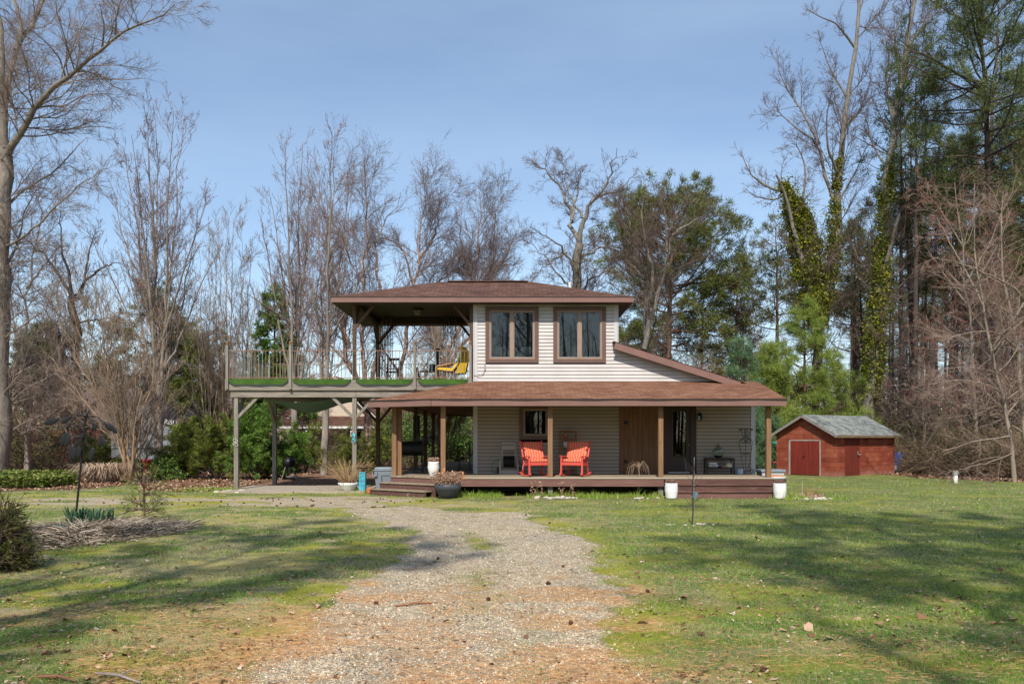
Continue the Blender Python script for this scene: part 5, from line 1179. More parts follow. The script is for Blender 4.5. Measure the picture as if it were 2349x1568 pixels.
# ================================================================== small plants, stakes and the wind spinner in the lawn
sx, sy = G(1588,1203); o = thing('sapling', (sx, sy, 0), 'thin bare sapling tied to a cane with a hanging blue-green tag in the lawn', 'sapling'); rr = random.Random(4)
m = MB(); m.tube([(0,0,-.05),(.02,0,.35),(0,.01,.75),(.03,0,1.05),(.05,0,1.25)], [.017,.014,.012,.008,.004], 6)
for k in range(16):
    z = .30+.055*k; a = rr.uniform(0,6.28); l = rr.uniform(.2,.5); m.tube([(.01,0,z),(.01+l*.5*math.cos(a),l*.5*math.sin(a),z+.12),(.01+l*.72*math.cos(a),l*.72*math.sin(a),z+l*.95)], [.006,.004,.002], 4, False)
m.build('trunk', plain('dark_twig', (.05,.04,.035), .8, .2), o, local=True); m = MB(); m.tube([(.03,.02,-.05),(.045,.02,1.36)], .0055, 6); m.build('cane', plain('grey_cane', (.30,.32,.32), .6), o, local=True)
m = MB(); m.obox((.05,-.03,.60), (.07,.004,.13), ry=.45, rx=.1); m.build('tag', plain('tag_card', (.10,.22,.27), .5, .2), o, local=True)
def stones(cx_, cy_, n, s, r_, seed, lab):
    rr = random.Random(seed)
    for i in range(n):
        a = rr.uniform(0, 6.28); q = r_*math.sqrt(rr.random()); x = cx_+q*math.cos(a)*1.4; y = cy_+q*math.sin(a)*.6; m = MB(); d = s*rr.uniform(.6,1.3)
        m.sbox((0,0,0), (d, d*rr.uniform(.6,.9), d*rr.uniform(.4,.6)), rr.uniform(.6,1), 9, 6, Matrix.Rotation(rr.uniform(0,3),3,'Z')); m.build('border_stone', M_PEB, label=lab, cat='stone', group=lab, smooth=False, loc=None).location = (x, y, d*.15)
M_PEB = plain('pale_pebble', (.48,.43,.37), .8, .3, 7)
stones(sx-.05, sy-.1, 14, .07, .36, 1, 'small pale stone round the foot of the sapling'); stones(1.2, 23.45, 16, .14, .5, 2, 'rounded pale stone below the middle porch post'); stones(3.75, 23.4, 7, .12, .4, 3, 'rounded pale stone below the weeping little tree')
stones(-8.9, 25.9, 9, .19, .55, 4, 'pale stone at the foot of the left front deck post'); stones(8.75, 23.1, 13, .13, .5, 5, 'pale stone beside the right ribbed planter')
wx, wy = G(1466,1137); o = thing('weeping_tree', (wx, wy, 0), 'tiny bare weeping tree with drooping twigs in front of the board door', 'small tree')
m = MB(); m.tube([(0,0,-.05),(.01,0,.5),(-.01,0,.82)], [.016,.014,.014], 6); m.build('trunk', plain('pale_trunk', (.30,.25,.21), .8), o, local=True); m = MB(); rr = random.Random(8)
for k in range(30):
    a = rr.uniform(0,6.28); l = rr.uniform(.15,.42); m.tube([(0,0,.78+rr.uniform(0,.08)),(l*.45*math.cos(a),l*.45*math.sin(a),.98+rr.uniform(-.05,.08)),(l*.85*math.cos(a),l*.85*math.sin(a),.90+rr.uniform(-.06,.04)),(l*math.cos(a),l*math.sin(a),.62+rr.uniform(-.1,.2))], [.006,.005,.004,.0025], 4, False)
m.build('branches', plain('tan_twig', (.26,.18,.12), .8, .2), o, local=True)
qx, qy = G(1840,1122); qy = 23.3; qx = (1840-CX)/FP*23.3; o = thing('thin_stake', (qx, qy, 0), 'thin pale stake with a tiny seed head right of the planters', 'stake'); m = MB(); m.tube([(0,0,-.05),(.005,0,.46)], .008, 5); m.build('stake_rod', plain('galvanised', (.42,.42,.40), .5), o, local=True); m = MB(); m.sbox((.005,0,.48), (.03,.03,.05), 1, 8, 6); m.build('seed_head', M_DRY, o, local=True)
o = thing('dried_perennial', (8.65, 23.5, 0), 'clump of dead brown perennial stems right of the ribbed planter', 'plant'); twigs('stems', (0,0,0), 24, .42, .30, M_DRYR, o, 14, .008, .6); seedheads(o, (0,0,0), 90, .35, .12, M_DRYG, 15, .07)
for k, x in enumerate((.62,.85,1.45,1.78)): o = thing('dried_perennial', (x, 23.75, 0), f'dead upright flower stem {["farthest left of","just left of","just right of","farthest right of"][k]} the middle post pier', 'plant', 'dead stems by the middle post'); twigs('stems', (0,0,0), 3, .5, .10, M_DRY, o, 20+k, .007, .5); seedheads(o, (0,0,.12), 14, .08, .35, M_DRYG, 30+k, .05)
# kinetic wind spinner
wx, wy = G(173,1183); o = thing('wind_spinner', (wx, wy, 0), 'tall leaning black wind spinner with oval blades above the daffodils', 'wind spinner'); tp = Vector(W(196.8,953,wy))
ps = MB(); ps.tube([(wx,wy,-.1), tuple(tp)], .024, 8); ps.build('pole', M_BLACK, o); hub = Vector((wx,wy,0)).lerp(tp, .80)
m = MB(); m.tube([tuple(hub-Vector((0,.08,0))), tuple(hub+Vector((0,.08,0)))], .045, 10); m.tube([tuple(tp-Vector((.03,0,0))), tuple(tp+Vector((.03,0,0)))], .05, 8); m.build('hub', M_BLACK, o)
for (zx, zy, ang, sz) in [(435,285,.35,.30),(558,270,.7,.24),(575,322,.9,.16),(905,325,-.9,.22),(945,342,-.9,.26),(845,448,1.3,.26),(870,455,-1.2,.22),(540,430,1.1,.3),(565,445,1.4,.25),(598,545,1.5,.30),(618,555,1.5,.24),(768,560,1.35,.28),(660,540,1.5,.24),(790,325,-1.3,.20)]:
    px, py = (zx/2.24)/1.6326, (1450+zy/2.24)/1.6326; q = Vector(W(px, py, wy-.06)); c_ = tp if zy < 380 else hub
    pt = c_.lerp(q, .5)+Vector((0,-.04,.10 if zy < 380 else .02)); m = MB(); m.tube([tuple(c_), tuple(pt), tuple(q)], .008, 5, False); Mr = Matrix.Rotation(-ang,3,'Y'); m.sbox(q, (sz*1.15,.025,sz*.48), 1, 14, 8, Mr); m.build('blade', M_BLACK, o, smooth=True)
# daffodil clump
def strap_leaves(name, loc, n, h, sp, mt, lab, cat, seed, w=.014, arch=0):
    rr = random.Random(seed); o = thing(name, loc, lab, cat); m = MB()
    for i in range(n):
        a = rr.uniform(0,6.28); q = sp*math.sqrt(rr.random()); bx, by = q*math.cos(a)*.7, q*math.sin(a)*.7; l = h*rr.uniform(.45,1.15); le = rr.uniform(.05,.55)*l+arch*l*rr.uniform(.2,1); b = a+rr.uniform(-.7,.7); cx_, cy_ = math.cos(b), math.sin(b); ww = w*rr.uniform(.7,1.2); px, py = -cy_*ww, cx_*ww
        P = [(bx,by,0),(bx+cx_*le*.25,by+cy_*le*.25,l*.55),(bx+cx_*le*.6,by+cy_*le*.6,l*(.88-.15*arch)),(bx+cx_*le,by+cy_*le,l*rr.uniform(.85,1.0)*(1-arch*rr.uniform(.1,.75)))]
        for j in range(3):
            f0, f1 = (1-.15*j), (1-.15*(j+1)) if j < 2 else .05
            m.poly([(P[j][0]-px*f0,P[j][1]-py*f0,P[j][2]),(P[j][0]+px*f0,P[j][1]+py*f0,P[j][2]),(P[j+1][0]+px*f1,P[j+1][1]+py*f1,P[j+1][2]),(P[j+1][0]-px*f1,P[j+1][1]-py*f1,P[j+1][2])])
    m.build('leaves', mt, o, local=True); return o
M_DAF = plain('blue_green_leaf', (.045,.105,.055), .5, .3, 6); M_STRAW = plain('straw', (.42,.31,.22), .8, .35, 5); M_STRAWG = plain('grey_straw', (.30,.24,.21), .85, .4, 6)
x, y = G(222,1203); strap_leaves('daffodil_clump', (x,y,0), 150, .34, .46, M_DAF, 'dense blue-green daffodil clump right of the wind spinner pole', 'plant', 40)
x, y = G(178,1203); strap_leaves('daffodil_clump', (x,y,0), 120, .36, .28, M_DAF, 'smaller daffodil clump at the foot of the wind spinner pole', 'plant', 41)
x, y = G(160,1218); strap_leaves('daffodil_clump', (x,y,0), 70, .14, .34, plain('pale_green_leaf', (.13,.24,.15), .5, .3, 6), 'low pale green leaves in front of the daffodils', 'plant', 42, .02)
# mound of cut stalks round the daffodils
r = np.random.default_rng(77); n = 9000
u = r.random(n)**.6; a = r.uniform(0, 2*PI, n); cxb, cyb = G(195,1222)
X = cxb+u*np.cos(a)*1.7+.15*np.sin(a*3); Y = cyb-.1+u*np.sin(a)*2.3; L = r.gamma(4,.047,n).clip(.05,.45)
th_ = a+r.normal(0,1.0,n); z = .02+.10*(1-u**2)*r.random(n); wd = r.uniform(.003,.008,n); tilt = r.normal(.05,.22,n)
dx, dy, dz = np.cos(th_)*L, np.sin(th_)*L, tilt*L; nxx, nyy = -np.sin(th_)*wd, np.cos(th_)*wd
P0 = np.stack([X,Y,z],1); P1 = P0+np.stack([dx*.5,dy*.5,dz*.5+.04*L],1); P2 = P0+np.stack([dx,dy,np.maximum(dz,-z*.8)],1); N_ = np.stack([nxx,nyy,wd*r.uniform(-1,1,n)],1)
v = np.stack([P0-N_,P0+N_,P1+N_,P1-N_,P2+N_*.5,P2-N_*.5],1).reshape(-1,3); i = np.arange(n)[:,None]*6; f = np.concatenate([i+np.array([0,1,2,3]), i+np.array([3,2,4,5])])
def m_stalk(t): t.bsdf(t.ramp(t.attr('rnd'), [(0,(.08,.06,.042)),(.4,(.20,.155,.115)),(.75,(.34,.275,.21)),(1,(.48,.41,.32))]), .8, None, 0, .15)
tag(link_mesh('cut_stalk_mulch', v, f, mat('cut_stalk', m_stalk), attrs=dict(rnd=np.repeat(r.random(n),6))), label='mound of pale cut dry stalks round the daffodils', kind='stuff')
# dead ornamental grass by the fence
x, y = G(238,1114); y = 31.5; x = (238-CX)/FP*y; o = strap_leaves('ornamental_grass', (x,y,0), 1100, .95, .75, M_STRAW, 'arching dead straw coloured ornamental grass below the bare shrub', 'plant', 43, .013, 1.0)
x = (300-CX)/FP*32; m = None
# periwinkle bed
r = np.random.default_rng(55); n = 26000; X = r.uniform(-25, -15.6, n); Y = r.uniform(27.5, 33.5, n)
k = poly_sdf(X, Y, [G(-60,1126),G(60,1125),G(168,1116),G(178,1102),G(150,1096),G(-60,1093)])+(fbm(X,Y,.8,3)-.5) > 0; X, Y = X[k], Y[k]
def m_green(name, stops, tr=.25):
    def fn(t):
        p = t.pos(); b = t.noise(1.3, 3, .6, p); c = t.ramp(t.math('ADD', t.math('MULTIPLY', t.attr('rnd'), .75), t.math('MULTIPLY', b, .25)), stops); d = t.bsdf(c, .6, None, 0, .25)
        q = t.new('ShaderNodeBsdfTranslucent'); t.L(c, q.inputs[0]); mx = t.new('ShaderNodeMixShader'); mx.inputs[0].default_value = tr; t.L(d.outputs[0], mx.inputs[1]); t.L(q.outputs[0], mx.inputs[2]); t.L(mx.outputs[0], t.out.inputs[0])
    return mat(name, fn)
M_PERI = m_green('ground_cover_leaf', [(0,(.03,.05,.012)),(.35,(.09,.13,.02)),(.7,(.20,.25,.045)),(.9,(.30,.24,.09)),(1,(.34,.17,.08))])
flakes('ground_cover', X, Y, r.uniform(.07,.15,len(X)), M_PERI, .6, 9, lift=.26, rough=.9)
# pine cones on the far arm of the drive
M_CONE = plain('pine_cone', (.10,.045,.025), .8, .4, 30); m = MB(); rr = random.Random(3)
for k in range(7):
    q = k/6; rad = .035*math.sin(PI*(.2+.75*q)); zz = -.045+.09*q
    for j in range(7): a = 2*PI*j/7+k*.45; m.obox((rad*math.cos(a), rad*math.sin(a), zz), (.026,.016,.007), rz=a, ry=-.6)
m.lathe([(.012,-.05),(.026,-.01),(.02,.03),(.004,.05)], (0,0,0), 7)
cone = m.build('pine_cone', M_CONE, label='small brown pine cone lying on the gravel', cat='pine cone', group='fallen pine cones'); spots = []
for i in range(54): spots.append(G(rr.uniform(0, 1000), rr.uniform(1143, 1162)))
for i in range(9): spots.append(G(rr.uniform(850, 1500), rr.uniform(1180, 1520)))
for i, (x, y) in enumerate(spots):
    c = cone if i == 0 else cone.copy()
    if i: COL.objects.link(c)
    c.location = (x, y, float(gz(x, y))+.018); c.rotation_euler = (rr.uniform(1,2), rr.uniform(-1,1), rr.uniform(0,6)); s = rr.uniform(.38,.62); c.scale = (s,s,s)
for (px, py, a, l) in [(955,1390,.35,.45),(270,1560,-.5,.5),(130,1562,-.3,.35)]:
    x, y = G(px, py); m = MB(); m.tube([(-l/2*math.cos(a),-l/2*math.sin(a),.02),(0,.02,.035),(l/2*math.cos(a),l/2*math.sin(a),.02)], [.010,.012,.006], 6); m.tube([(0,.02,.035),(.06,.12,.05)], .006, 5); s = m.build('fallen_stick', M_DRYR if l < .5 else M_STRAWG, label=f'broken twig lying on {"the gravel driveway" if px > 900 else ("the lawn beside a cone" if px > 200 else "the lawn near the drive corner")}', cat='stick'); s.location = (x, y, 0)
# ================================================================== trees
def nrm(v): return v/np.maximum(np.linalg.norm(v, axis=-1, keepdims=True), 1e-9)
def perp(d, rng):
    u = rng.normal(size=d.shape); u -= d*np.sum(u*d, -1, keepdims=True); return nrm(u)
class Tree:
    """levels of branches; each level is (points n x m x 3, radii n x m)"""
    def __init__(s, seed): s.rng = np.random.default_rng(seed); s.lv = []
    def guides(s, gs, m=15, wob=.0):
        P, Q = [], []
        for pts, r0, r1 in gs:
            pts = np.array(pts, float); d = np.r_[0, np.cumsum(np.linalg.norm(np.diff(pts, axis=0), axis=1))]; t = np.linspace(0, d[-1], m)
            # smooth by catmull-rom like blending of linear interpolation
            q = np.stack([np.interp(t, d, pts[:, k]) for k in range(3)], 1)
            for _ in range(2): q[1:-1] = .25*q[:-2]+.5*q[1:-1]+.25*q[2:]
            if wob: q[1:-1] += s.rng.normal(size=(m-2, 3))*wob*d[-1]/m
            P.append(q); Q.append(r0+(r1-r0)*np.linspace(0, 1, m)**.85)
        s.lv.append([(np.array(P), np.array(Q))]); return s
    def spawn(s, per, ang, ratio, m=5, t0=.2, t1=1.0, trop=0.0, wig=.25, rr=.6, rmin=.006, taper=.35, lenpow=.5, sd=.2, src=-1, minlen=.15, maxlen=99, flat=0, droop=0, absr=None, tend=None):
        rng = s.rng; out = []
        srcs = s.lv[src]
        for P, Q in srcs:
            n, k, _ = P.shape
            L = np.linalg.norm(np.diff(P, axis=1), axis=2).sum(1)
            cnt = rng.poisson(per*np.clip(L/np.median(L), .3, 2.2)) if n > 3 else np.full(n, int(per))
            idx = np.repeat(np.arange(n), cnt)
            if len(idx) == 0: continue
            t = t0+(t1-t0)*rng.random(len(idx)); f = t*(k-1); i = np.minimum(f.astype(int), k-2); w = (f-i)[:, None]
            p = P[idx, i]*(1-w)+P[idx, i+1]*w; d = nrm(P[idx, i+1]-P[idx, i]); r = Q[idx, i]*(1-w[:, 0])+Q[idx, i+1]*w[:, 0]
            a = ang*(1+rng.normal(0, sd, len(idx)))[:, None]; u = perp(d, rng)
            if flat: u[:, 2] *= (1-flat); u = nrm(u)
            D0 = nrm(d*np.cos(a)+u*np.sin(a))
            base = L[idx] if tend is None else tend
            ln = np.clip(base*ratio*(1-lenpow*t)*rng.uniform(.6, 1.25, len(idx)), minlen, maxlen)
            rad = np.maximum(np.minimum(r*rr, .0085*ln+.0035), rmin) if absr is None else np.full(len(idx), absr)
            pts = [p]; dd = D0; st = (ln/(m-1))[:, None]
            for j in range(m-1):
                dd = nrm(dd+rng.normal(size=dd.shape)*wig*.6+np.array([0,0,1.])*(trop-droop*j/(m-1))); pts.append(pts[-1]+dd*st)
            out.append((np.stack(pts, 1), np.maximum(rad[:, None]*np.linspace(1, taper, m)[None], rmin*.75)))
        s.lv.append(out); return s
    def mesh(s, levels, sides):
        VV, FF, AA = [], [], []; off = 0
        for li, k in zip(levels, sides):
            for P, Q in s.lv[li]:
                n, m, _ = P.shape; T = np.empty_like(P); T[:, 1:-1] = P[:, 2:]-P[:, :-2]; T[:, 0] = P[:, 1]-P[:, 0]; T[:, -1] = P[:, -1]-P[:, -2]; T = nrm(T)
                ref = np.where(np.abs(T[:, :1, 2:3]) < .9, np.array([0,0,1.]), np.array([1.,0,0])); x = nrm(np.cross(T, np.broadcast_to(ref, T.shape))); y = np.cross(T, x)
                a = 2*PI*np.arange(k)/k
                R_ = P[:, :, None]+(x[:, :, None]*np.cos(a)[:, None]+y[:, :, None]*np.sin(a)[:, None])*Q[:, :, None, None]
                VV.append(R_.reshape(-1, 3)); AA.append(np.repeat(np.clip(Q.reshape(-1), 0, 1), k))
                b = off+(np.arange(n)[:, None, None]*m+np.arange(m-1)[None, :, None])*k; kk = np.arange(k)[None, None]; k2 = (kk+1) % k
                FF.append(np.stack([b+kk, b+k2, b+k+k2, b+k+kk], -1).reshape(-1, 4)); off += n*m*k
        return np.concatenate(VV), np.concatenate(FF), np.concatenate(AA)
    def ends(s, li, tmin=0.0, per=1):
        """points and directions along the branches of a level"""
        Ps, Ds = [], []
        for P, Q in s.lv[li]:
            n, m, _ = P.shape
            for _ in range(per):
                t = tmin+(1-tmin)*s.rng.random(n); f = t*(m-1); i = np.minimum(f.astype(int), m-2); w = (f-i)[:, None]; r = np.arange(n)
                Ps.append(P[r, i]*(1-w)+P[r, i+1]*w); Ds.append(nrm(P[r, i+1]-P[r, i]))
        return np.concatenate(Ps), np.concatenate(Ds)
def m_bark(name, c1, c2, tw, tw2=None, r0=.012, r1=.06, peel=None):
    """bark on thick wood, twig colour on thin wood, by the radius stored in the mesh"""
    def fn(t):
        p = t.pos(); g = t.noise(1, 5, .7, t.mapv(p, (7, 7, 1.6)), dist=1.0); b = t.noise(.7, 3, .5, p)
        c = t.ramp(t.math('ADD', t.math('MULTIPLY', g, .75), t.math('MULTIPLY', b, .25)), [(.34, c1), (.62, c2)])
        if peel: c = t.mix(t.ramp(t.noise(1, 4, .6, t.mapv(p, (2.5, 2.5, 6))), [(.50,(0,0,0)),(.60,(1,1,1))]), c, peel)
        tc_ = t.mix(t.noise(1.2, 2, .5, p), tw, tw2 or tuple(x*1.4 for x in tw)); mr = t.new('ShaderNodeMapRange'); mr.inputs[1].default_value = r0; mr.inputs[2].default_value = r1; t.L(t.attr('rad'), mr.inputs[0])
        t.bsdf(t.mix(mr.outputs[0], tc_, c), .85, t.bump(g, .5, .02), 0, .1)
    return mat(name, fn)
B_GREY = m_bark('grey_bark', (.10,.09,.075), (.26,.235,.20), (.12,.085,.07))
B_OAKBIG = m_bark('big_grey_bark', (.11,.095,.08), (.29,.25,.21), (.20,.155,.13))
B_MAPLE = m_bark('pale_maple_bark', (.15,.13,.11), (.34,.29,.24), (.165,.13,.115), (.25,.20,.175))
B_BIRCH = m_bark('peeling_birch_bark', (.13,.085,.06), (.34,.20,.14), (.165,.125,.12), (.24,.19,.175), peel=(.58,.42,.33))
B_DARK = m_bark('dark_bark', (.035,.028,.024), (.095,.072,.06), (.085,.06,.055))
B_PINE = m_bark('pine_bark', (.075,.045,.034), (.20,.125,.09), (.10,.07,.05))
B_TAN = m_bark('tan_smooth_bark', (.18,.11,.065), (.38,.27,.18), (.23,.17,.125), (.31,.235,.18), r0=.005, r1=.03)
B_RED = m_bark('pale_bark_red_twigs', (.12,.095,.075), (.31,.25,.195), (.22,.15,.12), (.36,.28,.22), r0=.012, r1=.024)
B_PALE = m_bark('pale_twig_bark', (.20,.15,.12), (.44,.35,.27), (.30,.22,.17), (.42,.32,.25), r0=.008, r1=.03)
def make_tree(name, base, label, cat, bark, T, tr, tw, sides_tr, sides_tw, group=None):
    o = thing(name, base, label, cat, group)
    v, f, a = T.mesh(tr, sides_tr); link_mesh('trunk', v, f, bark, o, True, dict(rad=a), off=base)
    if tw:
        v, f, a = T.mesh(tw, sides_tw); link_mesh('crown', v, f, bark, o, False, dict(rad=a), off=base)
    return o
def PW(pts, Y, dY=0):
    """photo points -> real positions; Y may be a number or vary per point"""
    n = len(pts); return [W(p[0], p[1], (p[2] if len(p) > 2 else Y)+dY*i/max(1, n-1)) for i, p in enumerate(pts)]
# ---------- needle tufts & leaf sprays
def tufts(par, P, Dn, mt, n, L, wd, spread=1.0, seed=1, base=(0,0,0), name='needles', up=.2, jitter=.1):
    r = np.random.default_rng(seed); N = len(P); ctr = np.repeat(P, n, 0)+r.normal(0, jitter, (N*n, 3)); d = np.repeat(Dn, n, 0)
    q = nrm(d*1.0+r.normal(size=d.shape)*spread+np.array([0,0,up])); ln = L*r.uniform(.6, 1.15, N*n)[:, None]; s = nrm(np.cross(q, r.normal(size=q.shape)))*wd
    v = np.stack([ctr-s, ctr+s, ctr+q*ln], 1).reshape(-1, 3); at = np.clip(np.repeat(r.random(N), n)*.65+r.random(N*n)*.35, 0, 1)
    return link_mesh(name, v, np.arange(3*N*n).reshape(-1, 3), mt, par, False, dict(rnd=np.repeat(at, 3)), off=base)
def leaves(par, P, mt, size, seed=1, base=(0,0,0), name='leaves', spread=.1, flat=0, asp=.55):
    r = np.random.default_rng(seed); n = len(P); c = P+r.normal(0, spread, (n, 3)); a = r.normal(size=(n, 3)); a[:, 2] -= .3; a = nrm(a); b = np.cross(a, r.normal(size=(n, 3))); b[:, 2] *= (1-flat); b = nrm(b)
    s = size*r.uniform(.6, 1.3, n)[:, None]; v = np.stack([c, c+a*s*.5+b*s*asp*.5, c+a*s, c+a*s*.5-b*s*asp*.5], 1).reshape(-1, 3)
    return link_mesh(name, v, np.arange(4*n).reshape(-1, 4), mt, par, False, dict(rnd=np.repeat(r.random(n), 4)), off=base)
N_PINE = m_green('pine_needle', [(0,(.045,.062,.018)),(.4,(.115,.138,.035)),(.75,(.20,.21,.055)),(1,(.29,.255,.08))])
N_PINEB = m_green('brownish_pine_needle', [(0,(.06,.07,.022)),(.4,(.15,.15,.045)),(.75,(.25,.20,.075)),(1,(.34,.24,.10))])
N_DARK = m_green('dark_pine_needle', [(0,(.04,.06,.020)),(.5,(.095,.125,.038)),(.85,(.17,.20,.06)),(1,(.26,.22,.08))])
N_WHITE = m_green('soft_pine_needle', [(0,(.07,.11,.025)),(.35,(.19,.26,.050)),(.7,(.33,.40,.085)),(1,(.50,.48,.14))], .35)
N_BLUE = m_green('blue_pine_needle', [(0,(.05,.10,.055)),(.4,(.11,.20,.10)),(.75,(.18,.28,.12)),(1,(.28,.33,.14))], .3)
N_CEDAR = m_green('cedar_spray', [(0,(.04,.06,.014)),(.35,(.11,.145,.025)),(.7,(.22,.25,.045)),(.92,(.32,.32,.065)),(1,(.34,.22,.09))], .3)
N_CEDARG = m_green('green_cedar_spray', [(0,(.03,.07,.015)),(.35,(.09,.18,.03)),(.7,(.19,.32,.05)),(1,(.33,.42,.085))], .3)
L_IVY = m_green('ivy_leaf', [(0,(.03,.045,.008)),(.3,(.085,.11,.013)),(.6,(.21,.235,.022)),(.85,(.35,.32,.035)),(1,(.42,.29,.06))], .25)
L_SHRUB = m_green('glossy_leaf', [(0,(.03,.06,.012)),(.4,(.09,.18,.03)),(.75,(.20,.33,.05)),(1,(.36,.44,.11))], .3)
L_BUD = m_green('red_bud', [(0,(.10,.02,.018)),(.5,(.28,.045,.035)),(1,(.42,.11,.08))], .2)
def buds(par, T, lv, mt, per, size, base, tmin=.3, name='buds', seed=5):
    P, D0 = T.ends(lv, tmin, per); leaves(par, P, mt, size, seed, base, name, .02, asp=.9)

# ---------- 1 the big grey tree at the left edge
Y0 = 37.5; b = tuple(W(2, 1096, Y0)); T = Tree(101)
g = [(PW([(-4,1110),(-1,950),(2,700),(6,480),(12,355)], Y0), .50, .30),
     (PW([(12,365),(38,330),(66,254),(117,203),(152,180),(188,152),(234,114),(269,76),(310,61),(366,46),(401,10)], Y0, -4), .17, .018),
     (PW([(10,365),(10,254),(23,152),(36,112),(66,76),(102,0),(130,-70)], Y0, 2), .20, .06), (PW([(36,115),(50,60),(30,-10),(40,-90)], Y0, 2), .12, .05),
     (PW([(12,340),(4,240),(8,120),(0,40),(-25,-60)], Y0, -1), .17, .05), (PW([(8,360),(-40,300),(-90,200),(-150,120)], Y0, 1), .16, .03),
     (PW([(2,570),(40,555),(85,520),(130,470),(185,420),(245,385)], Y0, -2), .07, .012), (PW([(2,640),(40,560),(60,470),(95,420)], Y0, 2), .06, .012), (PW([(6,480),(60,430),(120,400),(170,345),(200,315)], Y0, 2), .07, .012),
     (PW([(60,265),(95,240),(150,245),(195,215),(262,215)], Y0, -2), .055, .01), (PW([(152,180),(135,130),(100,90),(60,60)], Y0, -2), .05, .012), (PW([(234,114),(240,60),(228,10)], Y0, -3), .05, .012), (PW([(265,78),(268,30),(285,-20)], Y0, -3), .05, .012),
     (PW([(5,780),(60,740),(120,700)], Y0, -2), .06, .012), (PW([(2,700),(-60,640),(-110,560)], Y0, -1), .08, .012)]
T.guides(g, 17, .05); T.spawn(20, .95, .32, 7, .08, 1, .05, .32, rr=.4, rmin=.008, maxlen=4.0, minlen=.8); T.spawn(8, .75, .50, 5, .12, 1, .03, .35, rmin=.0065, minlen=.4); T.spawn(6, .7, .5, 4, .15, 1, .03, .4, rmin=.0055, minlen=.22)
o = make_tree('bare_tree', b, 'big old grey trunked bare tree at the left edge with one long limb', 'tree', B_OAKBIG, T, [0], [1,2,3], [12], [5,3,3])
# ---------- maples with upright stems
def columnar(name, px, py, Y, top, wpx, seed, label, n=9, bark=B_MAPLE, fork=.25, bud=True, lean=0, r0=.19, mul=1.0):
    rr = random.Random(seed); base = W(px, py, Y); T = Tree(seed); H = py-top; gs = []
    gs.append((PW([(px,py+8),(px+lean*.2,py-H*fork*.6),(px+lean*.4,py-H*fork)], Y), r0, r0*.8))
    for i in range(n):
        s = -1+2*i/(n-1) if n > 1 else 0; s += rr.uniform(-.12, .12); f0 = fork*rr.uniform(.55, 1.9) if i not in (n//2,) else fork
        t_ = top+H*(.02+.42*abs(s)**1.6*rr.uniform(.7, 1.1)); q = []
        for j in range(6):
            u = j/5; q.append((px+lean*(f0+(1-f0)*u)+s*wpx*1.25*(u**.9)*(.95 if u < 1 else 1)+rr.uniform(-1, 1)*wpx*.04, (py-H*f0)*(1-u)+t_*u, Y+rr.uniform(-.4, .4)+(i % 3-1)*2.2*u))
        gs.append((PW(q, Y), r0*rr.uniform(.38, .52)*(1-.25*abs(s)), .010))
    T.guides(gs, 14, .05); T.spawn(int(20*mul), .55, .24, 6, .15, 1, .13, .16, rr=.45, rmin=.0075, minlen=.8, maxlen=4, lenpow=.6); T.spawn(7, .55, .42, 4, .15, 1, .12, .2, rmin=.006, minlen=.3); T.spawn(2.6, .5, .5, 3, .2, 1, .08, .2, rmin=.005, minlen=.2)
    o = make_tree(name, base, label, 'tree', bark, T, [0], [1,2,3], [8], [4,3,3])
    if bud: buds(o, T, 2, L_BUD, 3, .045, base)
    return o
columnar('maple_tree', 365, 1092, 36, 212, 118, 201, 'tall upright bare maple left of the raised deck, topped with red buds', 11)
columnar('maple_tree', 742, 1088, 38.7, 285, 70, 202, 'bare budding maple whose pale trunk stands behind the middle deck post', 7, lean=22)
columnar('maple_tree', 676, 1080, 41, 285, 85, 203, 'bare budding maple with a whitish trunk behind the evergreen bush', 8, lean=-5)
columnar('crape_myrtle', 520, 1075, 40, 470, 60, 204, 'slim pale multi-stemmed bare tree behind the left end of the deck', 9, B_TAN, .05, False, r0=.09, mul=.7)
columnar('crape_myrtle', 478, 1078, 42, 500, 55, 205, 'faint pale multi-stemmed bare tree right of the tall maple', 7, B_PALE, .05, False, r0=.08, mul=.7)
columnar('maple_tree', 560, 1070, 48, 520, 60, 206, 'thin grey bare tree far behind the left deck corner', 6, B_GREY, .3, False, r0=.10, mul=.5)
# ---------- birches behind the house
def birch(px, py, Y, gs, seed, label, per=14):
    base = W(px, py, Y); T = Tree(seed); T.guides([(PW(q, Y, rr_), r0, r1) for q, r0, r1, rr_ in gs], 15, .12)
    T.spawn(per+4, .65, .30, 6, .25, 1, .05, .25, rr=.45, rmin=.008, minlen=.9, maxlen=4.0); T.spawn(9, .6, .5, 5, .12, 1, .04, .25, rmin=.006, minlen=.5); T.spawn(7, .5, .5, 4, .1, 1, .0, .3, rmin=.005, minlen=.4, droop=.1)
    o = make_tree('birch_tree', base, label, 'tree', B_BIRCH, T, [0], [1,2,3], [8], [4,3,3]); leaves(o, T.ends(3, .9, 1)[0], mat('catkin', lambda t: t.bsdf((.12,.07,.05), .9)), .05, 6, base, 'catkins', .01); return o
birch(840, 1080, 44, [([(850,1080),(845,900),(800,800),(760,700),(745,600),(760,480),(790,400)],.2,.02,2),([(850,1000),(835,850),(825,740),(835,600),(850,480),(835,375)],.17,.02,-1),([(845,900),(880,760),(860,640),(880,500),(920,440)],.14,.015,1),([(830,760),(880,690),(950,640),(1000,610)],.09,.012,-2),([(845,900),(800,830),(745,780),(710,740),(690,640)],.11,.015,2),([(800,800),(770,640),(740,520)],.09,.012,0)], 301, 'leaning multi-stemmed birch with peeling pinkish bark behind the left side of the upper porch', 17)
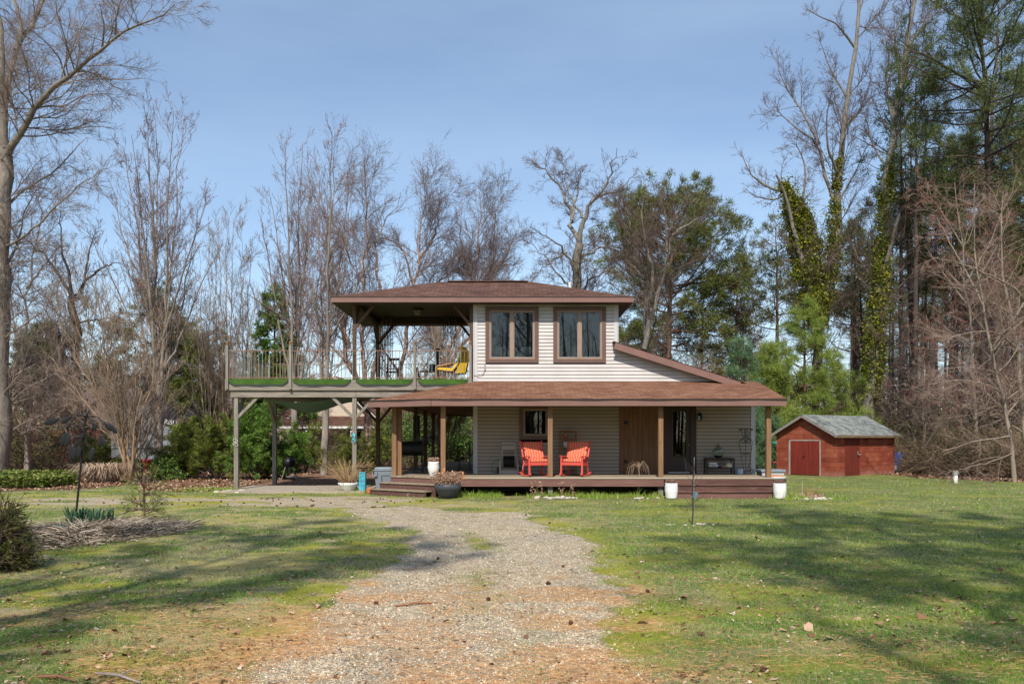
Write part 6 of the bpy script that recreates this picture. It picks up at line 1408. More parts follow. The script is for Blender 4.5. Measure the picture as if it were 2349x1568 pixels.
birch(925, 1080, 47, [([(915,1080),(917,860),(933,750),(945,700),(955,620),(965,540),(980,425)],.21,.02,0),([(935,745),(975,690),(1010,640),(1060,610),(1120,590)],.10,.012,2),([(950,660),(925,570),(880,540),(845,560)],.08,.012,-1),([(958,600),(1000,540),(1010,460)],.08,.012,1),([(917,860),(880,800),(850,740)],.09,.012,1)], 302, 'birch with one thick pinkish trunk rising past the left end of the ridge', 16)
birch(1040, 1080, 48, [([(1000,1080),(1020,850),(1060,720),(1090,640),(1105,560),(1100,440)],.18,.02,0),([(1020,850),(1090,760),(1110,680),(1130,600),(1145,460)],.12,.015,2),([(1060,720),(1110,660),(1170,640),(1230,650)],.09,.012,-2),([(1085,650),(1055,560),(1060,470)],.08,.012,1),([(1105,650),(1160,590),(1190,520)],.08,.012,1),([(1020,850),(980,740),(985,640)],.09,.012,0)], 303, 'spreading birch whose white limbs fan out above the roof ridge', 16)
# thicket of upright stems seen through the upper porch
columnar('crape_myrtle', 1020, 1080, 38, 700, 70, 207, 'multi-stemmed bare shrub tree seen through the upper porch beside the yellow armchair', 12, B_TAN, .06, False, r0=.08)
# ---------- grey tree behind the roof, right of the ridge
Y0 = 46; T = Tree(401); g = [(PW([(1325,1080),(1326,800),(1324,660),(1330,560)], Y0), .36, .24), (PW([(1328,640),(1300,580),(1255,540),(1215,520)], Y0, -2), .10, .012), (PW([(1330,560),(1310,500),(1290,440),(1260,395),(1225,375)], Y0, 2), .15, .015), (PW([(1330,560),(1335,500),(1370,450),(1400,400),(1415,340)], Y0, -1), .17, .015),
    (PW([(1312,505),(1325,440),(1335,380)], Y0, 1), .09, .012), (PW([(1326,600),(1370,570),(1420,565),(1440,580)], Y0, 2), .09, .012), (PW([(1370,450),(1420,440),(1455,400)], Y0, 1), .08, .012), (PW([(1300,580),(1262,600),(1215,640)], Y0, -1), .07, .01), (PW([(1326,680),(1290,640),(1250,600),(1220,545)], Y0, 2), .09, .012), (PW([(1328,690),(1350,640),(1400,610),(1410,612)], Y0, -2), .08, .012), (PW([(1335,500),(1300,430),(1290,360)], Y0, 1), .08, .012)]
T.guides(g, 15, .25); T.spawn(14, .8, .32, 6, .15, 1, .04, .4, rr=.5, rmin=.010, minlen=.7, maxlen=3.2); T.spawn(6, .7, .5, 5, .12, 1, .05, .4, rmin=.0075, minlen=.4); T.spawn(5, .7, .5, 3, .1, 1, .05, .4, rmin=.006, minlen=.22)
make_tree('bare_tree', W(1325,1080,Y0), 'gnarled grey bare tree rising behind the white roof pipe', 'tree', B_GREY, T, [0], [1,2,3], [9], [4,3,3])
def leader(px, py, Y, gs, seed, label, bark=B_GREY, per=13, name='bare_tree', lv=3, group=None, maxlen=4, trop=.06, rm=.010, wob=.15, ang=.75, l3=5, sd2=6):
    base = W(px, py, Y); T = Tree(seed); T.guides([(PW(q, Y, dy), r0, r1) for q, r0, r1, dy in gs], 15, wob); T.spawn(per, ang, .32, 6, .15, 1, trop, .3, rr=.5, rmin=rm, minlen=.8, maxlen=maxlen); T.spawn(sd2, .7, .5, 5, .12, 1, trop, .32, rmin=rm*.75, minlen=.4)
    if lv > 2: T.spawn(l3, .65, .5, 3, .1, 1, trop, .35, rmin=rm*.6, minlen=.25)
    return make_tree(name, base, label, 'tree', bark, T, [0], list(range(1, lv+1)), [9], [4,3,3][:lv], group), T, base
leader(1480, 1080, 43, [([(1485,1080),(1478,850),(1485,720),(1470,600),(1440,500),(1420,440)],.22,.02,1),([(1485,720),(1500,620),(1470,520),(1480,430)],.13,.015,-1),([(1478,800),(1520,640),(1540,520),(1580,450)],.16,.015,-2),([(1540,540),(1600,500),(1650,490)],.08,.012,1),([(1510,660),(1560,610),(1620,590)],.08,.012,0),([(1478,640),(1440,600),(1410,590)],.08,.012,2),([(1530,580),(1530,500),(1510,440)],.09,.012,0)], 402, 'cluster of grey leaning bare stems in front of the round pine', B_GREY, 15)
# ---------- pines
def pine(name, base, H, crown0, R0, seed, label, mt, bark=B_PINE, r0=.28, nb=46, dens=5, ntuft=16, L=.24, wd=.018, bend=(0,0), group=None, shape='round', spread=1.0, up=.25, jit=.12, deadtw=14, mid=.45, th=.0, drop=.0):
    rng = np.random.default_rng(seed); T = Tree(seed); x, y, _ = base; bx, by = bend
    if shape == 'round': H = H-R0*.38; crown0 = crown0*.95
    tr = [(x,y,-.1),(x+bx*.25,y+by*.25,H*.3),(x+bx*.6+rng.normal(0,.1),y+by*.6,H*.65),(x+bx,y+by,H*.99)]; T.guides([(tr, r0, .03)], 15, .02)
    P0, Q0 = T.lv[0][0]; n = nb; u = np.sort(rng.random(n)); zf = crown0+(1-crown0)*u; f = zf*14; i = np.minimum(f.astype(int), 13); w = (f-i)[:, None]; p = P0[0, i]*(1-w)+P0[0, i+1]*w
    if shape == 'round': ln = R0*np.clip(np.sin(PI*(.12+.80*u))**.6, .25, 1)*(1-.45*u**4)*rng.uniform(.6, 1.1, n)
    elif shape == 'cone': ln = R0*(1-u*.93)*rng.uniform(.75, 1.1, n)
    else: ln = R0*rng.uniform(.5, 1.1, n)*(1-.5*u)
    az = rng.uniform(0, 2*PI, n); el = (-.05+.68*u+rng.normal(0, .12, n)) if shape == 'round' else (drop+.35*u+rng.normal(0, .08, n)); m = 7
    d = np.stack([np.cos(az)*np.cos(el), np.sin(az)*np.cos(el), np.sin(el)], 1); pts = [p]; dd = d
    for j in range(m-1): dd = nrm(dd+rng.normal(size=dd.shape)*.12+np.array([0,0,.05 if shape == 'round' else .03])); pts.append(pts[-1]+dd*(ln/(m-1))[:, None])
    T.lv.append([(np.stack(pts, 1), np.maximum((.011*ln+.010)[:, None]*np.linspace(1, .35, m), .010))])
    T.spawn(dens, .75, mid, 4, .25, 1, .06, .25, rr=.6, rmin=.008, minlen=.3, flat=.35, src=1); T.spawn(3.2, .7, .55, 3, .2, 1, .06, .3, rmin=.006, minlen=.2, src=2)
    o = thing(name, (x, y, 0), label, 'tree', group)
    if deadtw:
        k = deadtw; u = rng.uniform(.18, crown0, k); f = u*14; i = np.minimum(f.astype(int), 13); p = P0[0, i]; az = rng.uniform(0, 6.28, k); d = np.stack([np.cos(az), np.sin(az), rng.uniform(-.3, .2, k)], 1); pts = [p]; dd = d
        for j in range(4): dd = nrm(dd+rng.normal(size=dd.shape)*.18); pts.append(pts[-1]+dd*rng.uniform(.2, .6, k)[:, None])
        T.lv.append([(np.stack(pts, 1), np.linspace(.02, .008, 5)[None].repeat(k, 0))])
    v, f_, a = T.mesh([0, 1, 2, 3]+([4] if deadtw else []), [10, 4, 3, 3]+([3] if deadtw else [])); link_mesh('trunk', v, f_, bark, o, True, dict(rad=a), off=(x,y,0))
    Pe, De = T.ends(3, .55, 1); P2, D2 = T.ends(2, .75, 2); Pe = np.concatenate([Pe, P2]); De = np.concatenate([De, D2])
    tufts(o, Pe, De, mt, ntuft, L, wd, spread, seed+1, (x,y,0), 'crown', up, jit); return o
def at(px, Y): return ((px-CX)/FP*Y, Y, 0)
def Hof(py, Y): return EYE+(HZ-py)/FP*Y
pine('pine_tree', at(1528,56), Hof(372,56), .42, 6.6, 501, 'large round topped green pine behind the lean-to roof', N_PINE, r0=.36, nb=90, dens=8, ntuft=20, L=.34, wd=.022, bend=(.6,0))
pine('pine_tree', at(1610,58), Hof(640,58), .25, 4.2, 502, 'olive brown pine of middle height right of the large round pine', N_PINEB, r0=.2, nb=34, dens=5, ntuft=12, L=.3, wd=.022)
pine('pine_tree', at(1470,60), Hof(800,60), .3, 3.2, 503, 'low olive pine behind the foot of the lean-to roof', N_PINE, r0=.15, nb=36, dens=5, ntuft=14, L=.3, wd=.022)
pine('pine_tree', at(1690,62), Hof(560,62), .3, 4.4, 504, 'brownish pine left of the ivy covered trunks', N_PINEB, r0=.22, nb=34, dens=5, ntuft=12, L=.3, wd=.024)
pine('pine_tree', at(1780,64), Hof(455,64), .35, 4.6, 505, 'dark pine standing close behind the ivy covered trunks', N_PINE, r0=.26, nb=36, dens=5, ntuft=13, L=.32, wd=.024)
pine('pine_tree', at(1960,60), Hof(470,60), .3, 4.2, 506, 'green pine between the two ivy clad trees', N_PINE, r0=.26, nb=36, dens=5, ntuft=13, L=.32, wd=.024)
pine('pine_tree', at(2085,52), Hof(195,52), .60, 3.8, 507, 'tall dark trunked pine right of the second ivy clad tree', N_DARK, B_DARK, .34, 34, 5, 14, .32, .018, bend=(1.2,0))
pine('pine_tree', at(2180,58), Hof(275,58), .42, 4.6, 508, 'bronze green pine behind the red budded maple', N_PINE, B_DARK, .34, 60, 6, 18, .34, .022, bend=(.5,0))
pine('pine_tree', at(2300,44), Hof(-150,44), .60, 6.0, 509, 'towering dark pine filling the top right corner', N_DARK, B_DARK, .42, 66, 6, 17, .32, .017, bend=(-1.3,0))
pine('pine_tree', at(2240,54), Hof(-60,54), .66, 4.4, 510, 'tall pine with a slim reddish trunk left of the towering corner pine', N_DARK, B_PINE, .34, 32, 5, 13, .32, .018, bend=(1.5,0))
pine('pine_tree', at(2390,50), Hof(60,50), .52, 4.6, 511, 'dark pine half cut off by the right edge', N_DARK, B_DARK, .32, 40, 5, 14, .32, .018)
pine('pine_tree', at(1700,44), Hof(780,44), .02, 2.6, 512, 'blue-green young pine left of the bright fluffy pine', N_BLUE, r0=.10, nb=70, dens=6, ntuft=18, L=.26, wd=.012, shape='cone', deadtw=0, spread=.9)
pine('white_pine', at(1845,48.5), Hof(700,48.5), .0, 5.4, 513, 'broad bright green fluffy pine behind the shed', N_WHITE, r0=.16, nb=84, dens=7, ntuft=24, L=.32, wd=.012, shape='cone', deadtw=0, spread=.8, up=.35, jit=.10, drop=.05)
pine('white_pine', at(1765,47), Hof(800,47), .0, 3.2, 514, 'smaller bright green fluffy pine between the porch post and the shed', N_WHITE, r0=.12, nb=90, dens=8, ntuft=24, L=.28, wd=.011, shape='cone', deadtw=0, spread=.8, up=.35)
pine('pine_tree', at(1640,52), Hof(850,52), .05, 3.0, 515, 'low bronzed pine behind the low end of the lean-to roof', N_PINEB, r0=.12, nb=40, dens=5, ntuft=14, L=.28, wd=.018, shape='cone', deadtw=0)
# left side evergreens
def conifer(name, px, Y, top, R0, seed, label, mt, nb=120, dens=8, nt=16, L=.20, wd=.03, drop=-.25, bark=B_DARK, r0=.13, c0=.03): return pine(name, at(px,Y), Hof(top,Y), c0, R0, seed, label, mt, bark, r0, nb, dens, nt, L, wd, shape='cone', deadtw=0, spread=.55, up=-.05, jit=.07, drop=drop, mid=.42)
conifer('spruce_tree', 628, 46, 655, 2.3, 601, 'dark conical spruce seen above the left part of the deck railing', N_CEDARG, 95, 6, 12, c0=.30)
conifer('cedar_tree', 455, 44, 770, 2.6, 602, 'dark cedar just left of the raised deck corner', N_CEDAR, 100, 8, 14)
conifer('cedar_tree', 395, 48, 700, 2.4, 603, 'brown green cedar behind the tall maple', N_PINEB, 90, 7, 12, wd=.03)
pine('pine_tree', at(105,52), Hof(725,52), .45, 2.2, 604, 'small deep green pine crowns behind the left thicket', N_DARK, r0=.14, nb=40, dens=6, ntuft=16, L=.3, wd=.024)
pine('pine_tree', at(70,50), Hof(762,50), .4, 1.6, 605, 'lowest deep green pine behind the left thicket', N_DARK, r0=.12, nb=30, dens=6, ntuft=16, L=.3, wd=.024)
pine('pine_tree', at(360,66), Hof(620,66), .45, 4.2, 606, 'flat layered distant pine behind the tall maple', N_PINEB, B_DARK, .22, 34, 6, 14, .32, .03)
pine('pine_tree', at(440,70), Hof(700,70), .35, 4.5, 607, 'distant olive pine right of the tall maple', N_PINEB, B_DARK, .2, 40, 6, 14, .32, .03)
pine('pine_tree', at(250,66), Hof(800,66), .3, 4.6, 608, 'distant brownish pine behind the bare shrub', N_PINEB, B_DARK, .2, 44, 6, 14, .32, .03)
# bushes
def bush(name, px, py, Y, h, w, seed, label, mt, kind='cedar', n=70, dens=8, nt=18, L=.14, wd=.014, dp=None, bark=B_DARK):
    x = (px-CX)/FP*Y; T = Tree(seed); rng = np.random.default_rng(seed); gs = []
    for i in range(n):
        a = rng.uniform(0, 2*PI); e = rng.uniform(.12, 1.45); r_ = rng.uniform(.5, 1.1); ex = math.cos(a)*math.cos(e)*w*r_; ey = math.sin(a)*math.cos(e)*(dp or w)*r_; ez = math.sin(e)*h*r_
        gs.append(([(x+ex*.03,Y+ey*.03,0),(x+ex*.35,Y+ey*.35,ez*.45+.1),(x+ex*.75,Y+ey*.75,ez*.8+.1),(x+ex,Y+ey,ez+.1)], .025, .008))
    T.guides(gs, 7, .06); T.spawn(dens, .7, .32, 4, .25, 1, .02, .25, rmin=.006, minlen=.25, flat=.4, lenpow=.5); T.spawn(4, .6, .5, 3, .15, 1, .0, .25, rmin=.005, minlen=.15)
    o = thing(name, (x,Y,0), label, 'bush'); v, f, a = T.mesh([0,1,2], [4,3,3]); link_mesh('branches', v, f, bark, o, False, dict(rad=a), off=(x,Y,0))
    if kind == 'cedar': P, Dn = T.ends(2, .3, 1); tufts(o, P, Dn, mt, nt, L, wd, .5, seed, (x,Y,0), 'foliage', .0, .05)
    elif kind == 'leaf': P, Dn = T.ends(2, .2, nt); leaves(o, P, mt, L, seed, (x,Y,0), 'foliage', .08)
    return o
bush('cedar_bush', 585, 1085, 33.5, 2.9, 1.7, 701, 'bright green cedar bush between the two left deck posts', N_CEDARG, n=64, dens=7)
bush('cedar_bush', 650, 1085, 34.5, 2.0, 1.3, 702, 'green cedar bush right of the rear deck post', N_CEDARG, n=40, dens=6)
bush('cedar_bush', 500, 1085, 33.8, 2.5, 1.6, 703, 'olive cedar bush in front of the parked trailer', N_CEDAR, n=46, dens=6)
bush('cedar_bush', 425, 1090, 34.5, 1.9, 1.3, 704, 'low olive cedar bush left of the deck, nearest the tall maple', N_CEDAR, n=36, dens=6)
bush('cedar_bush', 700, 1080, 40, 2.2, 1.6, 705, 'loose olive cedar bush in front of the cream house', N_CEDAR, n=22, dens=5)
bush('cedar_bush', 800, 1080, 39, 2.0, 1.5, 706, 'thin dark cedar bush behind the middle deck post', N_CEDAR, n=20, dens=5)
bush('cedar_bush', 870, 1080, 41, 2.6, 1.8, 707, 'ragged dark bush behind the brown deck post', N_CEDAR, n=26, dens=5)
bush('holly_bush', 372, 1102, 33, .75, .6, 708, 'low glossy leaved bush at the foot of the tall maple', L_SHRUB, 'leaf', 40, 5, 3, .10)
for i, (px, Y, h, w, l) in enumerate([(960,44,3.6,2.2,'glossy green shrub seen between the side porch posts'),(1010,45,3.2,2.0,'lighter glossy shrub seen behind the white urn'),(1055,43.5,3.5,2.0,'glossy green shrub beside the house corner'),(915,46,3.4,2.0,'glossy shrub behind the double corner post')]):
    bush('evergreen_shrub', px, 1080, Y, h, w, 710+i, l, L_SHRUB, 'leaf', 80, 6, 3, .12)
for i, (px, Y, h, w, l) in enumerate([(60,43,3.0,3.0,'ivy hung thicket behind the small spreading tree'),(160,46,4.2,3.4,'tall ivy thicket left of the bare shrub'),(235,43.5,2.0,1.6,'yellow green bush behind the wind spinner'),(20,44,4.6,3.2,'dark thicket beside the big left trunk'),(330,47,3.4,2.6,'mixed thicket behind the foot of the tall maple')]):
    bush('overgrown_bush', px, 1075, Y, h*.85, w, 720+i, l, N_CEDAR if i == 2 else m_green('thicket_leaf', [(0,(.03,.04,.012)),(.4,(.09,.10,.03)),(.7,(.18,.17,.05)),(1,(.26,.15,.08))], .2), 'leaf' if i != 2 else 'cedar', 60, 6, 2 if i != 2 else 12, .12)
# crape myrtle shrub (tan stems fanning out) and the brushy vine mass in it
def fan(name, px, py, Y, tops, seed, label, bark, r0=.055, per=16, rm=.008, cat='shrub', ang=.4):
    rr = random.Random(seed); T = Tree(seed); gs = []
    for tx, ty in tops:
        dy = rr.uniform(-2.2, 2.2); q = []
        for j in range(6):
            u = j/5; q.append((px+rr.uniform(-3,3)+(tx-px)*(.25*u+.75*u**1.4)+rr.uniform(-5,5)*u, py+(ty-py)*u, Y+dy*u))
        gs.append((PW(q, Y), r0*rr.uniform(.6,1), .010))
    T.guides(gs, 13, .15); T.spawn(per, ang, .30, 6, .2, 1, .10, .2, rr=.6, rmin=rm*1.1, minlen=.7, maxlen=3); T.spawn(6, .45, .5, 4, .15, 1, .08, .25, rmin=rm*.8, minlen=.4); T.spawn(3, .5, .5, 3, .15, 1, .05, .25, rmin=rm*.65, minlen=.2)
    return make_tree(name, W(px,py,Y), label, cat, bark, T, [0], [1,2,3], [7], [4,3,3])
fan('bare_shrub', 300, 1112, 31.5, [(130,640),(165,620),(205,640),(240,660),(270,680),(310,700),(350,720),(385,760),(150,760),(120,820),(410,830),(230,730),(330,800),(190,820)], 801, 'large bare shrub of fanning tan stems in front of the fence', B_TAN)
fan('bare_shrub', 320, 1100, 33, [(230,900),(260,870),(300,850),(350,860),(390,900),(280,930),(410,930)], 802, 'tangled brown vine covered shrub beside the red feeder', B_TAN, .04, 22, .008, 'shrub', .9)
fan('bare_shrub', 180, 1090, 44, [(60,700),(110,680),(160,690),(220,700),(280,720),(90,780),(250,800)], 803, 'brown twiggy thicket beyond the fence', B_GREY, .05, 18, .009)
# small spreading tree left
leader(62, 1080, 40, [([(62,1080),(64,1040),(64,1000)],.17,.14,0),([(64,1000),(45,965),(0,940),(-60,930)],.08,.012,-1),([(64,1000),(75,960),(60,900),(20,860)],.07,.012,1),([(64,1000),(100,960),(150,930),(215,905)],.08,.012,-2),([(64,1000),(90,940),(130,880),(200,850)],.07,.012,1),([(64,1005),(30,975),(-20,965)],.06,.01,0),([(75,965),(80,900),(110,860)],.06,.01,2),([(110,955),(180,960),(240,945)],.05,.01,-1)], 403, 'small low spreading bare tree with pale twigs right of the big left trunk', B_PALE, 16, maxlen=2.6, ang=.6)
leader(172, 1080, 52, [([(172,1080),(173,850),(176,740),(165,680)],.34,.22,0),([(170,690),(140,640),(110,590),(70,560),(50,540)],.14,.015,1),([(166,690),(150,600),(135,520),(138,480)],.13,.015,-1),([(172,690),(200,640),(200,590),(220,520)],.12,.015,1),([(200,640),(240,610),(280,600)],.09,.012,-2),([(176,740),(220,735),(270,725)],.08,.012,0),([(176,780),(130,760),(90,720)],.07,.012,2)], 404, 'dark trunked bare tree with a broken stub between the big left tree and the maple', B_DARK, 18)
leader(30, 1080, 46, [([(28,1080),(32,900),(40,760),(65,640),(100,500),(120,400)],.14,.015,1),([(40,780),(20,680),(40,600)],.08,.012,0),([(60,660),(110,600),(140,560)],.07,.012,-1)], 405, 'slender leaning bare tree just right of the big left trunk', B_GREY, 16)
leader(130, 1080, 50, [([(125,1080),(128,900),(135,800),(130,700),(150,620)],.13,.015,1),([(132,800),(160,740),(200,700)],.07,.012,0),([(130,760),(100,700),(70,680)],.07,.012,-1)], 406, 'thin pale bare tree behind the small green pine crowns', B_GREY, 16)
# ---------- right: the two ivy clad trees
o1, T1, b1 = leader(1885, 1080, 50, [([(1865,1080),(1868,900),(1876,740),(1898,680),(1915,560),(1920,470),(1925,400),(1930,300),(1945,200),(1965,120),(1975,40),(1970,-60)],.36,.08,0),([(1876,740),(1850,640),(1830,560),(1815,500),(1800,440),(1780,400)],.24,.06,-1),([(1920,470),(1890,400),(1880,330),(1840,300),(1800,280),(1770,230)],.13,.015,1),
    ([(1966,115),(1940,80),(1915,50),(1880,40),(1850,20)],.09,.015,-1),([(1800,440),(1760,430),(1720,400),(1700,350)],.10,.015,1),([(1925,400),(1900,350),(1895,270),(1910,200)],.10,.015,-2),([(1930,300),(1975,250),(2000,180)],.08,.012,1),([(1880,330),(1830,240),(1790,180),(1780,110)],.08,.012,2),([(1840,470),(1850,380),(1820,320),(1800,340)],.09,.012,0),([(1800,440),(1780,460),(1730,450),(1705,430)],.07,.012,-1),([(1940,220),(1900,150),(1880,90)],.08,.012,1),([(1920,470),(1960,400),(1990,330)],.08,.012,-1)], 411, 'very tall bare tree with thick yellow-green ivy on its lower trunk behind the fluffy pine', B_GREY, 15, maxlen=3.8, wob=.045, l3=6)
o2, T2, b2 = leader(2000, 1085, 47, [([(1998,1090),(1990,980),(1995,900),(2010,780),(2020,640),(2030,500),(2040,400),(2050,300),(2060,200),(2080,100),(2100,0),(2110,-80)],.40,.08,0),([(2050,330),(2090,250),(2130,210),(2150,150)],.13,.02,-1),([(2050,280),(2030,200),(2040,120),(2020,60)],.12,.015,1),([(2060,200),(2100,130),(2170,80)],.10,.015,-1),([(2042,400),(2000,330),(1980,250)],.08,.012,1),([(2065,180),(2050,90),(2070,20)],.10,.015,1),([(2080,110),(2130,50),(2140,-20)],.09,.015,2),
    ([(2020,640),(2045,560),(2062,490)],.13,.09,-1)], 412, 'very tall pale bare tree with ivy up its trunk and a broken jagged stub', B_GREY, 15, maxlen=3.8, wob=.045, l3=6)
def ivy(par, pts, Y, wpx, n, size, seed, base, nm='ivy'):
    r = np.random.default_rng(seed); pts = np.array(pts, float); d = np.r_[0, np.cumsum(np.hypot(*np.diff(pts[:, :2], axis=0).T))]; t = r.uniform(0, d[-1], n); px = np.interp(t, d, pts[:, 0]); py = np.interp(t, d, pts[:, 1]); ww = np.interp(t, d, pts[:, 2])
    clump = fbm(py, t*.7, 26, seed % 17, 3); a = r.uniform(0, 2*PI, n); rad = r.random(n)**.5*(.6+.9*clump)
    P = np.stack([(px-CX)/FP*Y+np.cos(a)*rad*ww/FP*Y, Y+np.sin(a)*rad*ww/FP*Y*.8, EYE+(HZ-py)/FP*Y], 1); keep = fbm(P[:, 0]*1.0+P[:, 1], P[:, 2], .45, seed % 11, 3) > .40
    P = P[keep]; P = P+r.normal(0, 1, P.shape)*np.where(r.random((len(P), 1)) < .18, .28, .03); return leaves(par, P, L_IVY, size, seed, base, nm, .05, asp=.85)
ivy(o1, [(1878,745,18),(1868,690,32),(1856,630,40),(1848,570,38),(1836,510,30),(1818,460,17),(1796,422,6)], 50, 0, 44000, .125, 31, b1)
ivy(o1, [(1895,700,16),(1908,600,19),(1914,500,16),(1919,430,10),(1925,360,4)], 50, 0, 11000, .12, 32, b1)
ivy(o2, [(1998,930,18),(2005,820,24),(2015,700,22),(2022,600,20),(2028,480,14),(2041,370,4)], 47, 0, 22000, .12, 33, b2)
# ---------- the maples with red buds and pale slanting trunks (right edge)
for (sd_, px, py, Y, q, lab) in [(421,2325,1106,32,[([(2327,1106),(2318,1000),(2300,900),(2275,820),(2255,700),(2240,600),(2232,500),(2236,420)],.095,.015,0),([(2300,900),(2260,880),(2200,870),(2130,880)],.035,.01,-2),([(2275,820),(2230,780),(2180,770)],.035,.01,2),([(2255,700),(2215,620),(2180,560),(2150,500)],.05,.01,1),([(2318,1000),(2240,1010),(2160,1035)],.04,.01,-2),([(2245,640),(2290,560),(2320,480)],.045,.01,-1),([(2310,950),(2350,900),(2400,850)],.035,.01,1),([(2322,1040),(2270,1060),(2200,1075)],.03,.01,-3)],'slender pale trunked maple at the right edge, leaning left, with long level twigs'),
      (422,2365,1100,33,[([(2368,1100),(2345,950),(2335,800),(2310,680),(2290,560),(2300,450)],.12,.02,1),([(2335,800),(2290,760),(2230,760),(2160,780)],.045,.01,-2),([(2320,740),(2370,660),(2400,600)],.05,.01,2),([(2340,880),(2280,850),(2200,840),(2140,850)],.04,.01,-1),([(2400,760),(2330,660),(2290,640),(2230,610),(2140,590)],.08,.012,-2)],'second pale slender maple partly outside the right edge'),
      (423,2245,1085,38,[([(2245,1085),(2235,950),(2230,800),(2215,650),(2200,520),(2190,420)],.10,.015,0),([(2230,800),(2170,760),(2110,750)],.04,.01,-2),([(2220,700),(2160,620),(2120,560)],.05,.01,1),([(2215,650),(2270,560),(2300,480)],.05,.01,1),([(2235,900),(2180,890),(2110,910)],.035,.01,2),([(2205,560),(2150,470),(2110,430)],.05,.01,-1)],'red budded maple between the ivy trees and the right edge')]:
    o, T, b_ = leader(px, py, Y, q, sd_, lab, B_RED, 15 if sd_ == 423 else 10, 'red_maple', maxlen=3.4, trop=.0, rm=.0068, ang=.9, sd2=5, l3=4, wob=.04)
    buds(o, T, 3, L_BUD, 2 if sd_ == 423 else 1, .05 if sd_ == 423 else .032, b_, .5)
# ---------- the wood: many straight trunks
def forest_pine(seed, H, r0, mt, label):
    return pine('woodland_pine', (0,0,0), H, .68, 3.2, seed, label, mt, B_DARK if seed % 2 else B_PINE, r0, 18, 4, 8, .34, .022, bend=(random.Random(seed).uniform(-.8,.8),0), deadtw=46, group='tall pines of the wood')
def stash(o, loc, rz=0, sc=1): o.location = loc; o.rotation_euler = (0,0,rz); o.scale = (sc,)*3
protos = [forest_pine(901,23,.22,N_DARK,'tall straight dark pine trunk standing in the wood on the right'), forest_pine(902,21,.17,N_PINEB,'tall straight dark pine trunk standing in the wood on the right'), forest_pine(903,24,.26,N_DARK,'tall straight dark pine trunk standing in the wood on the right'), forest_pine(904,18,.13,N_PINE,'tall straight dark pine trunk standing in the wood on the right')]
kt = [kidtree(p) for p in protos]; rr = random.Random(77); used = [0]*4; spots = []
tries = 0
while len(spots) < 84 and tries < 6000:
    tries += 1; Y = rr.uniform(45, 100); px = rr.uniform(1935 if Y > 60 else 2060, 2480); x = (px-CX)/FP*Y
    if all((x-a)**2+(Y-b_)**2 > 2.0 for a, b_ in spots): spots.append((x, Y))
for i, (x, Y) in enumerate(sorted(spots, key=lambda s: s[1])):
    k = i % 4; rz, sc = rr.uniform(0, 6.28), rr.uniform(.8, 1.12)
    if not used[k]: stash(protos[k], (x,Y,0), rz, sc); used[k] = 1
    else: copy_tree(protos[k], kt[k], (x,Y,0), rz, sc)
# bare understorey trees with level twigs, in the wood and along all the edges
def under(seed, H, bark, nm='understorey_tree', lab=''):
    T = Tree(seed); rng = random.Random(seed); lean = rng.uniform(-1.2, 1.2); T.guides([([(0,0,-.1),(lean*.2,.1,H*.35),(lean*.6,0,H*.7),(lean,.2,H)], .075, .012)]+[([(lean*.15*u*4,0,H*u),(lean*.3+rng.uniform(-1.5,1.5),rng.uniform(-1,1),H*(u+.3)),(lean*.5+rng.uniform(-2,2),rng.uniform(-1.5,1.5),H*(u+.55))], .045, .01) for u in (.2,.3,.4)], 13, .12)
    T.spawn(22, 1.05, .30, 6, .1, 1, .02, .28, rr=.45, rmin=.009, minlen=.9, maxlen=3.4, lenpow=.4); T.spawn(6, .7, .45, 4, .12, 1, .02, .3, rmin=.0075, minlen=.4); T.spawn(4, .7, .5, 3, .1, 1, .02, .3, rmin=.006, minlen=.2)
    return make_tree(nm, (0,0,0), lab, 'tree', bark, T, [0], [1,2,3], [6], [3,3,3], group='bare young trees along the wood edge')
ULAB = 'thin twiggy bare young tree along the edge of the wood'
up_ = [under(911,9,B_GREY,lab=ULAB), under(912,7.5,B_PALE,lab=ULAB), under(913,10.5,B_DARK,lab=ULAB), under(914,6.5,B_RED,lab=ULAB)]
ku = [kidtree(p) for p in up_]; used = [0]*4
places = [((px-CX)/FP*Y, Y) for px, Y in [(rr.uniform(2050,2440), rr.uniform(41,58)) for _ in range(22)]+[(rr.uniform(2080,2500), rr.uniform(58,85)) for _ in range(4)]+[(rr.uniform(1560,2050), rr.uniform(50,70)) for _ in range(14)]+
          [(rr.uniform(-120,480), rr.uniform(46,66)) for _ in range(12)]+[(rr.uniform(560,1100), rr.uniform(50,58)) for _ in range(4)]+[(rr.uniform(1420,1560), rr.uniform(50,60)) for _ in range(3)]]
for i, (x, Y) in enumerate(places):
    k = i % 4; rz, sc = rr.uniform(0,6.28), rr.uniform(.75,1.15)
    if not used[k]: stash(up_[k], (x,Y,0), rz, sc); used[k] = 1
    else: copy_tree(up_[k], ku[k], (x,Y,0), rz, sc)
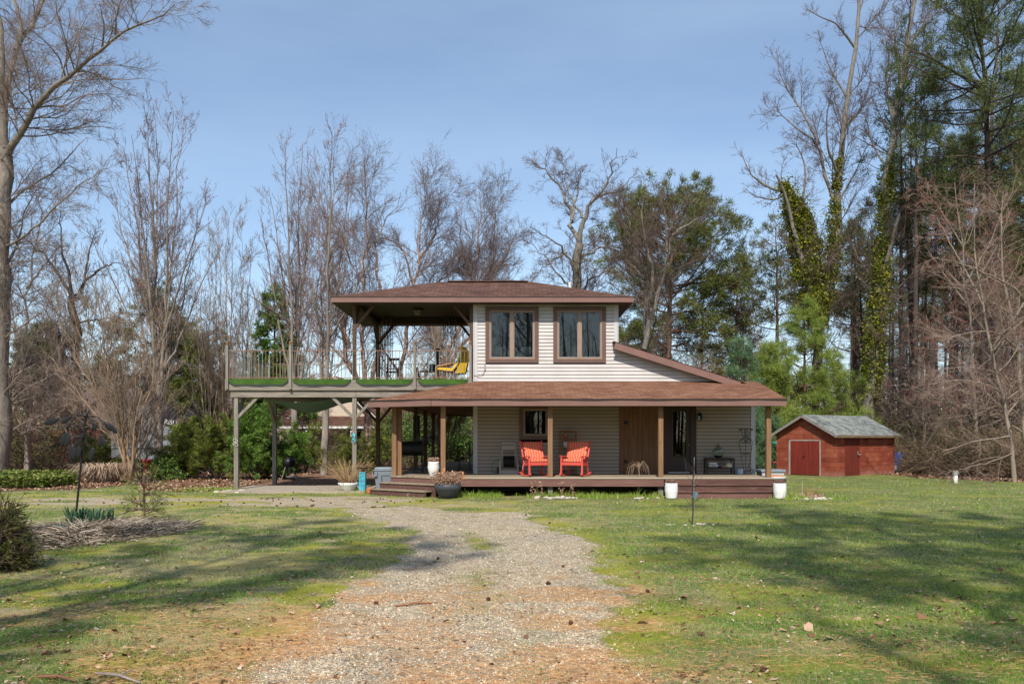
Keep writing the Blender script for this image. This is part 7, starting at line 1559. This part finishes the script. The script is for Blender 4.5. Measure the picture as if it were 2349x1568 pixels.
# undergrowth tangle (nobody could count it) and the far wood
def tangle(name, pts_fn, n, L0, mt, seed, rm=.006, up=.5, label=None):
    r = np.random.default_rng(seed); X, Y = pts_fn(r, n); n = len(X); P = np.stack([X, Y, gz(X, Y)+r.random(n)*.5*L0*.5], 1); d = nrm(np.stack([r.normal(0,1,n), r.normal(0,1,n), r.uniform(.0,1.6,n)*up*2], 1)); m = 5; L = L0*r.gamma(4,.25,n); pts = [P]
    for j in range(m-1): d = nrm(d+r.normal(size=d.shape)*.3-np.array([0,0,.12*j])); pts.append(pts[-1]+d*(L/(m-1))[:, None])
    T = Tree(seed); T.lv.append([(np.stack(pts,1), np.full((n,m), rm)*np.linspace(1.3,.6,m))]); v, f, a = T.mesh([0],[3]); return tag(link_mesh(name, v, f, mt, attrs=dict(rad=a)), kind='stuff', label=label)
B_BRUSH = m_bark('brush_stem', (.12,.08,.05), (.30,.21,.13), (.15,.105,.07), (.30,.215,.14), r0=.02, r1=.03)
def edge_r(r, n):
    px = r.uniform(2030, 2480, n); Yb = np.interp(px, [2030,2060,2180,2300,2480], [42.5,41.5,36.5,34.5,33]); Y = Yb+r.gamma(1.6,2.2,n); return (px-CX)/FP*Y, Y
tangle('undergrowth', edge_r, 15000, 1.5, B_BRUSH, 61, .0075)
def edge_b(r, n):
    px = r.uniform(1700, 2060, n); Y = r.uniform(46, 60, n); return (px-CX)/FP*Y, Y
tangle('undergrowth', edge_b, 3000, 1.4, B_BRUSH, 62, .009)
def edge_l(r, n):
    px = r.uniform(-200, 1000, n); Y = r.uniform(42.5, 60, n); return (px-CX)/FP*Y, Y
tangle('undergrowth', edge_l, 7000, 1.6, B_BRUSH, 63, .009)
r = np.random.default_rng(64); X, Y = edge_r(r, 16000); k = fbm(X, Y, 2.2, 5) > .52; X, Y = X[k], Y[k]
P = np.stack([X, Y, r.gamma(2,.5,len(X))], 1); tag(leaves(None, P, m_green('bramble_leaf', [(0,(.03,.045,.012)),(.5,(.09,.11,.025)),(.85,(.18,.18,.045)),(1,(.28,.13,.06))], .2), .12, 7, name='undergrowth_leaves', spread=.15), kind='stuff')
def farwood(name, n, a0, a1, d0, d1, hmin, hmax, mt, seed, nt=26):
    r = np.random.default_rng(seed); a = r.uniform(a0, a1, n); d = r.uniform(d0, d1, n); X, Y = d*np.sin(a), d*np.cos(a); H = r.uniform(hmin, hmax, n); P, Q = [], []
    X_, Y_, H_ = np.repeat(X, nt), np.repeat(Y, nt), np.repeat(H, nt); u = r.random(n*nt); pr_ = np.stack([X_+r.normal(0,1.2,n*nt), Y_+r.normal(0,1.2,n*nt), H_*(.15+.85*u)], 1)
    T = Tree(seed); m = 3; dd = nrm(r.normal(size=(n*nt,3))+np.array([0,0,.7])); pts = [pr_, pr_+dd*.8, pr_+dd*1.5+r.normal(0,.25,(n*nt,3))]; T.lv.append([(np.stack(pts,1), np.full((n*nt,3), .03)*np.array([1,.8,.5]))])
    st = np.stack([np.stack([X,Y,np.zeros(n)],1), np.stack([X+r.normal(0,.3,n),Y,H*.5],1), np.stack([X+r.normal(0,.6,n),Y,H],1)],1); T.lv.append([(st, np.array([.13,.09,.03])[None].repeat(n,0))])
    v, f, at_ = T.mesh([0,1],[3,4]); return tag(link_mesh(name, v, f, mt, attrs=dict(rad=at_)), kind='stuff')
farwood('far_woods', 1000, R(-66), R(62), 82, 130, 3.5, 8, B_BRUSH, 65, 30)
farwood('far_woods', 120, R(20), R(42), 80, 120, 3, 6, B_DARK, 66, 16)
r = np.random.default_rng(67); n = 26000; a = r.uniform(R(-40), R(42), n); d = r.uniform(85,120,n); P = np.stack([d*np.sin(a), d*np.cos(a), r.gamma(3,.9,n)*(.4+fbm(a*60, d*.1, 1.3, 9))], 1)
tag(leaves(None, P, m_green('far_leaf', [(0,(.03,.04,.02)),(.5,(.09,.09,.04)),(1,(.18,.14,.08))], .2), .55, 8, name='far_thicket', spread=.3, asp=.8), kind='stuff')
# ---------- trees behind the camera: they throw the dappled shade over the lawn and show in the windows
SL = [('pine_tree', (13.5,-8), 23, .45, 4.0, 'wide pine behind the viewer over the right lawn'), ('pine_tree', (3.0,-6.0), 30, .66, 4.4, 'tall pine behind the viewer straight over the drive'), ('pine_tree', (-6,-3.5), 23, .62, 3.6, 'tall pine behind the viewer over the left lawn'), ('pine_tree', (-11.5,-2.5), 20, .50, 3.0, 'pine standing behind the viewer on the left, shading the lawn'), ('pine_tree', (4.8,-3.0), 24, .60, 4.2, 'pine standing behind the viewer in the middle, shading the drive'), ('pine_tree', (9.5,-1.5), 23, .55, 4.4, 'pine standing behind the viewer on the right, shading the lawn'), ('pine_tree', (15,-1.5), 24, .50, 4.4, 'pine standing behind the viewer far on the right'),('pine_tree', (9,-9.5), 21, .5, 3.2, 'smaller pine behind the viewer on the right'),('pine_tree', (-7.5,-13), 22, .5, 3.0, 'slimmer pine behind the viewer on the left')]
for i, (nm, (x, y), H, c0, R0, lab) in enumerate(SL): pine(nm, (x,y,0), H, c0, R0, 950+i, lab, N_PINE, r0=.11, nb=30, dens=5, ntuft=14, L=.30, wd=.016, deadtw=0)
for i, (x, y, H) in enumerate([(-7.5,-2.5,14),(-17,-5,17),(17,-6,18),(1.6,-9.5,20)]):
    rg = random.Random(970+i); T = Tree(970+i); gs = [([(x,y,-.1),(x+.1,y,H*.3),(x+rg.uniform(-.6,.6),y,H*.6),(x+rg.uniform(-1,1),y,H)], .24, .03)]
    for k in range(7): a = rg.uniform(0,6.28); z = H*rg.uniform(.35,.7); l = rg.uniform(3,5.5); gs.append(([(x,y,z),(x+l*.5*math.cos(a),y+l*.5*math.sin(a),z+l*.5),(x+l*math.cos(a),y+l*math.sin(a),z+l*1.0)], .10, .02))
    T.guides(gs, 13, .1); T.spawn(14, .7, .3, 5, .2, 1, .06, .3, rr=.5, rmin=.012, minlen=.8); T.spawn(6, .7, .5, 4, .1, 1, .04, .3, rmin=.009, minlen=.4)
    make_tree('bare_tree', (x,y,0), f'bare tree behind the viewer, number {["first","second","third","fourth"][i]} from the drive', 'tree', B_GREY, T, [0], [1,2], [8], [3,3])

# unseen wood added behind the viewer to darken the window reflections
def farback(seed):
    return farwood('far_woods', 240, R(115), R(245), 26, 60, 9, 17, B_DARK, seed, 34)
farback(68)
# ================================================================== neighbouring buildings, fence, trailer
o = thing('board_fence', (-26, 45.5, 0), 'dark red-brown horizontal board fence behind the bare shrubs', 'fence'); M_FEN = wood('red_brown_board', (.09,.038,.028), (.20,.09,.065), 'x', dark=(.04,.02,.015))
for k in range(11): m = MB(); m.box(-34,-20.4,45.5-.006*(k%2),45.53,.12+.19*k,.12+.19*k+.178); m.build('board', M_FEN, o)
for k in range(8): m = MB(); m.box(-34+k*1.93,-33.9+k*1.93,45.54,45.64,0,2.25); m.build('post', M_FEN, o)
# brown house behind
M_CLAP = plain('dark_clapboard', (.09,.06,.05), .8, .2, 2); M_ROOFP = shingles('mauve_roof_shingle', [(.3,(.12,.085,.08)),(.5,(.20,.15,.14)),(.72,(.28,.22,.21))])
o = thing('brown_house', (-27, 62, 0), 'low brown house with a mauve roof half hidden by the left thicket', 'house')
m = MB(); m.box(-34,-19.5,60,67,0,3.0); m.build('wall', M_CLAP, o); m = MB(); roof_face(m, [(-34.5,59.4,2.95),(-19,59.4,2.95),(-19,63.5,5.6),(-34.5,63.5,5.6)]); roof_face(m, [(-19,67.6,2.95),(-34.5,67.6,2.95),(-34.5,63.5,5.6),(-19,63.5,5.6)]); m.build('roof', M_ROOFP, o)
m = MB(); m.add([(-19.5,60,3),(-19.5,67,3),(-19.5,63.5,5.5)], [(0,1,2)]); m.build('gable', M_CLAP, o)
# cream house
M_CREAM = plain('cream_siding', (.66,.54,.40), .7, .10, 2); M_PINKW = plain('pinkish_wall', (.46,.34,.28), .8, .15, 3); M_TRIMW = plain('white_trim', (.74,.74,.72), .5, .06)
M_CLAPC = None
def m_cl(t):
    p = t.pos(); s = t.new('ShaderNodeSeparateXYZ'); t.L(p, s.inputs[0]); f = t.math('FRACT', t.math('MULTIPLY', s.outputs['Z'], 5.5)); t.bsdf(t.mix(t.math('LESS_THAN', f, .12), (.58,.49,.38), (.30,.25,.19)), .7)
M_CLAPC = mat('cream_clapboard', m_cl)
o = thing('cream_house', (-11, 64, 0), 'cream house with white gable trim and brown roof showing through the bushes under the deck', 'house')
m = MB(); m.box(-18.5,-3.2,61.6,69,0,3.3); m.build('wall', M_PINKW, o)
m = MB(); roof_face(m, [(-19,61.0,3.25),(-2.8,61.0,3.25),(-2.8,65.3,6.25),(-19,65.3,6.25)]); roof_face(m, [(-2.8,69.6,3.25),(-19,69.6,3.25),(-19,65.3,6.25),(-2.8,65.3,6.25)]); m.build('roof', M_SH_UP, o)
gx_, gw = -13.15, 3.0
m = MB(); m.add([(gx_-gw,59.6,0),(gx_+gw,59.6,0),(gx_+gw,59.6,3.3),(gx_,59.6,6.2),(gx_-gw,59.6,3.3)], [(0,1,2,3,4)]); m.box(gx_-gw,gx_-gw+.05,59.62,61.6,0,3.3); m.box(gx_+gw-.05,gx_+gw,59.62,61.6,0,3.3); m.build('gable_wall', M_CLAPC, o)
m = MB(); roof_face(m, [(gx_-gw-.4,59.2,2.95),(gx_,59.2,6.38),(gx_,65.0,6.38),(gx_-gw-.4,65.0,2.95)]); roof_face(m, [(gx_,59.2,6.38),(gx_+gw+.4,59.2,2.95),(gx_+gw+.4,65.0,2.95),(gx_,65.0,6.38)]); m.build('gable_roof', M_SH_UP, o)
for s in (-1, 1): m = MB(); m.bar((gx_+s*(gw+.42),59.18,2.90), (gx_,59.18,6.32), .04, .24); m.build('barge_board', M_TRIMW, o)
m = MB(); roof_face(m, [(-18,57.4,2.55),(-4,57.4,2.55),(-4,59.6,3.35),(-18,59.6,3.35)]); m.build('porch_roof', M_SH_UP, o); m = MB(); m.box(-18,-4,57.36,57.4,2.42,2.58); m.build('gutter', M_TRIMW, o)
for x in (-17.8,-14.6,-11.4,-8.2,-4.2): m = MB(); m.box(x-.07,x+.07,57.5,57.64,0,2.45); m.build('porch_post', M_TRIMW, o)
for x in (-15.2,-11.6,-7.0): 
    m = MB(); m.box(x-.6,x+.6,59.5 if x < -9 else 61.5,59.58 if x < -9 else 61.59,.9,2.3); w_ = m.build('window_frame', M_TRIMW, o); y_ = 59.49 if x < -9 else 61.49; m = MB(); m.box(x-.5,x+.5,y_-.01,y_,1.0,2.2); m.build('pane', M_DARKROOM, w_)
# trailer
o = thing('camper_trailer', (-18, 44.2, 0), 'silver and black camper trailer nose parked behind the maple and cedars', 'trailer'); yb0, yb1 = 43.2, 45.6
M_SIL = plain('silver_panel', (.26,.28,.31), .35, .08, 2, metal=.3); M_NAVY = plain('dark_navy_cap', (.012,.016,.028), .25, .1)
def TZ(px, py): x, y, z = W(px, py, yb0); return (x, z)
prof = [TZ(255,1050),TZ(255,945),TZ(345,925),TZ(430,935),TZ(500,1000),TZ(512,1030),TZ(420,1055)]
m = MB(); m.prism(prof, 'y', yb0, yb1); m.build('body', M_SIL, o)
m = MB(); m.prism([TZ(340,921),TZ(432,932),TZ(500,996),TZ(470,1000),TZ(400,985),TZ(352,962)], 'y', yb0-.03, yb1+.03); m.build('nose_cap', M_NAVY, o)
m = MB(); m.bar((*TZ(352,962)[:1],yb0-.045,TZ(352,962)[1]), (*TZ(378,1000)[:1],yb0-.045,TZ(378,1000)[1]), .02, .05); m.build('chrome_strip', plain('chrome', (.7,.7,.72), .2, .05, metal=.8), o)
m = MB(); m.box(TZ(255,0)[0],TZ(420,0)[0],yb0-.02,yb0+.0,TZ(0,1027)[1]-.04,TZ(0,1027)[1]); m.build('lower_trim', M_BLACK, o)
for x in (TZ(300,0)[0], TZ(268,0)[0]): m = MB(); m.tube([(x,yb0-.02,.38),(x,yb0+.25,.38)], .38, 20); w_ = m.build('wheel', M_BLACK, o); m = MB(); m.tube([(x,yb0-.035,.38),(x,yb0-.02,.38)], .2, 16); m.build('rim', M_SIL, w_)
cu = D.curves.new('nose_text', 'FONT'); cu.body = 'RISULE'; cu.size = .34; cu.extrude = .004; to = D.objects.new('nose_lettering', cu); COL.objects.link(to)
dg = bpy.context.evaluated_depsgraph_get(); me = D.meshes.new_from_object(to.evaluated_get(dg)); D.objects.remove(to); lo_ = D.objects.new('nose_lettering', me); COL.objects.link(lo_); me.materials.clear(); me.materials.append(plain('white_lettering', (.75,.75,.75), .5, .03)); lo_.parent = o
x_, z_ = TZ(377,971); lo_.location = (x_+18, yb0-.045-44.2, z_); lo_.rotation_euler = (R(90), R(8), 0)
# red feeder hanging, jogging: lantern on cord from the shrub
x, y, z = W(337,1062,36.5); o = thing('red_feeder', (x,y,z), 'small red bucket shaped feeder hanging low between the shrub and the maple', 'bird feeder')
m = MB(); m.lathe([(.13,-.28),(.17,.10),(.20,.12),(.17,.15),(.05,.20)], (0,0,0), 16); m.build('feeder_body', plain('red_plastic', (.72,.05,.05), .4, .1), o, local=True, smooth=True); m = MB(); m.tube([(0,0,.2),(-.15,0,1.1)], .02, 5); m.build('hanging_rod', M_TREAD, o, local=True)
# young spruce lower left, wispy pine seedling
pine('young_spruce', (-6.85, 10.75, 0), .70, .0, .27, 641, 'small bushy young spruce at the lower left edge', N_CEDAR, B_PINE, .014, 58, 6, 8, .04, .004, shape='cone', deadtw=0, spread=.9, up=.1, jit=.012, drop=.15, mid=.34)
x, y = G(336,1190); pine('pine_seedling', (x, 17.4, 0), .95, .15, .42, 642, 'wispy yellow green pine seedling behind the mound of cut stalks', N_WHITE, B_PINE, .012, 16, 4, 9, .11, .0022, shape='open', deadtw=0, spread=.8, up=.3, jit=.01)
# stump with ivy right of the shed
x = (2170-CX)/FP*39.5; o = thing('tree_stump', (x, 39.5, 0), 'old grey stump overgrown with ivy right of the shed', 'stump'); m = MB(); rr = random.Random(5)
m.lathe([(.55,-.1),(.42,.15),(.36,.5),(.30,.85),(.12,.95)], (0,0,0), 14); m.v = [(a*(1+.18*math.sin(3*math.atan2(b,a))+rr.uniform(-.06,.06)), b*(1+.1*math.sin(5*math.atan2(b,a))), c+rr.uniform(-.04,.04)) for a, b, c in m.v]; m.build('stump_wood', M_GREYZ, o, local=True)
r = np.random.default_rng(88); n = 1800; a = r.uniform(0,6.28,n); q = r.random(n)**.5*1.2; P = np.stack([x-.1+np.cos(a)*q*.9, 39.3+np.sin(a)*q*.5, r.uniform(.2,1.25,n)*(1-.35*q/1.2)], 1); leaves(o, P, L_SHRUB, .12, 3, (x,39.5,0), 'ivy', .06)
